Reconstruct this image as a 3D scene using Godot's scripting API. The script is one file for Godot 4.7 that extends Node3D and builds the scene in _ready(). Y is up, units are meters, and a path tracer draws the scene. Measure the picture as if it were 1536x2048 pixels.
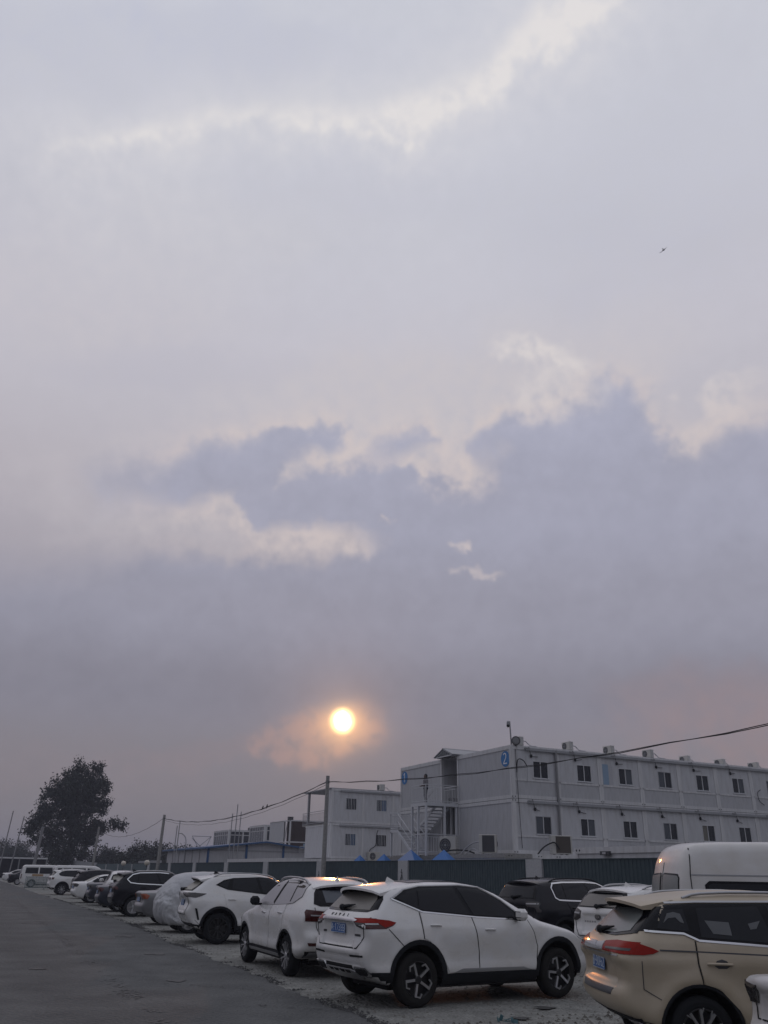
extends Node3D
# A car park beside a row of stacked site containers at sunset.
# x runs from the road towards the buildings, -z runs along the road into the distance, y is up, metres.

var M := {}
var taken := {}
var rng := RandomNumberGenerator.new()

# ---------------------------------------------------------------- mesh builder
class MB:
	var v := PackedVector3Array()
	var n := PackedVector3Array()
	var c := PackedColorArray()
	var col := Color.WHITE
	var use_col := false

	func vert(p: Vector3, nn: Vector3) -> void:
		v.append(p)
		n.append(nn)
		if use_col:
			c.append(col)

	# corners counter-clockwise as seen from outside
	func tri(a: Vector3, b: Vector3, d: Vector3) -> void:
		var nn := (b - a).cross(d - a).normalized()
		vert(a, nn)
		vert(d, nn)
		vert(b, nn)

	func trin(a: Vector3, b: Vector3, d: Vector3, na: Vector3, nb: Vector3, nd: Vector3) -> void:
		var g := (b - a).cross(d - a)
		if g.dot(na + nb + nd) < 0.0:
			vert(a, na)
			vert(b, nb)
			vert(d, nd)
		else:
			vert(a, na)
			vert(d, nd)
			vert(b, nb)

	func quad(a: Vector3, b: Vector3, d: Vector3, e: Vector3) -> void:
		tri(a, b, d)
		tri(a, d, e)

	func box(at: Vector3, s: Vector3, t := Basis.IDENTITY) -> void:
		var h := s * 0.5
		var p := []
		for i in 8:
			p.append(at + t * Vector3(h.x if i & 1 else -h.x, h.y if i & 2 else -h.y, h.z if i & 4 else -h.z))
		quad(p[4], p[5], p[7], p[6])
		quad(p[1], p[0], p[2], p[3])
		quad(p[5], p[1], p[3], p[7])
		quad(p[0], p[4], p[6], p[2])
		quad(p[6], p[7], p[3], p[2])
		quad(p[0], p[1], p[5], p[4])

	# a box given by its least and greatest corner
	func bb(lo: Vector3, hi: Vector3) -> void:
		box((lo + hi) * 0.5, hi - lo)

	func rbox(at: Vector3, s: Vector3, r: float, t := Basis.IDENTITY) -> void:
		# a box with chamfered edges
		var h := s * 0.5
		var pts := {}
		for i in 8:
			var sg := Vector3(1 if i & 1 else -1, 1 if i & 2 else -1, 1 if i & 4 else -1)
			for ax in 3:
				var q := Vector3(h.x - r, h.y - r, h.z - r)
				q[ax] = h[ax]
				pts[[i, ax]] = at + t * (q * sg)
		for ax in 3:
			var b1 := 1 << ((ax + 1) % 3)
			var b2 := 1 << ((ax + 2) % 3)
			for sgn in 2:
				var base: int = (1 << ax) if sgn else 0
				var q := [pts[[base, ax]], pts[[base | b1, ax]], pts[[base | b1 | b2, ax]], pts[[base | b2, ax]]]
				out4(q[0], q[1], q[2], q[3], at)
		for ax in 3:
			for k in 4:
				var a1 := (ax + 1) % 3
				var a2 := (ax + 2) % 3
				var i0: int = ((1 << a1) if k & 1 else 0) | ((1 << a2) if k & 2 else 0)
				var i1: int = i0 | (1 << ax)
				out4(pts[[i0, a1]], pts[[i1, a1]], pts[[i1, a2]], pts[[i0, a2]], at)
		for i in 8:
			var a: Vector3 = pts[[i, 0]]
			var b: Vector3 = pts[[i, 1]]
			var d: Vector3 = pts[[i, 2]]
			if (b - a).cross(d - a).dot(a - at) > 0:
				tri(a, b, d)
			else:
				tri(a, d, b)

	func out4(a: Vector3, b: Vector3, d: Vector3, e: Vector3, centre: Vector3) -> void:
		if (b - a).cross(d - a).dot((a + d) * 0.5 - centre) >= 0:
			quad(a, b, d, e)
		else:
			quad(e, d, b, a)

	# a bar of rectangular section between two points
	func bar(a: Vector3, b: Vector3, w: float, h: float, up := Vector3.UP) -> void:
		var z := (b - a).normalized()
		if absf(z.dot(up)) > 0.98:
			up = Vector3.RIGHT
		var x := up.cross(z).normalized()
		var y := z.cross(x)
		box((a + b) * 0.5, Vector3(w, h, (b - a).length()), Basis(x, y, z))

	func cyl(a: Vector3, b: Vector3, ra: float, rb: float, sides := 12, caps := true) -> void:
		var z := (b - a).normalized()
		var up := Vector3.UP if absf(z.y) < 0.95 else Vector3.RIGHT
		var x := up.cross(z).normalized()
		var y := z.cross(x)
		for i in sides:
			var t0 := TAU * i / sides
			var t1 := TAU * (i + 1) / sides
			var d0 := x * cos(t0) + y * sin(t0)
			var d1 := x * cos(t1) + y * sin(t1)
			trin(a + d0 * ra, a + d1 * ra, b + d1 * rb, d0, d1, d1)
			trin(a + d0 * ra, b + d1 * rb, b + d0 * rb, d0, d1, d0)
			if caps:
				trin(a, a + d0 * ra, a + d1 * ra, -z, -z, -z)
				trin(b, b + d0 * rb, b + d1 * rb, z, z, z)

	func tube(pts: PackedVector3Array, r: float, sides := 6) -> void:
		var rings := []
		var dirs := []
		var x := Vector3.ZERO
		for i in pts.size():
			var z := (pts[mini(i + 1, pts.size() - 1)] - pts[maxi(i - 1, 0)]).normalized()
			if x == Vector3.ZERO:
				x = (Vector3.UP if absf(z.y) < 0.9 else Vector3.RIGHT).cross(z)
			x = (x - z * x.dot(z)).normalized()
			var y := z.cross(x)
			var ring := PackedVector3Array()
			var dd := PackedVector3Array()
			for k in sides:
				var d := x * cos(TAU * k / sides) + y * sin(TAU * k / sides)
				dd.append(d)
				ring.append(pts[i] + d * r)
			rings.append(ring)
			dirs.append(dd)
		for i in pts.size() - 1:
			for k in sides:
				var k2 := (k + 1) % sides
				trin(rings[i][k], rings[i][k2], rings[i + 1][k2], dirs[i][k], dirs[i][k2], dirs[i + 1][k2])
				trin(rings[i][k], rings[i + 1][k2], rings[i + 1][k], dirs[i][k], dirs[i + 1][k2], dirs[i + 1][k])

	# profile: (distance from axis, along axis)
	func lathe(at: Vector3, axis: Vector3, prof: PackedVector2Array, sides := 24, smooth := true) -> void:
		var z := axis.normalized()
		var x := (Vector3.UP if absf(z.y) < 0.9 else Vector3.RIGHT).cross(z).normalized()
		var y := z.cross(x)
		for j in prof.size() - 1:
			var p0 := prof[j]
			var p1 := prof[j + 1]
			var e := p1 - p0
			if e.length() < 1e-6:
				continue
			var nr := Vector2(e.y, -e.x).normalized()
			for i in sides:
				var t0 := TAU * i / sides
				var t1 := TAU * (i + 1) / sides
				var d0 := x * cos(t0) + y * sin(t0)
				var d1 := x * cos(t1) + y * sin(t1)
				var n0 := d0 * nr.x + z * nr.y
				var n1 := d1 * nr.x + z * nr.y
				var a := at + d0 * p0.x + z * p0.y
				var b := at + d1 * p0.x + z * p0.y
				var d := at + d1 * p1.x + z * p1.y
				var f := at + d0 * p1.x + z * p1.y
				if p0.x > 1e-5:
					trin(a, b, d, n0, n1, n1)
				if p1.x > 1e-5:
					trin(a, d, f, n0, n1, n0)

	func ball(at: Vector3, r: Vector3, nu := 12, nv := 8) -> void:
		for j in nv:
			for i in nu:
				var q := []
				for k in [[0, 0], [1, 0], [1, 1], [0, 1]]:
					var th: float = TAU * (i + k[0]) / nu
					var ph: float = PI * (j + k[1]) / nv
					q.append(Vector3(sin(ph) * cos(th), cos(ph), sin(ph) * sin(th)))
				trin(at + q[0] * r, at + q[1] * r, at + q[2] * r, q[0], q[1], q[2])
				trin(at + q[0] * r, at + q[2] * r, at + q[3] * r, q[0], q[2], q[3])

	func mesh() -> ArrayMesh:
		var a := []
		a.resize(Mesh.ARRAY_MAX)
		a[Mesh.ARRAY_VERTEX] = v
		a[Mesh.ARRAY_NORMAL] = n
		if use_col:
			a[Mesh.ARRAY_COLOR] = c
		var m := ArrayMesh.new()
		m.add_surface_from_arrays(Mesh.PRIMITIVE_TRIANGLES, a)
		return m


# ---------------------------------------------------------------- naming
func numbered(called: String) -> String:
	if not taken.has(called):
		taken[called] = 0
		return called
	taken[called] += 1
	return "%s_%03d" % [called, taken[called]]


func obj(called: String, shape, m: Material, parent: Node = self) -> MeshInstance3D:
	var o := MeshInstance3D.new()
	o.name = numbered(called) if parent == self else piece_name(called, parent)
	o.mesh = shape.mesh() if shape is MB else shape
	o.material_override = m
	parent.add_child(o, true)
	return o


func piece_name(called: String, parent: Node) -> String:
	var k: int = parent.get_meta("n_" + called, 0)
	parent.set_meta("n_" + called, k + 1)
	return called if k == 0 else "%s_%03d" % [called, k]


func node(called: String, parent: Node) -> Node3D:
	var o := Node3D.new()
	o.name = piece_name(called, parent)
	parent.add_child(o, true)
	return o


func thing(called: String, label: String, category: String, at := Vector3.ZERO, turn := 0.0, group := "") -> Node3D:
	var o := Node3D.new()
	o.name = numbered(called)
	add_child(o, true)
	o.position = at
	o.rotation.y = turn
	return tag(o, label, category, group)


func tag(o: Node3D, label: String, category: String, group := "") -> Node3D:
	o.set_meta("label", label)
	o.set_meta("category", category)
	if group != "":
		o.set_meta("group", group)
	return o


func dup(src: Node3D, called: String, label: String, at: Vector3, turn := 0.0, group := "") -> Node3D:
	var o: Node3D = src.duplicate()
	o.name = numbered(called)
	add_child(o, true)
	o.position = at
	o.rotation.y = turn
	return tag(o, label, src.get_meta("category"), group)


func structure(called: String, shape, m: Material) -> MeshInstance3D:
	var o := obj(called, shape, m)
	o.set_meta("kind", "structure")
	return o


func v2(a: Array) -> PackedVector2Array:
	var out := PackedVector2Array()
	for i in a.size() / 2:
		out.append(Vector2(a[i * 2], a[i * 2 + 1]))
	return out


func lin(r: float, g: float, b: float) -> Color:
	return Color(r, g, b).linear_to_srgb()


func look(key: String, c: Color, rough := 0.6, metal := 0.0) -> StandardMaterial3D:
	var m := StandardMaterial3D.new()
	m.resource_name = key
	m.albedo_color = c
	m.roughness = rough
	m.metallic = metal
	M[key] = m
	return m


func noise_tex(freq: float, lo: Color, hi: Color, size := 512, octaves := 5, seed_ := 1, normal := false, strength := 4.0, mid := 0.5) -> NoiseTexture2D:
	var f := FastNoiseLite.new()
	f.seed = seed_
	f.noise_type = FastNoiseLite.TYPE_SIMPLEX_SMOOTH
	f.frequency = freq
	f.fractal_octaves = octaves
	var t := NoiseTexture2D.new()
	t.width = size
	t.height = size
	t.seamless = true
	t.noise = f
	if normal:
		t.as_normal_map = true
		t.bump_strength = strength
	else:
		var g := Gradient.new()
		g.offsets = PackedFloat32Array([0.0, mid, 1.0])
		g.colors = PackedColorArray([lo, lo.lerp(hi, 0.5), hi])
		t.color_ramp = g
	return t


func worn(key: String, lo: Color, hi: Color, rough: float, metres: float, freq := 0.01, seed_ := 3, octaves := 5) -> StandardMaterial3D:
	# a surface whose colour drifts between two tones, laid out in world metres
	var m := look(key, Color.WHITE, rough)
	m.albedo_texture = noise_tex(freq, lo, hi, 512, octaves, seed_)
	m.uv1_triplanar = true
	m.uv1_world_triplanar = true
	m.uv1_scale = Vector3.ONE / metres
	return m

# ---------------------------------------------------------------- camera, sky, sun
const SUN_AZ := 22.96
const SUN_EL := 9.34

func towards(az: float, el: float) -> Vector3:
	var a := deg_to_rad(az)
	var e := deg_to_rad(el)
	return Vector3(sin(a) * cos(e), sin(e), -cos(a) * cos(e))


func srgb(r: float, g: float, b: float) -> Vector3:
	var c := Color(r / 255.0, g / 255.0, b / 255.0).srgb_to_linear()
	return Vector3(c.r, c.g, c.b)


var sky_el := [-2.0, 0.1, 1.4, 4.4, 7.5, 10.8, 14.1, 19.2, 24.4, 29.5, 34.6, 41.1, 47.1, 55.2, 70.0, 90.0]
var sky_rgb: Array[Vector3] = []
# outlines of the cloud bank, of the lit cloud round the sun and of the bright streak overhead: azimuth, elevation
var bank_line := [-10.7, 14.2, -0.4, 16.9, 5.0, 18.4, 13.3, 19.9, 18.0, 19.3, 21.3, 19.5, 24.3, 21.0, 20.8, 22.0, 16.3, 22.2, 14.4, 23.8, 9.4, 23.2, 4.9, 23.1, 4.0, 24.0, 9.0, 25.9, 11.4, 27.3, 17.3, 28.7, 21.3, 29.2, 22.7, 28.4, 17.5, 25.9, 17.0, 25.1, 20.5, 26.5, 23.9, 27.6, 25.1, 28.8, 28.6, 29.5, 30.2, 28.5, 26.7, 27.7, 29.0, 25.9, 31.2, 24.9, 33.1, 25.7, 32.6, 26.9, 32.1, 28.4, 34.5, 29.8, 38.4, 30.1, 40.9, 30.6, 41.4, 31.8, 42.9, 32.2, 45.2, 30.7, 45.3, 28.9, 46.6, 27.2, 46.9, 25.7, 48.6, 25.6, 50.5, 26.6, 53.6, 27.8, 63.9, 26.1, 61.2, 5.2, -8.1, 4.1]
var glow_line := [17.5, 8.1, 19.2, 9.5, 20.7, 10.2, 22.1, 10.1, 24.1, 10.5, 25.7, 9.8, 26.5, 8.8, 25.7, 8.1, 24.0, 7.5, 22.2, 6.4, 19.6, 6.6, 16.6, 7.1]
var arc_line := [-2.7, 43.4, 0.0, 43.5, 3.4, 44.6, 6.5, 46.0, 9.8, 47.2, 15.1, 47.9, 21.2, 47.9, 24.5, 47.7, 27.0, 47.0, 29.1, 47.5, 31.5, 48.6, 33.9, 49.6, 37.8, 50.4, 41.6, 50.9, 45.0, 52.0, 47.6, 53.1, 48.8, 54.1, 42.4, 55.2, 37.1, 53.2, 31.1, 51.2, 25.3, 50.2, 16.8, 49.4, 9.1, 48.4, 3.8, 46.6]
# small gaps and wisps: azimuth, elevation, half-width, half-height, tilt, strength
var sky_bright := [26.34, 22.82, 0.42, 0.34, 0.69, 1.0, 30.79, 21.1, 0.75, 0.52, -0.88, 0.9, 32.37, 19.02, 1.87, 0.31, -1.21, 0.6, 38.28, 33.95, 2.78, 0.75, -6.24, 0.9, 39.0, 31.6, 2.6, 1.6, 20.0, 0.5, 49.53, 27.6, 2.6, 1.0, 34.0, 0.7, 51.61, 29.6, 2.2, 0.6, 24.0, 0.5, 31.4, 26.3, 2.4, 1.9, -1.5, 0.6, 20.5, 21.0, 4.0, 1.1, 3.0, 0.7, 23.5, 27.6, 3.6, 0.8, 12.0, 0.6]
var sky_pale := [30.63, 32.0, 13.0, 3.6, 4.0, 0.75, 10.0, 24.0, 9.0, 3.2, 8.0, 0.35, 2.64, 36.0, 9.0, 4.2, 14.49, 0.35, 12.0, 42.0, 8.0, 2.0, 10.0, 0.25]
var sky_dim := [0.91, 49.5, 9.5, 2.9, 16.0, 0.5, 15.0, 52.0, 9.0, 1.6, 4.0, 0.35, 22.0, 44.8, 7.5, 2.2, 2.0, 0.35, 47.0, 43.0, 11.0, 6.0, -10.0, 0.25, 9.0, 32.0, 8.0, 1.4, 10.0, 0.25]
var sky_pink := [49.28, 9.2, 7.0, 3.2, -2.98, 0.8, 15.29, 7.0, 5.14, 0.8, 2.34, 0.3, 6.0, 6.0, 7.0, 1.6, 0.0, 0.2]

const G_AZ := -24.0
const G_EL := -1.0
const G_STEP := 0.4
const G_NX := 256
const G_NY := 164


func distance_grid(line: Array) -> PackedFloat32Array:
	# signed angle from each direction to the outline, negative inside
	var p := v2(line)
	var out := PackedFloat32Array()
	out.resize(G_NX * G_NY)
	for j in G_NY:
		for i in G_NX:
			var q := Vector2(G_AZ + i * G_STEP, G_EL + j * G_STEP)
			var d := 1e9
			var k := cos(deg_to_rad(q.y))
			for e in p.size():
				var c := Geometry2D.get_closest_point_to_segment(q, p[e], p[(e + 1) % p.size()])
				d = minf(d, Vector2((c.x - q.x) * k, c.y - q.y).length_squared())
			d = sqrt(d)
			out[j * G_NX + i] = -d if Geometry2D.is_point_in_polygon(q, p) else d
	return out


func look_up(g: PackedFloat32Array, az: float, el: float) -> float:
	var x := (az - G_AZ) / G_STEP
	var y := (el - G_EL) / G_STEP
	if x < 0.0 or y < 0.0 or x >= G_NX - 1 or y >= G_NY - 1:
		return 9.0
	var i := int(x)
	var j := int(y)
	var u := x - i
	var w := y - j
	var n := j * G_NX + i
	return (g[n] * (1 - u) + g[n + 1] * u) * (1 - w) + (g[n + G_NX] * (1 - u) + g[n + G_NX + 1] * u) * w


var bank_grid: PackedFloat32Array
var glow_grid: PackedFloat32Array
var arc_grid: PackedFloat32Array


func blobs(list: Array, az: float, el: float) -> float:
	# 0 to 1: how far inside any of the clouds that direction lies
	var keep := 1.0
	var ce := cos(deg_to_rad(el))
	for i in range(0, list.size(), 6):
		var dx: float = wrapf(az - list[i], -180.0, 180.0) * ce
		if absf(dx) > 30.0:
			continue
		var dy: float = el - list[i + 1]
		var a: float = deg_to_rad(list[i + 4])
		var u: float = (dx * cos(a) + dy * sin(a)) / list[i + 2]
		var w: float = (-dx * sin(a) + dy * cos(a)) / list[i + 3]
		var r := u * u + w * w
		if r < 4.0:
			keep *= 1.0 - list[i + 5] * (1.0 - smoothstep(0.45, 1.6, sqrt(r)))
	return 1.0 - keep


var warp := FastNoiseLite.new()
var fine := FastNoiseLite.new()
var broad := FastNoiseLite.new()

func sky_at(az: float, el: float) -> Vector3:
	var d := towards(az, el)
	var p := d * 100.0
	var w1 := warp.get_noise_3dv(p)
	var w2 := warp.get_noise_3dv(p + Vector3(300, 50, -200))
	var f := fine.get_noise_3dv(p)
	var az2 := az + (w1 * 3.2 + f * 0.9) / maxf(cos(deg_to_rad(el)), 0.3)
	var el2 := el + w2 * 1.7 + f * 0.6
	# clear-air tone by height
	var i := 0
	while i < sky_el.size() - 2 and el > sky_el[i + 1]:
		i += 1
	var t := clampf((el - sky_el[i]) / (sky_el[i + 1] - sky_el[i]), 0.0, 1.0)
	var c := sky_rgb[i].lerp(sky_rgb[i + 1], t)
	# the low sky is dimmer away from the sun, with a little more blue
	var away := 0.5 - 0.5 * cos(deg_to_rad(az - SUN_AZ))
	c = c.lerp(c * Vector3(0.62, 0.68, 0.71), smoothstep(0.1, 0.9, away) * clampf(1.25 - el / 70.0, 0, 1))
	var b0 := broad.get_noise_3dv(Vector3(p.x, p.y * 2.5, p.z))
	c *= 1.0 + 0.03 * b0 + 0.018 * f
	var out := smoothstep(30.0, 48.0, absf(wrapf(az - 25.5, -180.0, 180.0)))
	# pale high veil, dimmer patches in it
	var veil := Vector3(0.585, 0.55, 0.575).lerp(Vector3(0.64, 0.63, 0.67), smoothstep(32.0, 46.0, el))
	c = c.lerp(veil, blobs(sky_pale, az2, el2) * (0.75 + 0.5 * f))
	c = c.lerp(c * Vector3(0.88, 0.895, 0.955), blobs(sky_dim, az2, el2) * (0.9 + 0.7 * f))
	# bright streak overhead: sharp below, fading upwards
	var da := look_up(arc_grid, az + w1 * 1.2 + f * 0.7, el + w2 * 0.8 + f * 0.6)
	var arc := (1.0 - smoothstep(-1.3, 0.35, da)) * 0.75 + 0.32 * exp(-maxf(da, 0.0) / 2.4)
	c = c.lerp(Vector3(0.80, 0.765, 0.755), clampf(arc * (0.9 + 0.7 * f), 0.0, 1.0) * 0.85 * (1.0 - out))
	# the grey-blue bank, with ragged bright edges
	var db := look_up(bank_grid, az + (w1 * 1.6 + f * 0.9) * 0.8, el + (w2 * 1.2 + f * 0.75) * 0.8)
	var soft := 0.42 + 0.5 * clampf(broad.get_noise_3dv(p * 3.0) + 0.3, 0.0, 1.0) + 1.6 * smoothstep(14.0, 4.0, az) + 0.35 * smoothstep(30.0, 42.0, az)
	var m := 1.0 - smoothstep(-soft, soft, db)
	m *= 1.0 - out
	# beyond the frame the banks carry on as soft streaks
	m = maxf(m, out * clampf(b0 * 1.6 + 0.15, 0.0, 0.8) * smoothstep(2.0, 12.0, el) * (1.0 - smoothstep(30.0, 60.0, el) * 0.5))
	var grey := Vector3(0.245, 0.238, 0.288)
	grey = grey.lerp(Vector3(0.31, 0.308, 0.38), smoothstep(11.0, 16.0, el))
	grey = grey.lerp(Vector3(0.358, 0.364, 0.462), smoothstep(16.0, 23.0, el))
	grey = grey.lerp(Vector3(0.395, 0.405, 0.515), smoothstep(24.0, 31.0, el))
	grey *= 1.0 + 0.06 * f + 0.06 * w2
	var rim := exp(-absf(db - 0.25) / 0.8) * smoothstep(19.0, 22.0, el) * (1.0 - out) * smoothstep(2.0, 12.0, az)
	c = c.lerp(Vector3(0.67, 0.58, 0.56), clampf(rim * (0.5 + 0.8 * f), 0.0, 0.62))
	c = c.lerp(grey, m * 0.88 * smoothstep(7.5, 11.0, el))
	var br := blobs(sky_bright, az2, el2) * clampf(0.85 + 1.3 * f, 0.0, 1.2)
	c = c.lerp(Vector3(0.64, 0.56, 0.55).lerp(Vector3(0.74, 0.69, 0.68), smoothstep(26.0, 33.0, el)), clampf(br, 0.0, 1.0) * 0.72)
	var pk := blobs(sky_pink, az2, el2) * clampf(0.9 + 0.5 * f, 0.0, 1.2)
	c = c.lerp(Vector3(0.33, 0.245, 0.25), pk * 0.7)
	# cloud lit from within round the sun
	var dg := look_up(glow_grid, az + w1 * 0.9 + f * 0.8, el + w2 * 0.7 + f * 0.55)
	var lit := (1.0 - smoothstep(-0.55, 0.35, dg)) * clampf(0.75 + 1.5 * f, 0.15, 1.0)
	c = c.lerp(Vector3(0.42, 0.29, 0.275), lit * 0.62)
	# the sun through haze, with its aureole
	var s := rad_to_deg(acos(clampf(d.dot(towards(SUN_AZ, SUN_EL)), -1.0, 1.0)))
	if s < 30.0:
		var open := 0.40 + 0.75 * (1.0 - smoothstep(-0.8, 1.0, dg)) * (1.0 + 0.5 * f)
		c += Vector3(0.05, 0.022, 0.008) * exp(-s / 4.5)
		c += Vector3(0.80, 0.36, 0.08) * exp(-s / 1.45) * open
		c += Vector3(0.50, 0.32, 0.12) * exp(-maxf(s - 0.6, 0.0) / 0.38)
		c += Vector3(1.5, 1.0, 0.36) * (1.0 - smoothstep(0.58, 1.02, s + 0.08 * f))
		c += Vector3(6.0, 5.0, 3.4) * (1.0 - smoothstep(0.26, 0.74, s + 0.16 * f))
	return c


func make_sky() -> ImageTexture:
	warp.seed = 11
	warp.frequency = 0.10
	warp.fractal_octaves = 4
	fine.seed = 5
	fine.frequency = 0.35
	fine.fractal_octaves = 5
	fine.fractal_gain = 0.55
	broad.seed = 23
	broad.frequency = 0.03
	broad.fractal_octaves = 4
	bank_grid = distance_grid(bank_line)
	glow_grid = distance_grid(glow_line)
	arc_grid = distance_grid(arc_line)
	for q in [[121, 115, 118], [128, 121, 126], [132, 126, 130], [136, 130, 135], [137, 133, 141], [141, 138, 150], [152, 149, 162], [171, 166, 175], [184, 179, 187], [191, 188, 197], [196, 194, 204], [198, 198, 208], [201, 202, 212], [200, 202, 213], [193, 196, 209], [184, 188, 204]]:
		sky_rgb.append(srgb(q[0], q[1], q[2]))
	var w := 4096
	var h := 2048
	var small := Image.create_empty(512, 256, false, Image.FORMAT_RGBF)
	for y in 132:
		for x in 512:
			var c := sky_at(wrapf((x + 0.5) / 512.0 * 360.0, -180.0, 180.0), 90.0 - (y + 0.5) / 256.0 * 180.0)
			small.set_pixel(x, y, Color(c.x, c.y, c.z))
	for y in range(132, 256):
		for x in 512:
			small.set_pixel(x, y, Color(0.10, 0.095, 0.10))
	small.resize(w, h, Image.INTERPOLATE_CUBIC)
	# the part of the sky with the sun and its clouds is worked out in full
	var x0 := int(-22.0 / 360.0 * w)
	var x1 := int(74.0 / 360.0 * w)
	for y in range(int((90.0 - 61.0) / 180.0 * h), int(91.5 / 180.0 * h)):
		var el := 90.0 - (y + 0.5) / h * 180.0
		for x in range(x0, x1):
			var c := sky_at((x + 0.5) / w * 360.0, el)
			small.set_pixel(posmod(x, w), y, Color(c.x, c.y, c.z))
	return ImageTexture.create_from_image(small)


func camera_sky_sun() -> void:
	var cam := Camera3D.new()
	cam.name = "camera"
	cam.fov = 63.338
	cam.near = 0.1
	cam.far = 3000.0
	cam.position = Vector3(0, 1.78, 0)
	cam.basis = Basis(Vector3.UP, deg_to_rad(-25.5)) * Basis(Vector3.RIGHT, deg_to_rad(23.535)) * Basis(Vector3.BACK, 0.019)
	add_child(cam)
	cam.current = true

	var e := Environment.new()
	e.background_mode = Environment.BG_SKY
	e.sky = Sky.new()
	var sm := PanoramaSkyMaterial.new()
	sm.panorama = make_sky()
	e.sky.sky_material = sm
	e.tonemap_mode = Environment.TONE_MAPPER_LINEAR
	e.tonemap_exposure = 1.0
	e.sdfgi_enabled = true
	e.ssao_enabled = true
	e.ssil_enabled = true
	e.fog_enabled = true
	e.fog_density = 0.0007
	e.fog_light_color = Color(0.72, 0.735, 0.79)
	var we := WorldEnvironment.new()
	we.name = "environment"
	we.environment = e
	add_child(we)

	var sun := DirectionalLight3D.new()
	sun.name = "sun"
	sun.light_color = Color(1.0, 0.62, 0.32)
	sun.light_energy = 0.045
	sun.light_angular_distance = 1.6
	sun.shadow_enabled = true
	add_child(sun)
	sun.look_at_from_position(Vector3.ZERO, -towards(SUN_AZ, SUN_EL))

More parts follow.
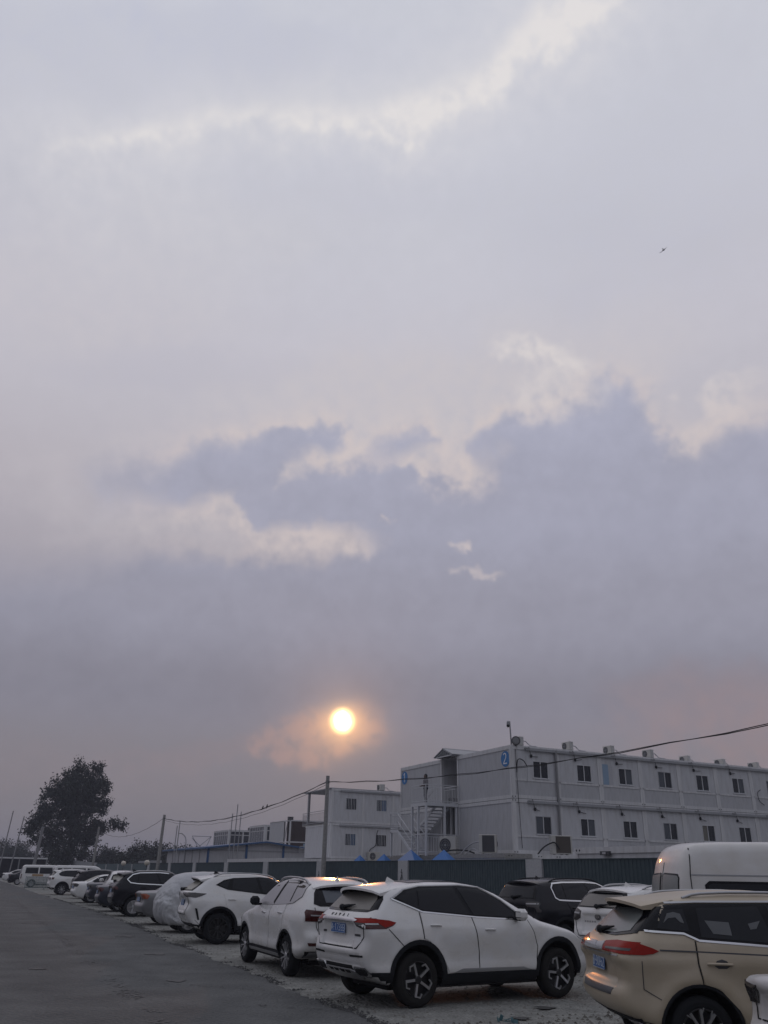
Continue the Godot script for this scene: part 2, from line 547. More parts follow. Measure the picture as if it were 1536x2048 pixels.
# ---------------------------------------------------------------- materials
func materials() -> void:
	var m: StandardMaterial3D
	# ground
	m = worn("gravel", lin(0.19, 0.19, 0.175), lin(0.40, 0.398, 0.368), 0.95, 3.1, 0.11, 7, 4)
	m.detail_enabled = true
	m.detail_blend_mode = BaseMaterial3D.BLEND_MODE_MUL
	m.detail_albedo = noise_tex(0.012, Color(0.80, 0.80, 0.80), Color(1, 1, 1), 512, 5, 9)
	m.normal_enabled = true
	m.normal_scale = 1.3
	m.normal_texture = noise_tex(0.05, Color.BLACK, Color.WHITE, 512, 5, 7, true, 9.0)
	m = worn("asphalt", lin(0.095, 0.098, 0.098), lin(0.175, 0.178, 0.174), 0.9, 7.0, 0.008, 17, 6)
	m.detail_enabled = true
	m.detail_blend_mode = BaseMaterial3D.BLEND_MODE_MUL
	m.detail_albedo = noise_tex(0.35, Color(0.68, 0.68, 0.68), Color(1, 1, 1), 1024, 2, 13)
	m.normal_enabled = true
	m.normal_scale = 0.7
	m.normal_texture = noise_tex(0.16, Color.BLACK, Color.WHITE, 512, 3, 19, true, 5.0)
	worn("asphalt_worn", lin(0.105, 0.104, 0.103), lin(0.150, 0.148, 0.145), 0.92, 0.6, 0.06, 27, 5)
	worn("asphalt_broken", lin(0.03, 0.03, 0.031), lin(0.085, 0.083, 0.08), 0.95, 0.7, 0.02, 29, 5)
	worn("stone", lin(0.10, 0.095, 0.085), lin(0.26, 0.245, 0.22), 0.95, 0.5, 0.02, 31, 4)
	worn("earth", lin(0.07, 0.065, 0.055), lin(0.15, 0.14, 0.12), 0.95, 0.4, 0.03, 37, 4)
	look("oil_stain", lin(0.040, 0.039, 0.038), 0.6)
	look("plastic_teal", lin(0.06, 0.14, 0.16), 0.5)
	# paint
	for q in [["paint_white", lin(0.72, 0.72, 0.72), 0.28], ["paint_white_dusty", lin(0.62, 0.61, 0.60), 0.42], ["paint_black", lin(0.010, 0.010, 0.014), 0.22], ["paint_gold", lin(0.47, 0.405, 0.31), 0.36], ["paint_grey", lin(0.135, 0.135, 0.138), 0.35], ["paint_navy", lin(0.018, 0.022, 0.035), 0.28]]:
		m = look(q[0], q[1], q[2])
		m.clearcoat_enabled = true
		m.clearcoat = 0.6
		m.clearcoat_roughness = 0.05
		m.metallic_specular = 0.5
	# a film of dust dulls the paint in drifting patches
	for q in [["paint_white", 0.955, 71], ["paint_white_dusty", 0.93, 72], ["paint_gold", 0.93, 73]]:
		m = M[q[0]]
		m.albedo_texture = noise_tex(0.008, Color(q[1], q[1] * 0.985, q[1] * 0.96), Color(1, 1, 1), 512, 6, q[2])
		m.roughness_texture = noise_tex(0.012, Color(0.88, 0.88, 0.88), Color(1, 1, 1), 256, 4, q[2] + 9)
		m.roughness *= 1.05
		m.uv1_triplanar = true
		m.uv1_scale = Vector3(0.45, 0.8, 0.45)
	M.paint_gold.metallic = 0.1
	M.paint_gold.clearcoat = 0.0
	M.paint_black.metallic_specular = 0.25
	M.paint_black.clearcoat = 0.25
	M.paint_navy.clearcoat = 0.3
	look("glass_dark", lin(0.018, 0.019, 0.023), 0.06).metallic_specular = 0.3
	look("glass_black", lin(0.006, 0.006, 0.008), 0.10).metallic_specular = 0.3
	look("glass_dusty", lin(0.16, 0.148, 0.132), 0.35)
	look("glass_pale", lin(0.17, 0.182, 0.175), 0.25)
	look("glass_tint", lin(0.075, 0.064, 0.056), 0.4).metallic_specular = 0.1
	look("glass_beige", lin(0.30, 0.29, 0.245), 0.4)
	look("seat_pale", lin(0.10, 0.105, 0.11), 0.5)
	look("black_plastic", lin(0.022, 0.023, 0.026), 0.65).metallic_specular = 0.25
	look("gap_black", lin(0.008, 0.008, 0.009), 0.9)
	look("arch_black", lin(0.008, 0.008, 0.009), 0.95)
	look("chrome", lin(0.62, 0.62, 0.63), 0.18, 1.0)
	look("satin_silver", lin(0.40, 0.40, 0.41), 0.35, 0.7)
	m = look("lamp_red", lin(0.26, 0.016, 0.010), 0.18)
	m.metallic_specular = 0.25
	look("lamp_dark_red", lin(0.06, 0.010, 0.009), 0.10)
	look("lamp_clear", lin(0.40, 0.40, 0.41), 0.10)
	look("lamp_smoke", lin(0.05, 0.045, 0.045), 0.10)
	look("lamp_orange", lin(0.28, 0.06, 0.02), 0.2)
	look("tyre", lin(0.020, 0.021, 0.023), 0.9).metallic_specular = 0.2
	look("tyre_dusty", lin(0.026, 0.025, 0.024), 0.92).metallic_specular = 0.2
	look("rim_dark", lin(0.014, 0.014, 0.015), 0.4)
	look("rim_bright", lin(0.50, 0.50, 0.51), 0.30, 0.8)
	look("plate_blue", lin(0.022, 0.095, 0.30), 0.4)
	look("plate_text", lin(0.55, 0.62, 0.68), 0.5)
	look("badge_dark", lin(0.05, 0.05, 0.055), 0.35)
	look("label_yellow", lin(0.34, 0.22, 0.12), 0.7)
	m = look("car_cover", lin(0.47, 0.475, 0.485), 0.62)
	# buildings
	for q in [["panel_white", lin(0.50, 0.505, 0.525), lin(0.56, 0.565, 0.585), 41], ["panel_grey", lin(0.435, 0.44, 0.46), lin(0.49, 0.495, 0.515), 43], ["beam_white", lin(0.55, 0.55, 0.56), lin(0.66, 0.66, 0.67), 45]]:
		m = worn(q[0], q[1], q[2], 0.6, 1.0, 0.014, q[3], 6)
		m.uv1_scale = Vector3(1.0 / 1.7, 1.0 / 9.0, 1.0 / 1.7)
		m.detail_enabled = true
		m.detail_blend_mode = BaseMaterial3D.BLEND_MODE_MUL
		m.detail_albedo = noise_tex(0.011, Color(0.91, 0.90, 0.89), Color(1, 1, 1), 512, 6, q[3] + 40, false, 4.0, 0.30)
	worn("gutter_grey", lin(0.26, 0.265, 0.28), lin(0.33, 0.335, 0.35), 0.5, 1.1, 0.02, 46, 4)
	worn("concrete", lin(0.20, 0.195, 0.185), lin(0.33, 0.32, 0.31), 0.9, 1.3, 0.015, 47, 6)
	worn("pillar_white", lin(0.33, 0.335, 0.35), lin(0.44, 0.445, 0.455), 0.85, 1.2, 0.02, 49, 6)
	worn("fence_blue", lin(0.024, 0.044, 0.054), lin(0.044, 0.066, 0.076), 0.7, 2.7, 0.012, 51, 6)
	worn("fence_teal", lin(0.030, 0.060, 0.072), lin(0.045, 0.08, 0.09), 0.6, 1.7, 0.01, 52, 5)
	look("seam_dark", lin(0.035, 0.036, 0.04), 0.9)
	look("sign_blue", lin(0.03, 0.17, 0.42), 0.5)
	look("sign_white", lin(0.72, 0.73, 0.75), 0.5)
	look("poster_blue", lin(0.24, 0.33, 0.44), 0.7)
	look("poster_pale", lin(0.42, 0.42, 0.44), 0.7)
	look("tent_blue", lin(0.045, 0.15, 0.40), 0.6)
	look("tent_pale", lin(0.16, 0.22, 0.38), 0.6)
	look("roof_blue", lin(0.03, 0.09, 0.21), 0.5)
	look("rail_white", lin(0.55, 0.555, 0.57), 0.5)
	look("steel_grey", lin(0.22, 0.22, 0.225), 0.5, 0.3)
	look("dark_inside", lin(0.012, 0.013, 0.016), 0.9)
	look("brown_inside", lin(0.055, 0.038, 0.034), 0.9)
	look("window_dark", lin(0.018, 0.021, 0.028), 0.12)
	look("window_mid", lin(0.075, 0.085, 0.10), 0.2)
	look("curtain_pale", lin(0.16, 0.15, 0.13), 0.8)
	look("curtain_blue", lin(0.08, 0.13, 0.22), 0.8)
	look("ac_white", lin(0.46, 0.45, 0.42), 0.55)
	look("ac_brown", lin(0.075, 0.065, 0.055), 0.8)
	look("fan_grey", lin(0.05, 0.05, 0.055), 0.6)
	look("cable_black", lin(0.012, 0.012, 0.014), 0.8)
	look("pipe_pale", lin(0.40, 0.40, 0.42), 0.7)
	look("lamp_globe", lin(0.55, 0.50, 0.42), 0.4)
	look("glass_pane", lin(0.06, 0.075, 0.095), 0.1)
	worn("bark", lin(0.03, 0.026, 0.022), lin(0.07, 0.06, 0.05), 0.95, 0.8, 0.02, 61, 5)
	m = look("foliage", Color.WHITE, 0.75)
	m.vertex_color_use_as_albedo = true
	# people and birds
	look("skin", lin(0.10, 0.065, 0.05), 0.6)
	look("hair_black", lin(0.01, 0.01, 0.01), 0.6)
	look("shirt_grey", lin(0.16, 0.15, 0.16), 0.85)
	look("trousers_dark", lin(0.014, 0.016, 0.024), 0.85)
	look("feather_dark", lin(0.02, 0.02, 0.022), 0.8)
	m = look("barrier_film", Color(0.42, 0.47, 0.46, 0.30), 0.5)
	m.transparency = BaseMaterial3D.TRANSPARENCY_ALPHA
	look("barrier_steel", lin(0.16, 0.20, 0.21), 0.5, 0.2)

# ---------------------------------------------------------------- ground
func edge_x(z: float) -> float:
	var t := [40.0, 5.1, -8.0, 5.2, -11.4, 5.31, -13.9, 5.40, -15.8, 5.47, -18.9, 5.57, -25.0, 5.70, -29.0, 5.98, -37.0, 6.25, -45.0, 6.35, -66.0, 6.3, -90.0, 6.6, -140.0, 7.0, -400.0, 7.0]
	for i in range(0, t.size() - 2, 2):
		if z <= t[i] and z >= t[i + 2]:
			return lerpf(t[i + 1], t[i + 3], (z - t[i]) / (t[i + 2] - t[i]))
	return 7.0


func ground() -> void:
	var g := MB.new()
	# one sheet to the horizon, uneven near the cars
	var nz := FastNoiseLite.new()
	nz.seed = 4
	nz.frequency = 0.35
	nz.fractal_octaves = 4
	var hgt := func(x: float, z: float) -> float:
		return -0.004 + 0.018 * nz.get_noise_2d(x, z)
	var xs := []
	var zs := []
	for i in 81:
		xs.append(4.0 + i * 0.15)
	for i in 221:
		zs.append(-2.0 - i * 0.15)
	for i in xs.size() - 1:
		for j in zs.size() - 1:
			var q := [Vector3(xs[i], 0, zs[j]), Vector3(xs[i + 1], 0, zs[j]), Vector3(xs[i + 1], 0, zs[j + 1]), Vector3(xs[i], 0, zs[j + 1])]
			var nn := []
			for k in 4:
				var p: Vector3 = q[k]
				var edge := clampf(minf(minf(p.x - 4.0, 16.0 - p.x), minf(-2.0 - p.z, p.z + 35.0)) / 0.6, 0.0, 1.0)
				q[k].y = hgt.call(p.x, p.z) * edge
				var gx: float = (hgt.call(p.x + 0.05, p.z) - hgt.call(p.x - 0.05, p.z)) / 0.1
				var gz: float = (hgt.call(p.x, p.z + 0.05) - hgt.call(p.x, p.z - 0.05)) / 0.1
				nn.append(Vector3(-gx * edge, 1, -gz * edge).normalized())
			g.trin(q[0], q[1], q[2], nn[0], nn[1], nn[2])
			g.trin(q[0], q[2], q[3], nn[0], nn[2], nn[3])
	# the rest of the plain round that patch
	var X := [-900.0, 4.0, 16.0, 1200.0]
	var Z := [300.0, -2.0, -35.0, -1500.0]
	for i in 3:
		for j in 3:
			if i == 1 and j == 1:
				continue
			g.quad(Vector3(X[i], 0, Z[j]), Vector3(X[i + 1], 0, Z[j]), Vector3(X[i + 1], 0, Z[j + 1]), Vector3(X[i], 0, Z[j + 1]))
	structure("ground", g, M.gravel)

	# the road: an asphalt sheet with a ragged right edge
	var r := MB.new()
	var en := FastNoiseLite.new()
	en.seed = 8
	en.frequency = 0.9
	en.fractal_octaves = 4
	var z := 30.0
	var prev := Vector3.ZERO
	var first := true
	while z > -330.0:
		var step := 0.09 if z > -40.0 else (0.5 if z > -110.0 else 5.0)
		var x := edge_x(z) + 0.16 * en.get_noise_1d(z) + 0.05 * en.get_noise_1d(z * 6.0)
		var p := Vector3(x, 0.045, z)
		if not first:
			var top0 := prev + Vector3(-0.22, 0.0, 0)
			var top1 := p + Vector3(-0.22, 0.0, 0)
			r.quad(Vector3(-7.5, 0.05, prev.z), top0, top1, Vector3(-7.5, 0.05, p.z))
			var d0 := Vector3(prev.x, 0.022, prev.z)
			var d1 := Vector3(p.x, 0.022, p.z)
			r.quad(top0, d0, d1, top1)
			r.quad(d0, d0 + Vector3(0.03, -0.06, 0), d1 + Vector3(0.03, -0.06, 0), d1)
		prev = p
		first = false
		z -= step
	structure("road", r, M.asphalt)

	# a pale worn streak along the road, in broken patches
	rng.seed = 5
	var s := MB.new()
	var wn := FastNoiseLite.new()
	wn.seed = 15
	wn.frequency = 0.55
	wn.fractal_octaves = 3
	for i in 5200:
		var zz := -8.0 - pow(rng.randf(), 1.5) * 60.0
		var a := wn.get_noise_1d(zz * 0.9)
		if rng.randf() > 0.22 + 1.4 * a:
			continue
		var x := 2.85 - (zz + 14.0) * 0.025 + 0.10 * wn.get_noise_1d(zz * 3.0 + 50.0) + rng.randfn(0.0, 0.085)
		var w := rng.randf_range(0.006, 0.028)
		var t := Basis(Vector3.UP, rng.randf() * TAU)
		var o := Vector3(x, 0.0535, zz)
		s.quad(o + t * Vector3(-w, 0, w * 1.3), o + t * Vector3(w, 0, w), o + t * Vector3(w * 0.8, 0, -w), o + t * Vector3(-w, 0, -w * 0.7))
	var rw := structure("road_wear", s, M.asphalt_worn)
	rw.set_meta("kind", "stuff")

	# hairline cracks across the asphalt and a few dark oil spots
	rng.seed = 31
	var ck := MB.new()
	for q in [[5.35, -14.0, 3.6, -15.7], [5.5, -18.6, 3.9, -17.6], [5.3, -12.0, 4.3, -12.9], [5.9, -27.0, 3.8, -28.9], [5.6, -22.2, 4.2, -23.6]]:
		var a := Vector3(q[0], 0.0548, q[1])
		var steps := 34
		for k in steps:
			var t := float(k + 1) / steps
			var b := Vector3(lerpf(q[0], q[2], t) + rng.randfn(0.0, 0.05), 0.0548, lerpf(q[1], q[3], t) + rng.randfn(0.0, 0.05))
			var side := (b - a).cross(Vector3.UP).normalized() * rng.randf_range(0.003, 0.008)
			if rng.randf() < 0.85:
				ck.quad(a + side, b + side, b - side, a - side)
			a = b
	var cm := structure("road_cracks", ck, M.asphalt_broken)
	cm.set_meta("kind", "stuff")
	var oil := MB.new()
	for q in [[3.9, -16.0, 0.16], [4.6, -21.0, 0.22], [1.9, -18.5, 0.14], [4.9, -26.5, 0.25], [3.0, -33.0, 0.3], [8.3, -11.6, 0.15], [7.4, -10.9, 0.12]]:
		var ctr := Vector3(q[0], 0.0545 if q[0] < 5.2 else 0.022, q[1])
		var prev_p := Vector3.ZERO
		for k in 15:
			var an := TAU * k / 14.0
			var rr: float = q[2] * (1.0 + 0.28 * sin(an * 3.0 + q[1]) + 0.15 * sin(an * 5.0))
			var pp := ctr + Vector3(cos(an) * rr, 0, sin(an) * rr)
			if k > 0:
				oil.tri(ctr, pp, prev_p)
			prev_p = pp
	var om := structure("oil_stains", oil, M.oil_stain)
	om.set_meta("kind", "stuff")

	# crumbled black asphalt along the edge of the road
	rng.seed = 77
	var cr := MB.new()
	for i in 9000:
		var zz := -8.0 - pow(rng.randf(), 1.6) * 60.0
		var clump := en.get_noise_1d(zz * 0.5 + 400.0)
		if clump < -0.12:
			continue
		var x := edge_x(zz) + rng.randfn(0.06, 0.11)
		var sz := rng.randf_range(0.008, 0.030) * (1.5 if clump > 0.25 else 0.9) * (2.2 if rng.randf() < 0.02 else 1.0)
		lump(cr, Vector3(x, 0.010 + sz * 0.1, zz), sz)
	var o := obj("asphalt_crumbs", cr, M.asphalt_broken)
	o.set_meta("kind", "stuff")
	tag(o, "black crumbled asphalt lumps strewn along the broken road edge", "rubble")
	# clods of earth and a scrap of blue-green plastic at the front of the lot
	var clods := MB.new()
	for i in 130:
		var u := rng.randf()
		lump(clods, Vector3(5.6 + u * 3.6 + rng.randfn(0, 0.2), 0.012, -10.35 - u * 0.35 + rng.randfn(0.0, 0.28)), rng.randf_range(0.012, 0.045))
	o = obj("earth_clods", clods, M.earth)
	o.set_meta("kind", "stuff")
	tag(o, "dark clods of earth lying at the near edge of the gravel", "earth")
	var lt := MB.new()
	for i in 9:
		var c0 := Vector3(7.02 + rng.randfn(0, 0.10), 0.025, -10.75 + rng.randfn(0, 0.07))
		var ax := Basis(Vector3(rng.randfn(), 1, rng.randfn()).normalized(), rng.randf() * TAU)
		lt.box(c0, Vector3(0.10, 0.004, 0.045), ax)
	o = obj("plastic_scrap", lt, M.plastic_teal)
	tag(o, "crumpled blue-green plastic scrap lying on the near gravel", "litter")
	# stones on the gravel
	var st := MB.new()
	for i in 5200:
		var zz := -8.5 - pow(rng.randf(), 1.5) * 32.0
		var x := edge_x(zz) + 0.1 + rng.randf() * 8.0
		lump(st, Vector3(x, 0.005, zz), rng.randf_range(0.010, 0.032) * (2.0 if rng.randf() < 0.03 else 1.0))
	o = obj("gravel_stones", st, M.stone)
	o.set_meta("kind", "stuff")
	tag(o, "small loose stones scattered over the gravel between the cars", "gravel")


func lump(b: MB, at: Vector3, s: float) -> void:
	var t := Basis(Vector3.UP, rng.randf() * TAU)
	var q := []
	for k in 5:
		var a := TAU * k / 5.0
		q.append(at + t * Vector3(cos(a) * s * rng.randf_range(0.7, 1.2), -0.3 * s, sin(a) * s * rng.randf_range(0.6, 1.1)))
	var top := at + Vector3(rng.randf_range(-0.3, 0.3) * s, s * rng.randf_range(0.2, 0.5), rng.randf_range(-0.3, 0.3) * s)
	for k in 5:
		b.tri(q[k], top, q[(k + 1) % 5])

# ---------------------------------------------------------------- surfaces from a field
# Surface nets over f(x, y, z) < 0. With half set, only z >= 0 is evaluated and the rest mirrored.
func nets(f: Callable, lo: Vector3, hi: Vector3, h: float, half: bool, coarse := 4) -> Array:
	if half:
		lo.z = -0.5 * h
	var nx := int(ceil((hi.x - lo.x) / h)) + 1
	var ny := int(ceil((hi.y - lo.y) / h)) + 1
	var nz := int(ceil((hi.z - lo.z) / h)) + 1
	var val := PackedFloat32Array()
	val.resize(nx * ny * nz)
	var reach := h * coarse * 0.9 + h
	for bx in range(0, nx, coarse):
		for by in range(0, ny, coarse):
			for bz in range(0, nz, coarse):
				var mid := lo + Vector3(bx + (coarse - 1) * 0.5, by + (coarse - 1) * 0.5, bz + (coarse - 1) * 0.5) * h
				var fm: float = f.call(mid.x, mid.y, absf(mid.z) if half else mid.z)
				var far := absf(fm) > reach * 1.25
				for x in range(bx, mini(bx + coarse, nx)):
					for y in range(by, mini(by + coarse, ny)):
						var at := (x * ny + y) * nz
						for z in range(bz, mini(bz + coarse, nz)):
							val[at + z] = fm if far else f.call(lo.x + x * h, lo.y + y * h, lo.z + z * h)
	var pts := PackedVector3Array()
	var index := {}
	var tris := PackedInt32Array()
	var sx := ny * nz
	var sy := nz
	for x in nx - 1:
		for y in ny - 1:
			var at := x * sx + y * sy
			for z in nz - 1:
				var k := at + z
				var c := (1 if val[k] < 0 else 0) + (1 if val[k + 1] < 0 else 0) + (1 if val[k + sy] < 0 else 0) + (1 if val[k + sy + 1] < 0 else 0) + (1 if val[k + sx] < 0 else 0) + (1 if val[k + sx + 1] < 0 else 0) + (1 if val[k + sx + sy] < 0 else 0) + (1 if val[k + sx + sy + 1] < 0 else 0)
				if c == 0 or c == 8:
					continue
				var sum := Vector3.ZERO
				var cnt := 0
				for e in 12:
					var ax := e / 4
					var a1 := (ax + 1) % 3
					var a2 := (ax + 2) % 3
					var o := Vector3i.ZERO
					o[a1] = e & 1
					o[a2] = (e >> 1) & 1
					var o2 := o
					o2[ax] = 1
					var v0 := val[k + o.x * sx + o.y * sy + o.z]
					var v1 := val[k + o2.x * sx + o2.y * sy + o2.z]
					if (v0 < 0) != (v1 < 0):
						var q := Vector3(o)
						q[ax] = v0 / (v0 - v1)
						sum += q
						cnt += 1
				var p := lo + (Vector3(x, y, z) + sum / cnt) * h
				if half and z == 0:
					p.z = 0.0
				index[k] = pts.size()
				pts.append(p)
	for x in range(1, nx - 1):
		for y in range(1, ny - 1):
			for z in range(1, nz - 1):
				var k := x * sx + y * sy + z
				var s := val[k] < 0
				for ax in 3:
					var st: int = [sx, sy, 1][ax]
					if s != (val[k + st] < 0):
						var u: int = [sy, 1, sx][ax]
						var w: int = [1, sx, sy][ax]
						var q := [k, k - u, k - u - w, k - w]
						if q.all(func(i): return index.has(i)):
							var a: int = index[q[0]]
							var b: int = index[q[1]]
							var c: int = index[q[2]]
							var d: int = index[q[3]]
							if s:
								tris.append_array([a, b, c, a, c, d])
							else:
								tris.append_array([a, c, b, a, d, c])
	return [pts, tris]


class CarShape:
	var sp: Dictionary
	var ox: float
	var oy: float
	var inv: float
	var nx: int
	var ny: int
	var S := PackedFloat32Array()
	var W := PackedFloat32Array()
	var L: float
	var k: float
	var bow_r: float
	var bow_f: float
	var crown: float
	var crown_at: float
	var dents: Array

	static func curve(t: Array, x: float) -> float:
		if x <= t[0]:
			return t[1]
		for i in range(0, t.size() - 2, 2):
			if x <= t[i + 2]:
				var u: float = (x - t[i]) / (t[i + 2] - t[i])
				return lerpf(t[i + 1], t[i + 3], u)
		return t[t.size() - 1]

	static func eased(t: Array, x: float) -> float:
		# Catmull-Rom through the table
		var n := t.size() / 2
		if x <= t[0]:
			return t[1]
		if x >= t[n * 2 - 2]:
			return t[n * 2 - 1]
		for i in n - 1:
			if x <= t[i * 2 + 2]:
				var u: float = (x - t[i * 2]) / (t[i * 2 + 2] - t[i * 2])
				var p1: float = t[i * 2 + 1]
				var p2: float = t[i * 2 + 3]
				var d: float = t[i * 2 + 2] - t[i * 2]
				var m1: float = (p2 - p1) / d if i == 0 else (p2 - t[i * 2 - 1]) / (t[i * 2 + 2] - t[i * 2 - 2])
				var m2: float = (p2 - p1) / d if i == n - 2 else (t[i * 2 + 5] - p1) / (t[i * 2 + 4] - t[i * 2])
				return (2 * u * u * u - 3 * u * u + 1) * p1 + (u * u * u - 2 * u * u + u) * d * m1 + (-2 * u * u * u + 3 * u * u) * p2 + (u * u * u - u * u) * d * m2
		return 0.0

	func _init(spec: Dictionary) -> void:
		sp = spec
		L = sp.L
		k = sp.get("k", 0.10)
		bow_r = sp.get("bow_r", 0.09)
		bow_f = sp.get("bow_f", 0.22)
		crown = sp.get("crown", 0.10)
		crown_at = sp.get("crown_at", 0.9)
		dents = sp.get("dents", [])
		var poly: PackedVector2Array = sp.side
		# round the corners of the outline once
		var sm := PackedVector2Array()
		for i in poly.size():
			var a := poly[(i + poly.size() - 1) % poly.size()]
			var b := poly[i]
			var c := poly[(i + 1) % poly.size()]
			var r: float = minf(0.05, 0.3 * minf(a.distance_to(b), b.distance_to(c)))
			sm.append(b + (a - b).normalized() * r)
			sm.append(b + (c - b).normalized() * r)
		var st := 0.04
		inv = 1.0 / st
		ox = -0.32
		oy = -0.05
		nx = int((L + 0.64) * inv) + 2
		ny = int((sp.H + 0.35) * inv) + 2
		S.resize(nx * ny)
		W.resize(nx * ny)
		for i in nx:
			var x := ox + i * st
			var px := CarShape.eased(sp.plan, x)
			var gx := CarShape.eased(sp.gplan, x)
			for j in ny:
				var p := Vector2(x, oy + j * st)
				var d := 1e9
				for e in sm.size():
					var q := Geometry2D.get_closest_point_to_segment(p, sm[e], sm[(e + 1) % sm.size()])
					d = minf(d, p.distance_squared_to(q))
				d = sqrt(d)
				S[i * ny + j] = -d if Geometry2D.is_point_in_polygon(p, sm) else d
				var w: float = sp.hw - CarShape.eased(sp.section, p.y) - px - gx * smoothstep(sp.belt - 0.1, sp.belt + 0.35, p.y)
				for xc in [sp.xr, sp.xf]:
					var r := Vector2(x - xc, p.y - sp.get("ay", sp.r)).length()
					w += sp.get("flare", 0.02) * exp(-pow((r - sp.R - 0.05) / 0.09, 2.0)) * smoothstep(0.15, 0.4, p.y)
				W[i * ny + j] = w

	func f(x: float, y: float, z: float) -> float:
		var a := absf(z)
		var b := z * z
		var xs := x
		if x < 1.0:
			xs -= bow_r * b * (1.0 - clampf(x, 0.0, 1.0))
			for d in dents:
				# [y centre, half height, half width, depth, softness]
				var e := maxf(absf(y - d[0]) - d[1], a - d[2])
				if e < d[4]:
					xs -= d[3] * (1.0 - smoothstep(0.0, d[4], e))
		elif x > L - 1.3:
			xs += bow_f * b * clampf((x - L + 1.3) / 1.3, 0.0, 1.0)
		var ys := y + crown * b * smoothstep(crown_at - 0.25, crown_at + 0.25, y)
		var gx := clampf((xs - ox) * inv, 0.0, nx - 1.001)
		var gy := clampf((ys - oy) * inv, 0.0, ny - 1.001)
		var i := int(gx)
		var j := int(gy)
		var u := gx - i
		var w := gy - j
		var n := i * ny + j
		var s := (S[n] * (1 - w) + S[n + 1] * w) * (1 - u) + (S[n + ny] * (1 - w) + S[n + ny + 1] * w) * u
		gx = clampf((x - ox) * inv, 0.0, nx - 1.001)
		gy = clampf((y - oy) * inv, 0.0, ny - 1.001)
		i = int(gx)
		j = int(gy)
		u = gx - i
		w = gy - j
		n = i * ny + j
		var hw := (W[n] * (1 - w) + W[n + 1] * w) * (1 - u) + (W[n + ny] * (1 - w) + W[n + ny + 1] * w) * u
		var t := a - hw
		var q := maxf(k - absf(s - t), 0.0) / k
		return maxf(s, t) + q * q * k * 0.25

	func grad(p: Vector3) -> Vector3:
		var e := 0.012
		return Vector3(f(p.x + e, p.y, p.z) - f(p.x - e, p.y, p.z), f(p.x, p.y + e, p.z) - f(p.x, p.y - e, p.z), f(p.x, p.y, p.z + e) - f(p.x, p.y, p.z - e)).normalized()

	# first point of the body met from o along d
	func hit(o: Vector3, d: Vector3) -> Vector3:
		var t := 0.0
		var last := 0.0
		for i in 90:
			var p := o + d * t
			var v := f(p.x, p.y, p.z)
			if v < 0.0:
				var lo := last
				var hi := t
				for q in 9:
					var m := (lo + hi) * 0.5
					var pm := o + d * m
					if f(pm.x, pm.y, pm.z) < 0.0:
						hi = m
					else:
						lo = m
				return o + d * hi
			last = t
			t += maxf(v * 0.65, 0.012)
			if t > 4.5:
				break
		return Vector3.INF


# How a flat outline is laid on the body: axes of the outline and the way it is pressed on.
func view_axes(view: String) -> Array:
	match view:
		"R": return [Vector3(1, 0, 0), Vector3(0, 1, 0), Vector3(0, 0, -1)]
		"L": return [Vector3(1, 0, 0), Vector3(0, 1, 0), Vector3(0, 0, 1)]
		"B": return [Vector3(0, 0, 1), Vector3(0, 1, 0), Vector3(1, 0, 0)]
		"F": return [Vector3(0, 0, 1), Vector3(0, 1, 0), Vector3(-1, 0, 0)]
		"T": return [Vector3(1, 0, 0), Vector3(0, 0, 1), Vector3(0, -1, 0)]
		"RB": return [Vector3(0.7071, 0, 0.7071), Vector3(0, 1, 0), Vector3(0.7071, 0, -0.7071)]
		"LB": return [Vector3(0.7071, 0, -0.7071), Vector3(0, 1, 0), Vector3(0.7071, 0, 0.7071)]
	return []


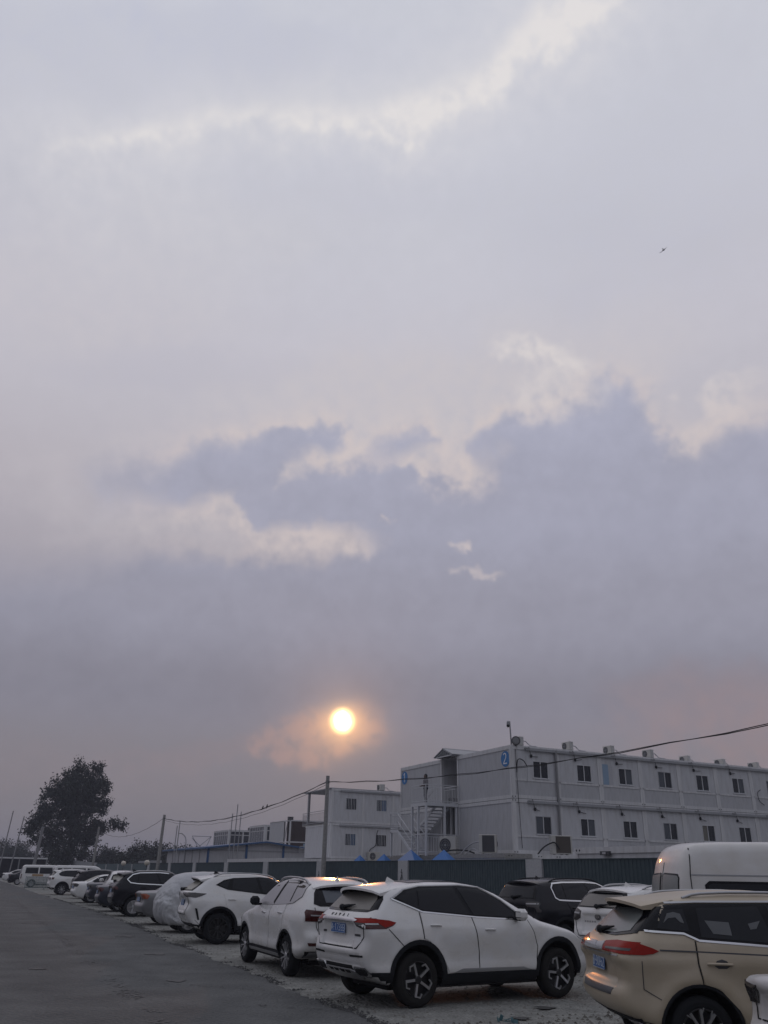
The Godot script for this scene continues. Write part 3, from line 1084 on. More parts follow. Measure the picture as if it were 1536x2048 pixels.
func lay(b: MB, cs: CarShape, view: String, poly: PackedVector2Array, off: float, res := 0.07, thick := 0.012) -> void:
	var ax := view_axes(view)
	var U: Vector3 = ax[0]
	var V: Vector3 = ax[1]
	var D: Vector3 = ax[2]
	var base := Vector3(cs.L * 0.5, 0, 0) if (view == "F") else Vector3.ZERO
	var from := {"R": Vector3(0, 0, 1.3), "L": Vector3(0, 0, -1.3), "B": Vector3(-0.35, 0, 0), "F": Vector3(cs.L + 0.35, 0, 0), "T": Vector3(0, cs.sp.H + 0.3, 0), "RB": Vector3(-0.9, 0, 0.9), "LB": Vector3(-0.9, 0, -0.9)}
	var st: Vector3 = from[view]
	var seen := {}
	var at := func(q: Vector2) -> Array:
		var key := Vector2i(q * 4000.0)
		if seen.has(key):
			return seen[key]
		var p := cs.hit(U * q.x + V * q.y + st, D)
		var r := []
		if p != Vector3.INF:
			var n := cs.grad(p)
			r = [p + n * off, n]
		seen[key] = r
		return r
	var lo := poly[0]
	var hi := poly[0]
	for q in poly:
		lo = lo.min(q)
		hi = hi.max(q)
	var nu := maxi(1, int(ceil((hi.x - lo.x) / res)))
	var nv := maxi(1, int(ceil((hi.y - lo.y) / res)))
	var cu := (hi.x - lo.x) / nu
	var cv := (hi.y - lo.y) / nv
	for i in nu:
		for j in nv:
			var o := lo + Vector2(i * cu, j * cv)
			var cell := PackedVector2Array([o, o + Vector2(cu, 0), o + Vector2(cu, cv), o + Vector2(0, cv)])
			for piece in Geometry2D.intersect_polygons(cell, poly):
				if Geometry2D.is_polygon_clockwise(piece):
					continue
				var t := Geometry2D.triangulate_polygon(piece)
				for m in range(0, t.size(), 3):
					var a: Array = at.call(piece[t[m]])
					var c: Array = at.call(piece[t[m + 1]])
					var d: Array = at.call(piece[t[m + 2]])
					if a.is_empty() or c.is_empty() or d.is_empty():
						continue
					if maxf(a[1].dot(D), maxf(c[1].dot(D), d[1].dot(D))) > -0.2:
						continue
					b.trin(a[0], c[0], d[0], a[1], c[1], d[1])
	if thick <= 0.0:
		return
	# the edge of the piece, turned down to the body
	var ctr := Vector3.ZERO
	for i in poly.size():
		var p := poly[i]
		var q := poly[(i + 1) % poly.size()]
		var nseg := maxi(1, int(ceil(p.distance_to(q) / (res * 1.5))))
		for s in nseg:
			var a: Array = at.call(p.lerp(q, float(s) / nseg))
			var c: Array = at.call(p.lerp(q, float(s + 1) / nseg))
			if a.is_empty() or c.is_empty() or a[1].dot(D) > -0.2 or c[1].dot(D) > -0.2:
				continue
			var side: Vector3 = (c[0] - a[0]).cross(a[1]).normalized()
			var mid2 := (p + q) * 0.5 + Vector2(0.003, 0).rotated((q - p).angle() - PI / 2)
			b.trin(a[0], c[0], c[0] - c[1] * thick, side, side, side)
			b.trin(a[0], c[0] - c[1] * thick, a[0] - a[1] * thick, side, side, side)


func put(car: Node, cs: CarShape, called: String, view: String, poly: Array, m: Material, off := 0.004, res := 0.07) -> MeshInstance3D:
	var b := MB.new()
	lay(b, cs, view, v2(poly), off, res * cs.sp.get("res", 1.0))
	if b.v.is_empty():
		return null
	return obj(called, b, m, car)


# the same piece on both flanks, each a mesh of its own
func both(car: Node, cs: CarShape, called: String, poly: Array, m: Material, off := 0.004, res := 0.07) -> Array:
	return [put(car, cs, called, "R", poly, m, off, res), put(car, cs, called, "L", poly, m, off, res)]


func stripe(car: Node, cs: CarShape, called: String, views: Array, line: Array, width: float, m: Material, off := 0.004, res := 0.09) -> void:
	for view in views:
		var b := MB.new()
		for poly in Geometry2D.offset_polyline(v2(line), width * 0.5, Geometry2D.JOIN_ROUND, Geometry2D.END_BUTT):
			if not Geometry2D.is_polygon_clockwise(poly):
				lay(b, cs, view, poly, off, res * cs.sp.get("res", 1.0), 0.006)
		if b.v.size():
			obj(called, b, m, car)


func ring(xc: float, yc: float, r0: float, r1: float, a0: float, a1: float, n := 18) -> Array:
	var out := []
	for i in n + 1:
		var a := deg_to_rad(lerpf(a0, a1, float(i) / n))
		out.append_array([xc + cos(a) * r1, yc + sin(a) * r1])
	for i in n + 1:
		var a := deg_to_rad(lerpf(a1, a0, float(i) / n))
		out.append_array([xc + cos(a) * r0, yc + sin(a) * r0])
	return out


func body_mesh(cs: CarShape, h: float) -> MB:
	var sp := cs.sp
	var got := nets(cs.f, Vector3(-0.1, 0.1, 0), Vector3(cs.L + 0.1, sp.H + 0.1, sp.hw + 0.12), h, true)
	var pts: PackedVector3Array = got[0]
	var tris: PackedInt32Array = got[1]
	var b := MB.new()
	var nor := PackedVector3Array()
	var inside := PackedByteArray()
	inside.resize(pts.size())
	var R: float = sp.R
	var ay: float = sp.get("ay", sp.r)
	for i in pts.size():
		var p := pts[i]
		var q := p
		# settle on the surface
		for t in 2:
			q -= cs.grad(q) * cs.f(q.x, q.y, q.z) * 0.8
		if p.z == 0.0:
			q.z = 0.0
		nor.append(cs.grad(q))
		if q.z > sp.hw - 0.40:
			for xc in [sp.xr, sp.xf]:
				if Vector2(q.x - xc, q.y - ay).length() < R and q.y < ay + R:
					inside[i] = 1
		pts[i] = q
	for t in range(0, tris.size(), 3):
		var a := tris[t]
		var c := tris[t + 1]
		var d := tris[t + 2]
		if inside[a] + inside[c] + inside[d] == 3:
			continue
		var q := [pts[a], pts[c], pts[d]]
		if inside[a] + inside[c] + inside[d] > 0:
			for e in 3:
				if inside[[a, c, d][e]]:
					var p: Vector3 = q[e]
					var xc: float = sp.xr if absf(p.x - sp.xr) < absf(p.x - sp.xf) else sp.xf
					var keep := false
					for k in 3:
						var w: int = [a, c, d][k]
						if not inside[w] and Vector2(pts[w].x - xc, pts[w].y - ay).length() < R:
							keep = true
					if keep:
						continue
					if p.y < ay:
						q[e] = Vector3(xc + signf(p.x - xc) * R, p.y, p.z)
						continue
					var v := Vector2(p.x - xc, p.y - ay).normalized() * R
					q[e] = Vector3(xc + v.x, ay + v.y, p.z)
		b.trin(q[0], q[1], q[2], nor[a], nor[c], nor[d])
		var mz := Vector3(1, 1, -1)
		b.trin(q[0] * mz, q[1] * mz, q[2] * mz, nor[a] * mz, nor[c] * mz, nor[d] * mz)
	return b


# ---------------------------------------------------------------- wheels
func make_wheel(r: float, w: float, style: String, tyre_mat: Material, parent: Node3D) -> void:
	# axis along z, outer face towards +z, centre at the origin
	var t := MB.new()
	var rim := r * 0.69 if style != "far" else r * 0.66
	t.lathe(Vector3.ZERO, Vector3.BACK, v2([rim - 0.01, -w * 0.5, rim + 0.02, -w * 0.5, r - 0.035, -w * 0.48, r - 0.012, -w * 0.40, r, -w * 0.30, r, w * 0.30, r - 0.012, w * 0.40, r - 0.035, w * 0.47, rim + 0.05, w * 0.50, rim + 0.015, w * 0.49, rim - 0.008, w * 0.44]), 28)
	obj("tyre", t, tyre_mat, parent)
	var d := MB.new()
	d.lathe(Vector3.ZERO, Vector3.BACK, v2([rim, w * 0.45, rim - 0.015, w * 0.46, rim - 0.025, w * 0.40, rim - 0.035, w * 0.05, 0.06, w * 0.0, 0.0, w * 0.0]), 28)
	var dark: Material = M.rim_dark
	var bright: Material = M.rim_bright
	obj("rim", d, bright if style == "plain" else dark, parent)
	var z := w * 0.36
	var n := 5
	if style == "black":
		bright = M.rim_dark
	if style == "split":
		n = 5
	for i in n:
		var s := MB.new()
		var a := TAU * i / n + 0.32
		var dir := Vector3(cos(a), sin(a), 0)
		var per := Vector3(-sin(a), cos(a), 0)
		var p0 := Vector3(0, 0, z) + dir * 0.03
		var p1 := Vector3(0, 0, z + 0.022) + dir * (rim - 0.02)
		match style:
			"five":
				s.bar(p0, p1, 0.034, 0.03, Vector3.BACK)
				s.bar(p1 - dir * 0.012, p1 - dir * 0.012 + per * 0.085, 0.020, 0.025, Vector3.BACK)
				s.bar(p1 - dir * 0.012 + per * 0.080, p1 - dir * 0.07 + per * 0.098, 0.018, 0.024, Vector3.BACK)
			"split", "black":
				for sg in [-1.0, 1.0]:
					s.bar(p0 + per * 0.012 * sg, p1 + per * 0.058 * sg, 0.026, 0.03, Vector3.BACK)
					s.bar(p0 + dir * 0.10 + per * 0.030 * sg, p1 + per * 0.098 * sg, 0.012, 0.022, Vector3.BACK)
			_:
				s.bar(p0, p1, 0.06, 0.03, Vector3.BACK)
		obj("spoke", s, bright, parent)
	var c := MB.new()
	c.lathe(Vector3(0, 0, z), Vector3.BACK, v2([0.062, -0.03, 0.058, 0.016, 0.045, 0.026, 0.0, 0.028]), 14)
	obj("hub_cap", c, dark if style == "five" else bright, parent)


func wheels(car: Node3D, sp: Dictionary) -> void:
	var first: Node3D = null
	for s in [1, -1]:
		for x in [sp.xr, sp.xf]:
			var w: Node3D
			if first == null:
				w = node("wheel", car)
				make_wheel(sp.r, sp.get("tw", 0.225), sp.get("wheel", "split"), sp.get("tyre", M.tyre), w)
				first = w
			else:
				w = first.duplicate()
				w.name = piece_name("wheel", car)
				car.add_child(w, true)
			w.position = Vector3(x, sp.r, s * sp.get("track", 0.79))
			w.rotation = Vector3(0, 0 if s > 0 else PI, 0.4 * x)
	# dark wells behind the wheels
	for s in [1, -1]:
		for x in [sp.xr, sp.xf]:
			var b := MB.new()
			var ay: float = sp.get("ay", sp.r)
			var z0: float = sp.hw - 0.42
			var z1: float = sp.hw - 0.03
			for i in 20:
				var a0 := lerpf(-0.05, PI + 0.05, i / 20.0)
				var a1 := lerpf(-0.05, PI + 0.05, (i + 1) / 20.0)
				var R: float = sp.R + 0.006
				var p0 := Vector3(x + cos(a0) * R, ay + sin(a0) * R, 0)
				var p1 := Vector3(x + cos(a1) * R, ay + sin(a1) * R, 0)
				b.quad(p0 + Vector3(0, 0, s * z0), p1 + Vector3(0, 0, s * z0), p1 + Vector3(0, 0, s * z1), p0 + Vector3(0, 0, s * z1))
				b.tri(Vector3(x, ay, s * z0), Vector3(p0.x, p0.y, s * z0), Vector3(p1.x, p1.y, s * z0))
			obj("wheel_well", b, M.arch_black, car)


func underbody(car: Node3D, sp: Dictionary) -> void:
	var b := MB.new()
	b.bb(Vector3(sp.xr - 0.3, 0.20, -0.52), Vector3(sp.xf + 0.3, 0.30, 0.52))
	for x in [sp.xr, sp.xf]:
		b.cyl(Vector3(x, sp.r, -0.7), Vector3(x, sp.r, 0.7), 0.045, 0.045, 8)
	obj("underbody", b, M.arch_black, car)


# ---------------------------------------------------------------- fittings
func lettering(car: Node3D, called: String, text: String, size: float, at: Vector3, facing: Vector3, m: Material, depth := 0.006, font := "Droid Sans", wide := 1.0) -> MeshInstance3D:
	var t := TextMesh.new()
	var sf := SystemFont.new()
	sf.font_names = PackedStringArray([font])
	t.font = sf
	t.text = text
	t.font_size = 32
	t.pixel_size = size / 24.0
	t.depth = depth
	t.curve_step = 2.0
	var o := MeshInstance3D.new()
	o.name = piece_name(called, car)
	o.mesh = t
	o.material_override = m
	car.add_child(o, true)
	var z := facing.normalized()
	var x := Vector3.UP.cross(z).normalized()
	o.transform = Transform3D(Basis(x * wide, z.cross(x), z), at)
	return o


func number_plate(car: Node3D, cs: CarShape, y: float, z: float, text: String) -> void:
	var p := cs.hit(Vector3(-0.35, y, z), Vector3.RIGHT)
	var n := Vector3(-1, 0.06, 0).normalized()
	var o := node("number_plate", car)
	o.position = p + n * 0.016
	var zz := n
	var xx := Vector3.UP.cross(zz).normalized()
	o.basis = Basis(xx, zz.cross(xx), zz)
	var b := MB.new()
	b.rbox(Vector3.ZERO, Vector3(0.44, 0.14, 0.012), 0.004)
	obj("plate", b, M.plate_blue, o)
	var fr := MB.new()
	for sg in [-1, 1]:
		fr.box(Vector3(0, sg * 0.066, 0.007), Vector3(0.43, 0.004, 0.003))
		fr.box(Vector3(sg * 0.214, 0, 0.007), Vector3(0.004, 0.13, 0.003))
	obj("plate_border", fr, M.plate_text, o)
	lettering(o, "plate_number", text, 0.098, Vector3(0, 0, 0.007), Vector3.BACK, M.plate_text, 0.003, "Droid Sans", 0.92)


func handle_at(car: Node, cs: CarShape, x: float, y: float, s: int, m: Material, length := 0.2) -> void:
	var p := cs.hit(Vector3(x, y, s * 1.4), Vector3(0, 0, -s))
	var q := cs.hit(Vector3(x + length, y - 0.004, s * 1.4), Vector3(0, 0, -s))
	if p == Vector3.INF or q == Vector3.INF:
		return
	var o := Vector3(0, 0, s * 0.030)
	var b := MB.new()
	b.tube(PackedVector3Array([p - Vector3(0, 0, s * 0.01), p + o * 0.8 + Vector3(0.015, 0.003, 0), p.lerp(q, 0.3) + o * 1.15 + Vector3(0, 0.006, 0), p.lerp(q, 0.7) + o * 1.15 + Vector3(0, 0.006, 0), q + o * 0.8 - Vector3(0.015, -0.003, 0), q - Vector3(0, 0, s * 0.01)]), 0.014, 7)
	obj("handle", b, m, car)


func mirror_at(car: Node3D, cs: CarShape, x: float, y: float, s: int, m: Material, size := Vector3(0.14, 0.17, 0.22)) -> void:
	var p := cs.hit(Vector3(x, y, s * 1.4), Vector3(0, 0, -s))
	if p == Vector3.INF:
		return
	var o := node("mirror", car)
	o.position = p
	var b := MB.new()
	var c := Vector3(0.02, 0.05, s * (size.z * 0.5 + 0.05))
	# a rounded pod
	var pts := []
	b.rbox(c, size, 0.05, Basis(Vector3.UP, s * 0.18))
	obj("mirror_shell", b, m, o)
	var f := MB.new()
	f.box(c - Vector3(size.x * 0.50 - 0.002, 0, -s * -0.012), Vector3(0.010, size.y * 0.55, size.z * 0.55), Basis(Vector3.UP, s * 0.18))
	obj("mirror_glass", f, M.glass_dark, o)
	var st := MB.new()
	st.bar(Vector3(0, -0.01, -s * 0.03), c - Vector3(0, size.y * 0.42, 0), 0.07, 0.04)
	obj("mirror_foot", st, M.black_plastic, o)


func roof_rail(car: Node3D, cs: CarShape, x0: float, x1: float, z: float, lift: float, m: Material, r := 0.018) -> void:
	for s in [1, -1]:
		var pts := PackedVector3Array()
		for i in 15:
			var t := i / 14.0
			var x := lerpf(x0, x1, t)
			var p := cs.hit(Vector3(x, cs.sp.H + 0.3, s * z), Vector3.DOWN)
			if p == Vector3.INF:
				continue
			var up := lift * pow(clampf(minf(t, 1.0 - t) / 0.12, 0.0, 1.0), 0.6)
			pts.append(p + Vector3(0, up, 0))
		if pts.size() > 3:
			var b := MB.new()
			b.tube(pts, r, 8)
			obj("roof_rail", b, m, car)


func fin(car: Node3D, cs: CarShape, x: float, m: Material) -> void:
	var p := cs.hit(Vector3(x, cs.sp.H + 0.3, 0), Vector3.DOWN)
	var b := MB.new()
	var prof := [Vector3(-0.07, 0.075, 0), Vector3(-0.09, -0.01, 0), Vector3(0.12, -0.01, 0)]
	for s in [1, -1]:
		var k := Vector3(0, 0, s * 0.025)
		b.out4(p + prof[0], p + prof[1] + k, p + prof[2], p + prof[0], p)
	b.tri(p + prof[0], p + prof[1] + Vector3(0, 0, -0.025), p + prof[1] + Vector3(0, 0, 0.025))
	obj("antenna_fin", b, m, car)


func spoiler(car: Node3D, cs: CarShape, x0: float, x1: float, half: float, drop: float, m: Material, under: Material) -> void:
	# a lip that carries the roof line on over the rear glass
	var top := []
	var n := 10
	for i in n + 1:
		var z := lerpf(-half, half, float(i) / n)
		var bow := 0.16 * pow(absf(z) / half, 2.0)
		var p := cs.hit(Vector3(x1 + bow * 0.3, cs.sp.H + 0.3, z), Vector3.DOWN)
		var e := Vector3(x0 + bow, p.y - drop - 0.03 * pow(absf(z) / half, 2.0), z)
		top.append([p + Vector3(0, 0.006, 0), e])
	var b := MB.new()
	var u := MB.new()
	var th := Vector3(0.02, -0.035, 0)
	for i in n:
		var a: Array = top[i]
		var c: Array = top[i + 1]
		var na := cs.grad(a[0] - Vector3(0, 0.01, 0))
		var nc := cs.grad(c[0] - Vector3(0, 0.01, 0))
		var me := (na + Vector3(-0.25, 0.1, 0)).normalized()
		var mf := (nc + Vector3(-0.25, 0.1, 0)).normalized()
		b.trin(a[0], c[0], c[1], na, nc, mf)
		b.trin(a[0], c[1], a[1], na, mf, me)
		var n1 := Vector3(-1, 0.1, 0).normalized()
		b.trin(a[1], c[1], c[1] + th, n1, n1, n1)
		b.trin(a[1], c[1] + th, a[1] + th, n1, n1, n1)
		var n2 := Vector3(-0.2, -1, 0).normalized()
		u.trin(a[1] + th, c[1] + th, c[0] + Vector3(0.02, -0.09, 0), n2, n2, n2)
		u.trin(a[1] + th, c[0] + Vector3(0.02, -0.09, 0), a[0] + Vector3(0.02, -0.09, 0), n2, n2, n2)
	for e in [top[0], top[n]]:
		var sg := Vector3(0, 0, signf(e[0].z))
		b.trin(e[0], e[1], e[1] + th, sg, sg, sg)
		b.trin(e[0], e[1] + th, e[0] + Vector3(0.02, -0.09, 0), sg, sg, sg)
	var o := obj("spoiler", b, m, car)
	obj("spoiler_underside", u, under, o)


func wiper(car: Node3D, cs: CarShape, y0: float, z0: float, z1: float) -> void:
	var b := MB.new()
	var p := cs.hit(Vector3(-0.35, y0, z0), Vector3.RIGHT) + Vector3(-0.03, 0.02, 0)
	var q := cs.hit(Vector3(-0.35, y0 + 0.045, z1), Vector3.RIGHT) + Vector3(-0.03, 0.02, 0)
	b.ball(p, Vector3(0.04, 0.045, 0.06), 10, 6)
	b.cyl(p, p.lerp(q, 0.55), 0.032, 0.022, 8)
	b.cyl(p.lerp(q, 0.5), q, 0.020, 0.008, 8)
	obj("wiper", b, M.black_plastic, car)


func car_base(called: String, label: String, category: String, sp: Dictionary, at: Vector3, yaw: float, paint: Material, cell: float, group := "") -> Array:
	var car := thing(called, label, category, at, -deg_to_rad(yaw), group)
	var cs := CarShape.new(sp)
	obj("body", body_mesh(cs, cell), paint, car)
	wheels(car, sp)
	underbody(car, sp)
	return [car, cs]

# ---------------------------------------------------------------- the cars
func suv_spec(over := {}) -> Dictionary:
	var sp := {
		"L": 4.62, "H": 1.70, "hw": 0.92, "belt": 1.18, "xr": 0.93, "xf": 3.655, "r": 0.36, "R": 0.445, "ay": 0.39, "track": 0.79, "tw": 0.23, "k": 0.10, "bow_r": 0.10, "bow_f": 0.24, "crown": 0.10, "flare": 0.018,
		"side": v2([0.12, 0.44, 0.03, 0.56, 0.0, 0.70, 0.02, 0.80, 0.05, 0.92, 0.03, 1.06, 0.015, 1.13, 0.09, 1.22, 0.19, 1.29, 0.44, 1.51, 0.54, 1.595, 0.90, 1.655, 1.40, 1.69, 1.90, 1.69, 2.30, 1.645, 2.62, 1.54, 3.02, 1.34, 3.36, 1.175, 3.72, 1.10, 4.06, 1.02, 4.36, 0.90, 4.53, 0.78, 4.61, 0.62, 4.60, 0.46, 4.46, 0.30, 4.10, 0.24, 0.70, 0.24, 0.36, 0.32]),
		"section": [0.10, 0.13, 0.24, 0.09, 0.36, 0.045, 0.46, 0.012, 0.60, 0.022, 0.75, 0.012, 0.92, 0.0, 1.03, 0.010, 1.10, 0.035, 1.18, 0.065, 1.30, 0.12, 1.45, 0.19, 1.60, 0.27, 1.75, 0.36],
		"plan": [-0.1, 0.20, 0.0, 0.13, 0.15, 0.075, 0.45, 0.025, 0.95, 0.0, 3.5, 0.0, 3.9, 0.02, 4.2, 0.06, 4.45, 0.14, 4.62, 0.25],
		"gplan": [0.0, 0.03, 0.4, 0.02, 0.9, 0.0, 1.4, 0.0, 2.3, 0.0, 3.0, 0.05, 3.4, 0.10],
		"dents": [[0.93, 0.13, 0.44, 0.030, 0.07], [0.60, 0.05, 0.62, 0.022, 0.05]],
	}
	sp.merge(over, true)
	return sp


func white_suv_near() -> void:
	var sp := suv_spec({"wheel": "five", "tyre": M.tyre_dusty})
	var got := car_base("parked_car", "white coupe-like SUV with five-spoke wheels, whole right side in view, nearest the road edge", "car", sp, Vector3(5.54, 0, -13.06), -5.3, M.paint_white, 0.032, "cars parked in the row beside the road")
	var car: Node3D = got[0]
	var cs: CarShape = got[1]
	# side glass, its dark surround and the bright strip round it
	both(car, cs, "window_surround", [0.58, 1.43, 0.80, 1.545, 1.09, 1.595, 1.86, 1.615, 2.24, 1.585, 2.62, 1.405, 2.94, 1.18, 2.86, 1.145, 2.05, 1.185, 1.04, 1.265], M.black_plastic, 0.006)
	both(car, cs, "window", [0.66, 1.43, 0.82, 1.52, 1.02, 1.565, 0.975, 1.29], M.glass_dark, 0.010)
	both(car, cs, "window", [1.00, 1.285, 1.05, 1.572, 1.72, 1.592, 1.92, 1.212], M.glass_dark, 0.010)
	both(car, cs, "window", [1.99, 1.208, 1.80, 1.592, 2.20, 1.568, 2.58, 1.395, 2.84, 1.19, 2.82, 1.165], M.glass_dark, 0.010)
	stripe(car, cs, "chrome_strip", ["R", "L"], [2.96, 1.165, 2.86, 1.135, 2.05, 1.175, 1.04, 1.253, 0.55, 1.43], 0.018, M.chrome, 0.013)
	stripe(car, cs, "chrome_strip", ["R", "L"], [0.55, 1.435, 0.79, 1.555, 1.09, 1.606, 1.86, 1.627, 2.26, 1.597, 2.64, 1.41, 2.97, 1.17], 0.014, M.satin_silver, 0.013)
	# doors stand a little proud, with open gaps round them
	var door_r := [1.00, 1.245, 1.93, 1.172, 1.985, 0.95, 2.03, 0.69, 2.03, 0.44, 1.47, 0.44, 1.36, 0.66, 1.12, 0.86, 1.02, 0.90]
	var door_f := [1.95, 1.17, 2.86, 1.13, 3.04, 1.13, 3.14, 0.95, 3.20, 0.75, 3.15, 0.44, 2.05, 0.44, 2.05, 0.69, 2.005, 0.95]
	for d in both(car, cs, "door", door_r, M.paint_white, 0.009, 0.06):
		handle_at(d, cs, 1.14, 1.075, 1 if d.name == "door" else -1, M.paint_white)
	for d in both(car, cs, "door", door_f, M.paint_white, 0.009, 0.06):
		handle_at(d, cs, 2.16, 1.005, 1 if d.name == "door_002" else -1, M.paint_white)
	stripe(car, cs, "door_gap", ["R", "L"], [1.01, 0.90, 0.985, 1.25], 0.012, M.gap_black, 0.005)
	stripe(car, cs, "door_gap", ["R", "L"], [1.94, 1.17, 1.995, 0.95, 2.04, 0.69, 2.04, 0.43], 0.014, M.gap_black, 0.005)
	stripe(car, cs, "door_gap", ["R", "L"], [3.05, 1.13, 3.15, 0.95, 3.21, 0.75, 3.16, 0.43], 0.013, M.gap_black, 0.005)
	stripe(car, cs, "panel_gap", ["R", "L"], [0.42, 1.03, 0.66, 0.81], 0.010, M.gap_black, 0.005)
	stripe(car, cs, "panel_gap", ["R", "L"], [3.22, 1.155, 3.42, 1.13, 3.75, 1.06, 4.05, 0.98], 0.010, M.gap_black, 0.005)
	# unpainted cladding round the arches and along the sills
	for x in [0.93, 3.655]:
		both(car, cs, "arch_cladding", ring(x, 0.39, 0.435, 0.50, -6, 186), M.black_plastic, 0.012, 0.06)
	both(car, cs, "bumper_cladding", [0.10, 0.30, 0.44, 0.26, 0.46, 0.47, 0.10, 0.47], M.black_plastic, 0.009)
	both(car, cs, "sill_cladding", [1.36, 0.26, 3.2, 0.26, 3.2, 0.425, 1.38, 0.425], M.black_plastic, 0.010)
	both(car, cs, "sill_strip", [1.56, 0.435, 1.72, 0.485, 2.9, 0.475, 3.08, 0.43, 2.9, 0.43], M.satin_silver, 0.012)
	# rear end
	put(car, cs, "window_surround", "B", [-0.73, 1.285, -0.67, 1.42, -0.56, 1.535, -0.3, 1.565, 0.3, 1.565, 0.56, 1.535, 0.67, 1.42, 0.73, 1.285, 0.60, 1.245, -0.60, 1.245], M.glass_black, 0.007)
	put(car, cs, "rear_window", "B", [-0.62, 1.27, -0.58, 1.42, -0.48, 1.50, 0.48, 1.50, 0.58, 1.42, 0.62, 1.27], M.glass_dusty, 0.011)
	spoiler(car, cs, 0.24, 0.66, 0.62, 0.035, M.paint_white, M.black_plastic)
	wiper(car, cs, 1.275, -0.06, 0.24)
	fin(car, cs, 0.98, M.paint_white)
	stripe(car, cs, "gate_gap", ["B"], [-0.74, 1.16, -0.72, 0.92, -0.58, 0.765, 0.58, 0.765, 0.72, 0.92, 0.74, 1.16, 0.80, 1.26], 0.013, M.gap_black, 0.005)
	put(car, cs, "gate_lip", "B", [-0.57, 0.775, -0.68, 0.87, 0.68, 0.87, 0.57, 0.775], M.paint_white, 0.007)
	for s in [1, -1]:
		var vb := "RB" if s > 0 else "LB"
		var lens := node("tail_lamp", car)
		put(lens, cs, "lamp_housing", "B", [s * 0.36, 1.155, s * 0.46, 1.165, s * 0.74, 1.17, s * 0.86, 1.165, s * 0.86, 1.03, s * 0.70, 1.03, s * 0.56, 1.06, s * 0.48, 1.11], M.lamp_smoke, 0.006)
		put(lens, cs, "lamp_lens", "B", [s * 0.40, 1.155, s * 0.74, 1.168, s * 0.84, 1.16, s * 0.84, 1.10, s * 0.50, 1.11], M.lamp_red, 0.010)
		put(lens, cs, "lamp_housing", "R" if s > 0 else "L", [0.05, 1.165, 0.22, 1.165, 0.44, 1.145, 0.555, 1.115, 0.50, 1.075, 0.38, 1.035, 0.05, 1.03], M.lamp_dark_red, 0.006, 0.04)
		put(lens, cs, "lamp_lens", "R" if s > 0 else "L", [0.05, 1.16, 0.22, 1.162, 0.44, 1.142, 0.55, 1.115, 0.49, 1.08, 0.36, 1.05, 0.26, 1.11, 0.05, 1.105], M.lamp_red, 0.010, 0.04)
		put(lens, cs, "lamp_bar", "R" if s > 0 else "L", [0.06, 1.10, 0.26, 1.105, 0.27, 1.085, 0.06, 1.08], M.lamp_clear, 0.013, 0.04)
		put(car, cs, "reflector", "B", [s * 0.40, 0.675, s * 0.74, 0.685, s * 0.74, 0.66, s * 0.40, 0.65], M.gap_black, 0.006)
		put(car, cs, "exhaust_trim", "B", [s * 0.42, 0.475, s * 0.47, 0.53, s * 0.76, 0.535, s * 0.80, 0.45, s * 0.72, 0.40, s * 0.50, 0.40], M.chrome, 0.018)
		put(car, cs, "exhaust_mouth", "B", [s * 0.48, 0.475, s * 0.51, 0.505, s * 0.73, 0.51, s * 0.75, 0.455, s * 0.70, 0.43, s * 0.52, 0.43], M.gap_black, 0.024)
	put(car, cs, "bumper_insert", "B", [-0.40, 0.535, 0.40, 0.535, 0.44, 0.48, 0.40, 0.455, -0.40, 0.455, -0.44, 0.48], M.gap_black, 0.008)
	var sk := put(car, cs, "skid_plate", "B", [-0.46, 0.47, -0.36, 0.49, 0.36, 0.49, 0.46, 0.47, 0.52, 0.40, 0.40, 0.345, -0.40, 0.345, -0.52, 0.40], M.satin_silver, 0.022)
	for z in [-0.26, -0.09, 0.09, 0.26]:
		put(sk, cs, "slot", "B", [z - 0.06, 0.475, z + 0.06, 0.475, z + 0.045, 0.445, z - 0.045, 0.445], M.gap_black, 0.027)
	put(car, cs, "chrome_bar", "B", [-0.50, 1.135, -0.44, 1.155, 0.44, 1.155, 0.56, 1.13, 0.50, 1.115, -0.5, 1.115], M.chrome, 0.020)
	var word := "HAVAL"
	for i in 5:
		var z := -0.25 + i * 0.125
		var p := cs.hit(Vector3(-0.3, 1.195, z), Vector3.RIGHT)
		lettering(car, "letter", word[i], 0.046, p + Vector3(-0.004, 0, 0), -Vector3(1, -0.75, 0).normalized() * Vector3(1, 1, 1), M.badge_dark, 0.008, "Droid Sans", 1.25)
	number_plate(car, cs, 1.015, 0.0, "A·17393")
	put(car, cs, "badge", "B", [0.46, 0.955, 0.64, 0.955, 0.64, 0.925, 0.46, 0.925], M.badge_dark, 0.006)
	put(car, cs, "badge", "B", [-0.50, 0.965, -0.44, 0.965, -0.44, 0.935, -0.50, 0.935], M.badge_dark, 0.006)
	# front end
	for s in [1, -1]:
		mirror_at(car, cs, 2.80, 1.165, s, M.paint_white)
		put(car, cs, "headlamp", "R" if s > 0 else "L", [3.98, 0.985, 4.22, 0.925, 4.42, 0.84, 4.44, 0.79, 4.30, 0.80, 4.16, 0.86], M.lamp_clear, 0.006, 0.05)
		put(car, cs, "headlamp_edge", "R" if s > 0 else "L", [3.96, 0.995, 4.22, 0.935, 4.22, 0.915, 4.02, 0.965], M.gap_black, 0.009, 0.05)
	put(car, cs, "windscreen", "T", [2.42, -0.60, 2.42, 0.60, 2.9, 0.68, 3.34, 0.72, 3.36, 0.0, 3.34, -0.72, 2.9, -0.68], M.glass_black, 0.004)
	put(car, cs, "sunroof", "T", [1.05, -0.42, 1.05, 0.42, 2.15, 0.42, 2.15, -0.42], M.glass_black, 0.007)
	put(car, cs, "grille", "F", [-0.5, 0.5, 0.5, 0.5, 0.6, 0.78, -0.6, 0.78], M.gap_black, 0.006)


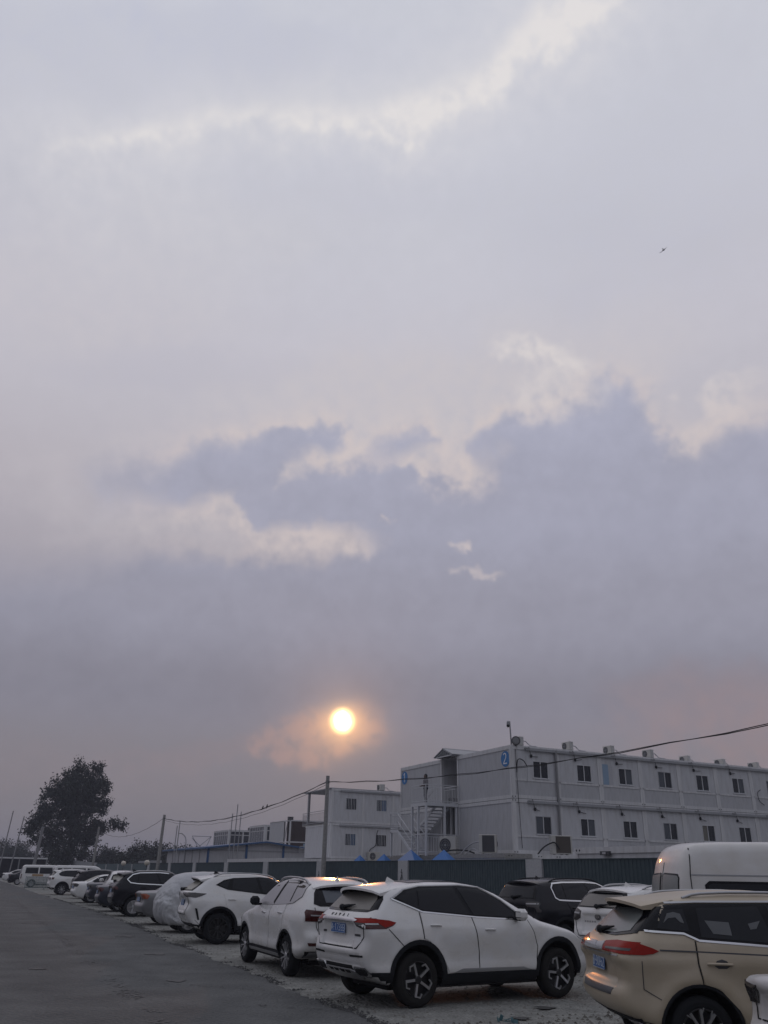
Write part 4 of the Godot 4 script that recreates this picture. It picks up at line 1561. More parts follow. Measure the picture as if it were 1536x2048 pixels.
func tail_pair(car: Node3D, cs: CarShape, rear_poly: Array, side_poly: Array, m: Material, off := 0.010) -> void:
	for s in [1, -1]:
		var o := node("tail_lamp", car)
		if rear_poly.size():
			var q := []
			for i in range(0, rear_poly.size(), 2):
				q.append_array([s * rear_poly[i], rear_poly[i + 1]])
			put(o, cs, "lamp_lens", "B", q, m, off, 0.05)
		if side_poly.size():
			put(o, cs, "lamp_lens", "R" if s > 0 else "L", side_poly, m, off, 0.05)


func gold_suv() -> void:
	var sp := suv_spec({"L": 4.52, "H": 1.69, "hw": 0.90, "belt": 1.16, "xr": 0.87, "xf": 3.54, "r": 0.335, "R": 0.425, "ay": 0.335, "track": 0.78, "wheel": "split", "crown": 0.09, "bow_r": 0.13, "flare": 0.03,
		"side": v2([0.20, 0.42, 0.05, 0.50, 0.0, 0.60, 0.02, 0.70, 0.07, 0.76, 0.06, 0.94, 0.0, 1.01, 0.02, 1.09, 0.10, 1.17, 0.20, 1.235, 0.36, 1.37, 0.52, 1.505, 0.66, 1.585, 0.95, 1.635, 1.40, 1.67, 1.90, 1.675, 2.30, 1.63, 2.62, 1.53, 3.02, 1.33, 3.30, 1.18, 3.65, 1.10, 4.0, 1.02, 4.30, 0.90, 4.45, 0.76, 4.52, 0.60, 4.50, 0.45, 4.36, 0.28, 4.0, 0.22, 0.75, 0.22, 0.40, 0.32]),
		"section": [0.10, 0.12, 0.24, 0.08, 0.36, 0.04, 0.50, 0.012, 0.70, 0.018, 0.84, 0.012, 0.98, 0.0, 1.05, 0.016, 1.16, 0.04, 1.22, 0.065, 1.35, 0.115, 1.50, 0.18, 1.60, 0.25, 1.75, 0.36],
		"plan": [-0.1, 0.26, 0.0, 0.17, 0.15, 0.085, 0.45, 0.025, 0.95, 0.0, 3.4, 0.0, 3.8, 0.02, 4.1, 0.06, 4.35, 0.14, 4.52, 0.25],
		"dents": [[0.88, 0.09, 0.50, 0.045, 0.10]]})
	var got := car_base("parked_car", "champagne gold SUV with large red tail lamp and roof spoiler, cut off by the frame", "car", sp, Vector3(6.85, 0, -8.62), 23.0, M.paint_gold, 0.03, "cars parked in the row beside the road")
	var car: Node3D = got[0]
	var cs: CarShape = got[1]
	for vw in ["RB", "LB"]:
		put(car, cs, "corner_glass", vw, [0.56, 1.245, 0.62, 1.36, 0.70, 1.475, 0.92, 1.50, 0.92, 1.27], M.glass_black, 0.0065, 0.05)
	both(car, cs, "window_surround", [0.38, 1.265, 0.42, 1.42, 0.52, 1.505, 1.0, 1.535, 1.9, 1.55, 2.25, 1.52, 2.90, 1.17, 1.8, 1.14, 0.96, 1.185, 0.80, 1.25], M.glass_black, 0.006)
	both(car, cs, "window", [0.52, 1.285, 0.62, 1.46, 0.84, 1.475, 0.86, 1.262], M.glass_dark, 0.011)
	both(car, cs, "window", [0.97, 1.21, 0.99, 1.49, 1.68, 1.515, 1.76, 1.165], M.glass_dark, 0.011)
	both(car, cs, "window", [1.84, 1.165, 1.78, 1.515, 2.15, 1.495, 2.72, 1.19], M.glass_dark, 0.011)
	# the pale far-side glass and headrests seen through the panes
	for s in ["R", "L"]:
		put(car, cs, "bright_pane", s, [0.60, 1.34, 0.66, 1.43, 0.73, 1.445, 0.80, 1.43, 0.82, 1.34, 0.78, 1.35, 0.74, 1.395, 0.66, 1.385], M.seat_pale, 0.014, 0.05)
		put(car, cs, "bright_pane", s, [1.05, 1.37, 1.31, 1.355, 1.31, 1.23, 1.11, 1.245], M.seat_pale, 0.014, 0.05)
		put(car, cs, "bright_pane", s, [1.52, 1.345, 1.66, 1.375, 1.60, 1.30, 1.53, 1.29], M.seat_pale, 0.014, 0.05)
	stripe(car, cs, "chrome_strip", ["R", "L"], [0.30, 1.262, 0.79, 1.242, 0.94, 1.178, 1.8, 1.13, 2.95, 1.15], 0.020, M.chrome, 0.014)
	stripe(car, cs, "chrome_strip", ["R", "L"], [0.50, 1.520, 1.0, 1.548, 1.9, 1.563, 2.28, 1.53], 0.018, M.satin_silver, 0.013)
	for d in both(car, cs, "door", [0.905, 1.165, 1.77, 1.125, 1.80, 0.8, 1.78, 0.36, 1.36, 0.36, 1.26, 0.55, 1.08, 0.74, 0.925, 0.78, 0.895, 0.96], M.paint_gold, 0.009, 0.06):
		handle_at(d, cs, 0.98, 0.965, 1 if d.name == "door" else -1, M.paint_gold, 0.27)
		put(d, cs, "handle_cup", "R" if d.name == "door" else "L", [1.05, 0.95, 1.09, 0.925, 1.18, 0.925, 1.22, 0.95, 1.19, 0.995, 1.14, 1.01, 1.08, 0.995], M.badge_dark, 0.0105, 0.04)
	for d in both(car, cs, "door", [1.79, 1.125, 2.9, 1.13, 3.05, 0.9, 3.05, 0.36, 1.80, 0.36, 1.82, 0.8], M.paint_gold, 0.009, 0.07):
		handle_at(d, cs, 1.95, 0.965, 1 if d.name == "door_002" else -1, M.paint_gold, 0.27)
	stripe(car, cs, "door_gap", ["R", "L"], [0.895, 1.175, 0.885, 0.97, 0.915, 0.76], 0.012, M.gap_black, 0.006)
	stripe(car, cs, "door_gap", ["R", "L"], [1.78, 1.125, 1.81, 0.8, 1.79, 0.36], 0.014, M.gap_black, 0.006)
	stripe(car, cs, "crease", ["R", "L"], [0.50, 1.085, 0.95, 1.075, 1.9, 1.045, 3.0, 1.03], 0.014, M.badge_dark, 0.0105)
	stripe(car, cs, "panel_gap", ["R", "L"], [0.30, 0.98, 0.30, 0.72, 0.46, 0.63], 0.008, M.badge_dark, 0.005)
	stripe(car, cs, "panel_gap", ["R", "L"], [0.10, 1.21, 0.24, 1.262], 0.009, M.gap_black, 0.006)
	both(car, cs, "bumper_cladding", [0.12, 0.28, 0.44, 0.24, 0.46, 0.40, 0.12, 0.45], M.black_plastic, 0.010)
	both(car, cs, "sill_cladding", [1.28, 0.23, 3.1, 0.23, 3.1, 0.34, 1.30, 0.34], M.black_plastic, 0.010)
	for x in [0.87, 3.54]:
		both(car, cs, "arch_lip", ring(x, 0.335, 0.415, 0.445, -4, 184), M.black_plastic, 0.006, 0.06)
	# rear
	put(car, cs, "window_surround", "B", [-0.73, 1.235, -0.66, 1.42, -0.56, 1.505, 0.56, 1.505, 0.66, 1.42, 0.73, 1.235, 0.4, 1.195, -0.4, 1.195], M.glass_black, 0.007)
	put(car, cs, "rear_window", "B", [-0.60, 1.25, -0.56, 1.40, -0.48, 1.46, 0.48, 1.46, 0.56, 1.40, 0.60, 1.25, 0.35, 1.215, -0.35, 1.215], M.glass_pale, 0.012)
	spoiler(car, cs, 0.26, 0.74, 0.62, 0.035, M.paint_gold, M.black_plastic)
	wiper(car, cs, 1.215, -0.05, 0.26)
	roof_rail(car, cs, 0.9, 2.4, 0.60, 0.03, M.satin_silver, 0.016)
	tail_pair(car, cs, [0.34, 1.135, 0.55, 1.155, 0.86, 1.15, 0.86, 1.035, 0.36, 1.05], [0.0, 1.16, 0.16, 1.165, 0.30, 1.14, 0.42, 1.105, 0.49, 1.075, 0.43, 1.05, 0.32, 1.035, 0.0, 1.035], M.lamp_red)
	for s in [1, -1]:
		put(car, cs, "lamp_bar", "B", [s * 0.42, 1.085, s * 0.80, 1.09, s * 0.80, 1.065, s * 0.43, 1.068], M.lamp_smoke, 0.013, 0.05)
		put(car, cs, "reversing_lamp", "B", [s * 0.12, 1.11, s * 0.33, 1.13, s * 0.35, 1.055, s * 0.18, 1.045], M.lamp_clear, 0.012, 0.05)
		put(car, cs, "skid_trim", "B", [s * 0.40, 0.40, s * 0.74, 0.42, s * 0.80, 0.34, s * 0.60, 0.27, s * 0.42, 0.30], M.satin_silver, 0.02)
	put(car, cs, "chrome_bar", "B", [-0.13, 1.12, 0.13, 1.12, 0.17, 1.05, -0.17, 1.05], M.lamp_clear, 0.016, 0.05)
	stripe(car, cs, "chrome_strip", ["B"], [-0.72, 1.02, 0.0, 1.025, 0.72, 1.02], 0.012, M.satin_silver, 0.010)
	put(car, cs, "bumper_insert", "B", [-0.55, 0.70, 0.55, 0.70, 0.50, 0.635, -0.50, 0.635], M.badge_dark, 0.006)
	put(car, cs, "lower_bumper", "B", [-0.80, 0.45, 0.80, 0.45, 0.76, 0.36, -0.76, 0.36], M.black_plastic, 0.010)
	number_plate(car, cs, 0.905, -0.02, "B·90F62")
	for s in [1, -1]:
		mirror_at(car, cs, 2.75, 1.15, s, M.paint_gold)
		put(car, cs, "headlamp", "R" if s > 0 else "L", [3.95, 0.98, 4.3, 0.86, 4.35, 0.78, 4.1, 0.84], M.lamp_clear, 0.006, 0.06)
	put(car, cs, "windscreen", "T", [2.40, -0.60, 2.40, 0.60, 2.9, 0.68, 3.28, 0.70, 3.28, -0.70, 2.9, -0.68], M.glass_black, 0.006)


func sedan_spec(over := {}) -> Dictionary:
	var sp := {
		"L": 4.70, "H": 1.48, "hw": 0.90, "belt": 0.98, "xr": 1.02, "xf": 3.72, "r": 0.32, "R": 0.385, "ay": 0.325, "track": 0.77, "tw": 0.205, "k": 0.09, "bow_r": 0.13, "bow_f": 0.22, "crown": 0.10, "flare": 0.015, "wheel": "plain",
		"side": v2([0.20, 0.30, 0.05, 0.42, 0.0, 0.58, 0.02, 0.66, 0.06, 0.72, 0.07, 0.86, 0.02, 0.96, 0.0, 1.02, 0.06, 1.07, 0.40, 1.085, 0.72, 1.10, 1.00, 1.23, 1.30, 1.37, 1.60, 1.45, 2.05, 1.475, 2.50, 1.43, 2.95, 1.23, 3.32, 1.05, 3.70, 0.985, 4.10, 0.91, 4.45, 0.80, 4.63, 0.66, 4.70, 0.50, 4.66, 0.34, 4.50, 0.24, 4.1, 0.20, 0.70, 0.20]),
		"section": [0.10, 0.12, 0.22, 0.07, 0.34, 0.03, 0.48, 0.008, 0.66, 0.0, 0.80, 0.004, 0.90, 0.018, 0.98, 0.045, 1.08, 0.085, 1.25, 0.165, 1.40, 0.25, 1.55, 0.36],
		"plan": [-0.1, 0.24, 0.0, 0.15, 0.2, 0.08, 0.5, 0.03, 1.0, 0.0, 3.5, 0.0, 3.9, 0.02, 4.25, 0.07, 4.5, 0.15, 4.70, 0.27],
		"gplan": [0.0, 0.02, 0.7, 0.05, 1.2, 0.03, 1.6, 0.0, 2.4, 0.0, 3.0, 0.06, 3.4, 0.08],
		"dents": [[0.80, 0.09, 0.40, 0.03, 0.08]],
	}
	sp.merge(over, true)
	return sp


# glass, doors, plate and lamps of an ordinary saloon
func sedan_trim(car: Node3D, cs: CarShape, paint: Material, lamp: Material, rear_glass: Material, text: String, lamps := true) -> void:
	both(car, cs, "window_surround", [0.98, 1.10, 1.30, 1.30, 1.62, 1.385, 2.1, 1.40, 2.45, 1.36, 3.10, 1.02, 2.9, 0.985, 1.2, 1.005], M.black_plastic, 0.007)
	both(car, cs, "window", [1.12, 1.10, 1.36, 1.275, 1.64, 1.355, 1.97, 1.37, 1.99, 1.015, 1.25, 1.03], M.glass_dark, 0.012)
	both(car, cs, "window", [2.06, 1.012, 2.04, 1.37, 2.40, 1.335, 2.95, 1.03, 2.85, 1.008], M.glass_dark, 0.012)
	for d in both(car, cs, "door", [1.22, 0.985, 2.0, 0.965, 2.03, 0.3, 1.42, 0.3, 1.36, 0.5, 1.24, 0.68], paint, 0.009, 0.09):
		handle_at(d, cs, 1.30, 0.86, 1 if d.name == "door" else -1, paint)
	for d in both(car, cs, "door", [2.03, 0.965, 2.95, 0.965, 3.12, 0.8, 3.12, 0.3, 2.05, 0.3], paint, 0.009, 0.09):
		handle_at(d, cs, 2.15, 0.85, 1 if d.name == "door_002" else -1, paint)
	put(car, cs, "rear_window", "T", [0.74, -0.56, 0.74, 0.56, 1.0, 0.58, 1.36, 0.52, 1.40, 0.0, 1.36, -0.52, 1.0, -0.58], rear_glass, 0.010)
	put(car, cs, "windscreen", "T", [2.42, -0.55, 2.42, 0.55, 2.9, 0.64, 3.28, 0.68, 3.28, -0.68, 2.9, -0.64], M.glass_black, 0.008)
	stripe(car, cs, "boot_gap", ["B"], [-0.62, 1.04, -0.56, 0.72, 0.56, 0.72, 0.62, 1.04], 0.012, M.gap_black, 0.006)
	if lamps:
		tail_pair(car, cs, [0.40, 0.98, 0.84, 0.99, 0.86, 0.82, 0.50, 0.84], [0.0, 0.99, 0.18, 0.985, 0.30, 0.93, 0.22, 0.82, 0.0, 0.82], lamp)
	number_plate(car, cs, 0.80, 0.0, text)
	put(car, cs, "lower_bumper", "B", [-0.70, 0.40, 0.70, 0.40, 0.66, 0.30, -0.66, 0.30], M.black_plastic, 0.010)
	for s in [1, -1]:
		mirror_at(car, cs, 2.80, 1.0, s, paint, Vector3(0.13, 0.14, 0.20))
		put(car, cs, "headlamp", "R" if s > 0 else "L", [4.0, 0.87, 4.35, 0.79, 4.5, 0.68, 4.2, 0.72], M.lamp_clear, 0.008, 0.07)


func white_saloon_corner() -> void:
	var sp := sedan_spec({"hw": 0.88, "k": 0.06})
	var got := car_base("parked_car", "white saloon boot corner with a round emblem at the bottom right edge", "car", sp, Vector3(6.09, 0, -5.42), 23.2, M.paint_white_dusty, 0.04, "cars parked in the row beside the road")
	var car: Node3D = got[0]
	var cs: CarShape = got[1]
	sedan_trim(car, cs, M.paint_white_dusty, M.lamp_smoke, M.glass_dusty, "A·F2208")
	# round badge: V over W in a ring
	var p := cs.hit(Vector3(-0.35, 0.965, 0.0), Vector3.RIGHT)
	var o := node("emblem", car)
	o.position = p + Vector3(-0.006, 0, 0)
	o.rotation.y = -PI / 2
	var b := MB.new()
	b.lathe(Vector3.ZERO, Vector3.BACK, v2([0.064, 0.0, 0.064, 0.010, 0.054, 0.014, 0.052, 0.006]), 24)
	for q in [[-0.026, 0.046, 0.0, 0.006], [0.026, 0.046, 0.0, 0.006], [-0.044, 0.024, -0.020, -0.042], [-0.020, -0.042, 0.0, -0.004], [0.0, -0.004, 0.020, -0.042], [0.020, -0.042, 0.044, 0.024]]:
		b.bar(Vector3(q[0], q[1], 0.008), Vector3(q[2], q[3], 0.008), 0.011, 0.008, Vector3.BACK)
	obj("emblem_ring", b, M.chrome, o)
	var d := MB.new()
	d.lathe(Vector3.ZERO, Vector3.BACK, v2([0.055, 0.0, 0.054, 0.004, 0.0, 0.004]), 20)
	obj("emblem_back", d, M.badge_dark, o)


func turned_suv() -> void:
	# white SUV parked along the road, tail towards the camera
	var sp := suv_spec({"L": 4.55, "H": 1.70, "xr": 0.95, "xf": 3.66, "r": 0.345, "R": 0.40, "ay": 0.36, "wheel": "split", "belt": 1.16, "hw": 0.93, "bow_r": 0.12,
		"side": v2([0.22, 0.40, 0.05, 0.48, 0.0, 0.60, 0.0, 0.70, 0.05, 0.80, 0.06, 0.95, 0.03, 1.12, 0.06, 1.22, 0.14, 1.32, 0.30, 1.50, 0.40, 1.585, 0.75, 1.645, 1.20, 1.685, 1.75, 1.69, 2.20, 1.645, 2.52, 1.53, 2.95, 1.30, 3.25, 1.15, 3.65, 1.08, 4.0, 1.00, 4.30, 0.88, 4.47, 0.74, 4.55, 0.58, 4.52, 0.42, 4.40, 0.28, 4.0, 0.24, 0.75, 0.24, 0.45, 0.34])})
	var got := car_base("parked_car", "white SUV turned sideways with silver multi-spoke wheels, left flank and tail in view", "car", sp, Vector3(6.93, 0, -15.66), -89.0, M.paint_white, 0.034, "cars parked in the row beside the road")
	var car: Node3D = got[0]
	var cs: CarShape = got[1]
	both(car, cs, "window_surround", [0.56, 1.36, 0.56, 1.55, 0.95, 1.615, 1.66, 1.605, 2.20, 1.535, 2.92, 1.17, 2.05, 1.175, 1.10, 1.225, 0.82, 1.25], M.black_plastic, 0.007)
	both(car, cs, "window", [0.62, 1.375, 0.62, 1.53, 0.92, 1.582, 0.96, 1.262, 0.82, 1.28], M.glass_tint, 0.012)
	both(car, cs, "window", [1.00, 1.255, 0.97, 1.585, 1.60, 1.578, 1.84, 1.205], M.glass_tint, 0.012)
	both(car, cs, "window", [1.93, 1.20, 1.70, 1.575, 2.16, 1.51, 2.78, 1.19], M.glass_tint, 0.012)
	stripe(car, cs, "pillar", ["R", "L"], [1.655, 1.59, 1.885, 1.20], 0.085, M.gap_black, 0.018)
	stripe(car, cs, "pillar", ["R", "L"], [0.955, 1.59, 0.985, 1.25], 0.035, M.gap_black, 0.018)
	stripe(car, cs, "chrome_strip", ["R", "L"], [2.95, 1.16, 2.05, 1.165, 1.10, 1.213, 0.81, 1.24, 0.545, 1.355, 0.545, 1.56, 0.95, 1.627, 1.66, 1.617, 2.22, 1.545, 2.95, 1.165], 0.014, M.satin_silver, 0.014)
	for d in both(car, cs, "door", [1.12, 1.20, 1.93, 1.16, 1.98, 0.8, 1.95, 0.42, 1.42, 0.42, 1.34, 0.62, 1.14, 0.80], M.paint_white, 0.009, 0.07):
		handle_at(d, cs, 1.22, 1.05, 1 if d.name == "door" else -1, M.chrome)
	for d in both(car, cs, "door", [1.95, 1.16, 2.85, 1.14, 3.08, 0.9, 3.10, 0.42, 1.97, 0.42, 2.0, 0.8], M.paint_white, 0.009, 0.07):
		handle_at(d, cs, 2.22, 1.02, 1 if d.name == "door_002" else -1, M.chrome)
	stripe(car, cs, "door_gap", ["R", "L"], [1.94, 1.16, 1.99, 0.8, 1.96, 0.42], 0.012, M.gap_black, 0.006)
	for x in [0.95, 3.66]:
		both(car, cs, "arch_cladding", ring(x, 0.36, 0.39, 0.43, -6, 186), M.black_plastic, 0.010, 0.06)
	both(car, cs, "sill_cladding", [1.32, 0.25, 3.3, 0.25, 3.3, 0.40, 1.32, 0.40], M.black_plastic, 0.010)
	both(car, cs, "sill_strip", [1.36, 0.30, 3.28, 0.30, 3.28, 0.35, 1.36, 0.35], M.satin_silver, 0.020)
	put(car, cs, "window_surround", "B", [-0.67, 1.24, -0.62, 1.42, -0.54, 1.53, 0.54, 1.53, 0.62, 1.42, 0.67, 1.24, 0.56, 1.20, -0.56, 1.20], M.glass_black, 0.007)
	put(car, cs, "rear_window", "B", [-0.44, 1.26, -0.46, 1.46, 0.46, 1.46, 0.44, 1.26], M.window_mid, 0.012)
	spoiler(car, cs, 0.20, 0.50, 0.62, 0.02, M.paint_white, M.black_plastic)
	put(car, cs, "brake_light", "B", [-0.22, 1.548, 0.22, 1.548, 0.22, 1.53, -0.22, 1.53], M.lamp_smoke, 0.05)
	roof_rail(car, cs, 0.55, 2.35, 0.62, 0.055, M.satin_silver, 0.02)
	fin(car, cs, 0.75, M.paint_white)
	tail_pair(car, cs, [0.36, 1.11, 0.80, 1.145, 0.92, 1.15, 0.92, 0.955, 0.40, 0.95], [0.0, 1.15, 0.10, 1.145, 0.16, 1.12, 0.10, 0.97, 0.0, 0.955], M.lamp_dark_red)
	for s in [1, -1]:
		put(car, cs, "lamp_bar", "B", [s * 0.40, 1.055, s * 0.74, 1.065, s * 0.74, 1.045, s * 0.40, 1.035], M.lamp_clear, 0.014, 0.05)
		put(car, cs, "reflector", "B", [s * 0.50, 0.60, s * 0.78, 0.605, s * 0.76, 0.555, s * 0.52, 0.555], M.lamp_dark_red, 0.010, 0.05)
		put(car, cs, "exhaust_trim", "B", [s * 0.44, 0.40, s * 0.50, 0.45, s * 0.72, 0.45, s * 0.74, 0.36, s * 0.50, 0.35], M.satin_silver, 0.016)
		mirror_at(car, cs, 2.70, 1.17, s, M.black_plastic, Vector3(0.12, 0.17, 0.20))
		put(car, cs, "headlamp", "R" if s > 0 else "L", [3.98, 0.96, 4.3, 0.86, 4.38, 0.76, 4.1, 0.82], M.lamp_clear, 0.008, 0.06)
	stripe(car, cs, "gate_gap", ["B"], [-0.66, 1.18, -0.62, 0.86, -0.56, 0.72, 0.56, 0.72, 0.62, 0.86, 0.66, 1.18], 0.012, M.gap_black, 0.006)
	put(car, cs, "lower_bumper", "B", [-0.80, 0.46, 0.80, 0.46, 0.74, 0.34, -0.74, 0.34], M.black_plastic, 0.009)
	put(car, cs, "badge", "B", [-0.30, 1.165, -0.12, 1.17, -0.12, 1.145, -0.30, 1.14], M.badge_dark, 0.008)
	number_plate(car, cs, 0.90, 0.0, "C·58N07")
	put(car, cs, "windscreen", "T", [2.36, -0.60, 2.36, 0.60, 2.8, 0.68, 3.22, 0.72, 3.22, -0.72, 2.8, -0.68], M.glass_black, 0.008)


# glass, lamps and rails of a plain SUV; x runs with the car's length
func suv_trim(car: Node3D, cs: CarShape, o: Dictionary) -> void:
	var k: float = cs.L / 4.62
	var paint: Material = o.paint
	var dy: float = o.get("dy", 0.0)
	var X := func(a: Array) -> Array:
		var q := []
		for i in range(0, a.size(), 2):
			q.append_array([a[i] * k, a[i + 1] + dy])
		return q
	var D := func(a: Array) -> Array:
		var q := []
		for i in range(0, a.size(), 2):
			q.append_array([a[i], a[i + 1] + dy])
		return q
	both(car, cs, "window_surround", X.call(o.get("dlo", [0.60, 1.36, 0.80, 1.52, 1.09, 1.58, 1.86, 1.60, 2.24, 1.57, 2.62, 1.40, 2.94, 1.18, 2.86, 1.145, 2.05, 1.165, 1.04, 1.20, 0.72, 1.24])), M.glass_black, 0.007)
	for w in o.get("panes", [[0.68, 1.35, 0.82, 1.48, 1.02, 1.545, 0.98, 1.24, 0.76, 1.27], [1.02, 1.235, 1.06, 1.55, 1.72, 1.572, 1.92, 1.20], [1.99, 1.195, 1.80, 1.57, 2.20, 1.545, 2.58, 1.385, 2.84, 1.19]]):
		both(car, cs, "window", X.call(w), o.get("glass", M.glass_dark), 0.012)
	if o.has("strip"):
		stripe(car, cs, "chrome_strip", ["R", "L"], X.call(o.strip), o.get("strip_w", 0.03), M.chrome, 0.015)
	for d in both(car, cs, "door", X.call([1.02, 1.18, 1.93, 1.15, 2.03, 0.69, 2.03, 0.44, 1.47, 0.44, 1.36, 0.66, 1.12, 0.86]), paint, 0.009, 0.1):
		handle_at(d, cs, 1.14 * k, 1.05 + dy, 1 if d.name == "door" else -1, paint)
	for d in both(car, cs, "door", X.call([1.95, 1.15, 2.86, 1.13, 3.10, 0.95, 3.16, 0.44, 2.05, 0.44, 2.05, 0.69]), paint, 0.009, 0.1):
		handle_at(d, cs, 2.16 * k, 1.01 + dy, 1 if d.name == "door_002" else -1, paint)
	put(car, cs, "window_surround", "B", D.call([-0.70, 1.25, -0.64, 1.43, -0.55, 1.53, 0.55, 1.53, 0.64, 1.43, 0.70, 1.25]), M.glass_black, 0.007)
	put(car, cs, "rear_window", "B", D.call([-0.62, 1.27, -0.58, 1.42, -0.48, 1.49, 0.48, 1.49, 0.58, 1.42, 0.62, 1.27]), o.get("rear_glass", M.glass_dusty), 0.012)
	spoiler(car, cs, 0.24, 0.66, 0.62, 0.03, paint, M.black_plastic)
	if o.get("wiper", true):
		wiper(car, cs, 1.26 + dy, -0.04, 0.26)
	fin(car, cs, 0.95, o.get("fin", paint))
	if o.get("rails", true):
		roof_rail(car, cs, 0.75, 2.5, 0.60, 0.05, o.get("rail_mat", M.satin_silver))
	if o.has("tail"):
		tail_pair(car, cs, o.tail, o.tail_side, o.lamp)
	for x in [cs.sp.xr, cs.sp.xf]:
		both(car, cs, "arch_cladding", ring(x, cs.sp.ay, cs.sp.R - 0.012, cs.sp.R + 0.05, -6, 186), M.black_plastic, 0.010, 0.09)
	both(car, cs, "sill_cladding", X.call([1.38, 0.25, 3.2, 0.25, 3.2, 0.42, 1.38, 0.42]), M.black_plastic, 0.010)
	put(car, cs, "lower_bumper", "B", [-0.82, 0.50, 0.82, 0.50, 0.78, 0.36, -0.78, 0.36], M.black_plastic, 0.010)
	both(car, cs, "bumper_cladding", [0.10, 0.30, 0.44, 0.26, 0.44, 0.46, 0.10, 0.50], M.black_plastic, 0.010)
	stripe(car, cs, "gate_gap", ["B"], [-0.74, 1.2, -0.70, 0.85, -0.58, 0.70, 0.58, 0.70, 0.70, 0.85, 0.74, 1.2], 0.012, M.gap_black, 0.006)
	if o.has("plate"):
		number_plate(car, cs, o.get("plate_y", 0.95), 0.0, o.plate)
	for s in [1, -1]:
		mirror_at(car, cs, 2.80 * k, 1.16 + dy, s, paint)
		put(car, cs, "headlamp", "R" if s > 0 else "L", [4.0 * k, 0.98 + dy, 4.36 * k, 0.87 + dy, 4.42 * k, 0.79 + dy, 4.16 * k, 0.84 + dy], M.lamp_clear, 0.008, 0.08)
	put(car, cs, "windscreen", "T", [2.42 * k, -0.60, 2.42 * k, 0.60, 2.9 * k, 0.68, 3.3 * k, 0.70, 3.3 * k, -0.70, 2.9 * k, -0.68], M.glass_black, 0.008)


func coupe_suv() -> void:
	# white SUV with black wheels beside the covered car
	var sp := suv_spec({"wheel": "black", "H": 1.74, "r": 0.375, "R": 0.46, "ay": 0.40, "hw": 0.93, "bow_r": 0.14,
		"side": v2([0.26, 0.40, 0.10, 0.54, 0.03, 0.66, 0.0, 0.80, 0.05, 0.92, 0.08, 1.02, 0.02, 1.14, 0.0, 1.24, 0.08, 1.30, 0.20, 1.36, 0.48, 1.54, 0.62, 1.64, 0.95, 1.70, 1.40, 1.725, 1.90, 1.72, 2.30, 1.66, 2.62, 1.55, 3.02, 1.35, 3.36, 1.19, 3.72, 1.12, 4.06, 1.04, 4.36, 0.92, 4.53, 0.80, 4.61, 0.64, 4.60, 0.48, 4.46, 0.32, 4.10, 0.26, 0.74, 0.26, 0.50, 0.34])})
	var got := car_base("parked_car", "white SUV with black wheels and roof rails, between covered car and turned SUV", "car", sp, Vector3(5.92, 0, -24.85), 4.7, M.paint_white, 0.04, "cars parked in the row beside the road")
	var car: Node3D = got[0]
	var cs: CarShape = got[1]
	suv_trim(car, cs, {"paint": M.paint_white, "dy": 0.02, "lamp": M.lamp_smoke, "tail": [0.30, 1.22, 0.84, 1.225, 0.84, 1.13, 0.60, 1.12, 0.40, 1.16], "tail_side": [0.0, 1.23, 0.20, 1.225, 0.56, 1.205, 0.44, 1.15, 0.28, 1.105, 0.05, 1.13], "rear_glass": M.glass_beige,
		"dlo": [0.80, 1.40, 1.02, 1.52, 1.28, 1.575, 2.0, 1.605, 2.40, 1.58, 2.75, 1.42, 3.02, 1.20, 2.9, 1.165, 2.15, 1.18, 1.12, 1.285],
		"panes": [[0.90, 1.40, 1.04, 1.48, 1.18, 1.52, 1.10, 1.315], [1.24, 1.30, 1.28, 1.54, 1.90, 1.575, 2.02, 1.215], [2.10, 1.205, 1.98, 1.575, 2.34, 1.55, 2.68, 1.40, 2.92, 1.20]], "fin": M.black_plastic})
	for s in [1, -1]:
		put(car, cs, "bumper_slot", "R" if s > 0 else "L", [0.28, 0.86, 0.34, 0.85, 0.42, 0.58, 0.37, 0.58], M.gap_black, 0.012, 0.05)
	stripe(car, cs, "panel_gap", ["R", "L"], [0.30, 0.58, 0.44, 0.46], 0.01, M.gap_black, 0.006)
	number_plate(car, cs, 0.97, 0.0, "D·71K33")


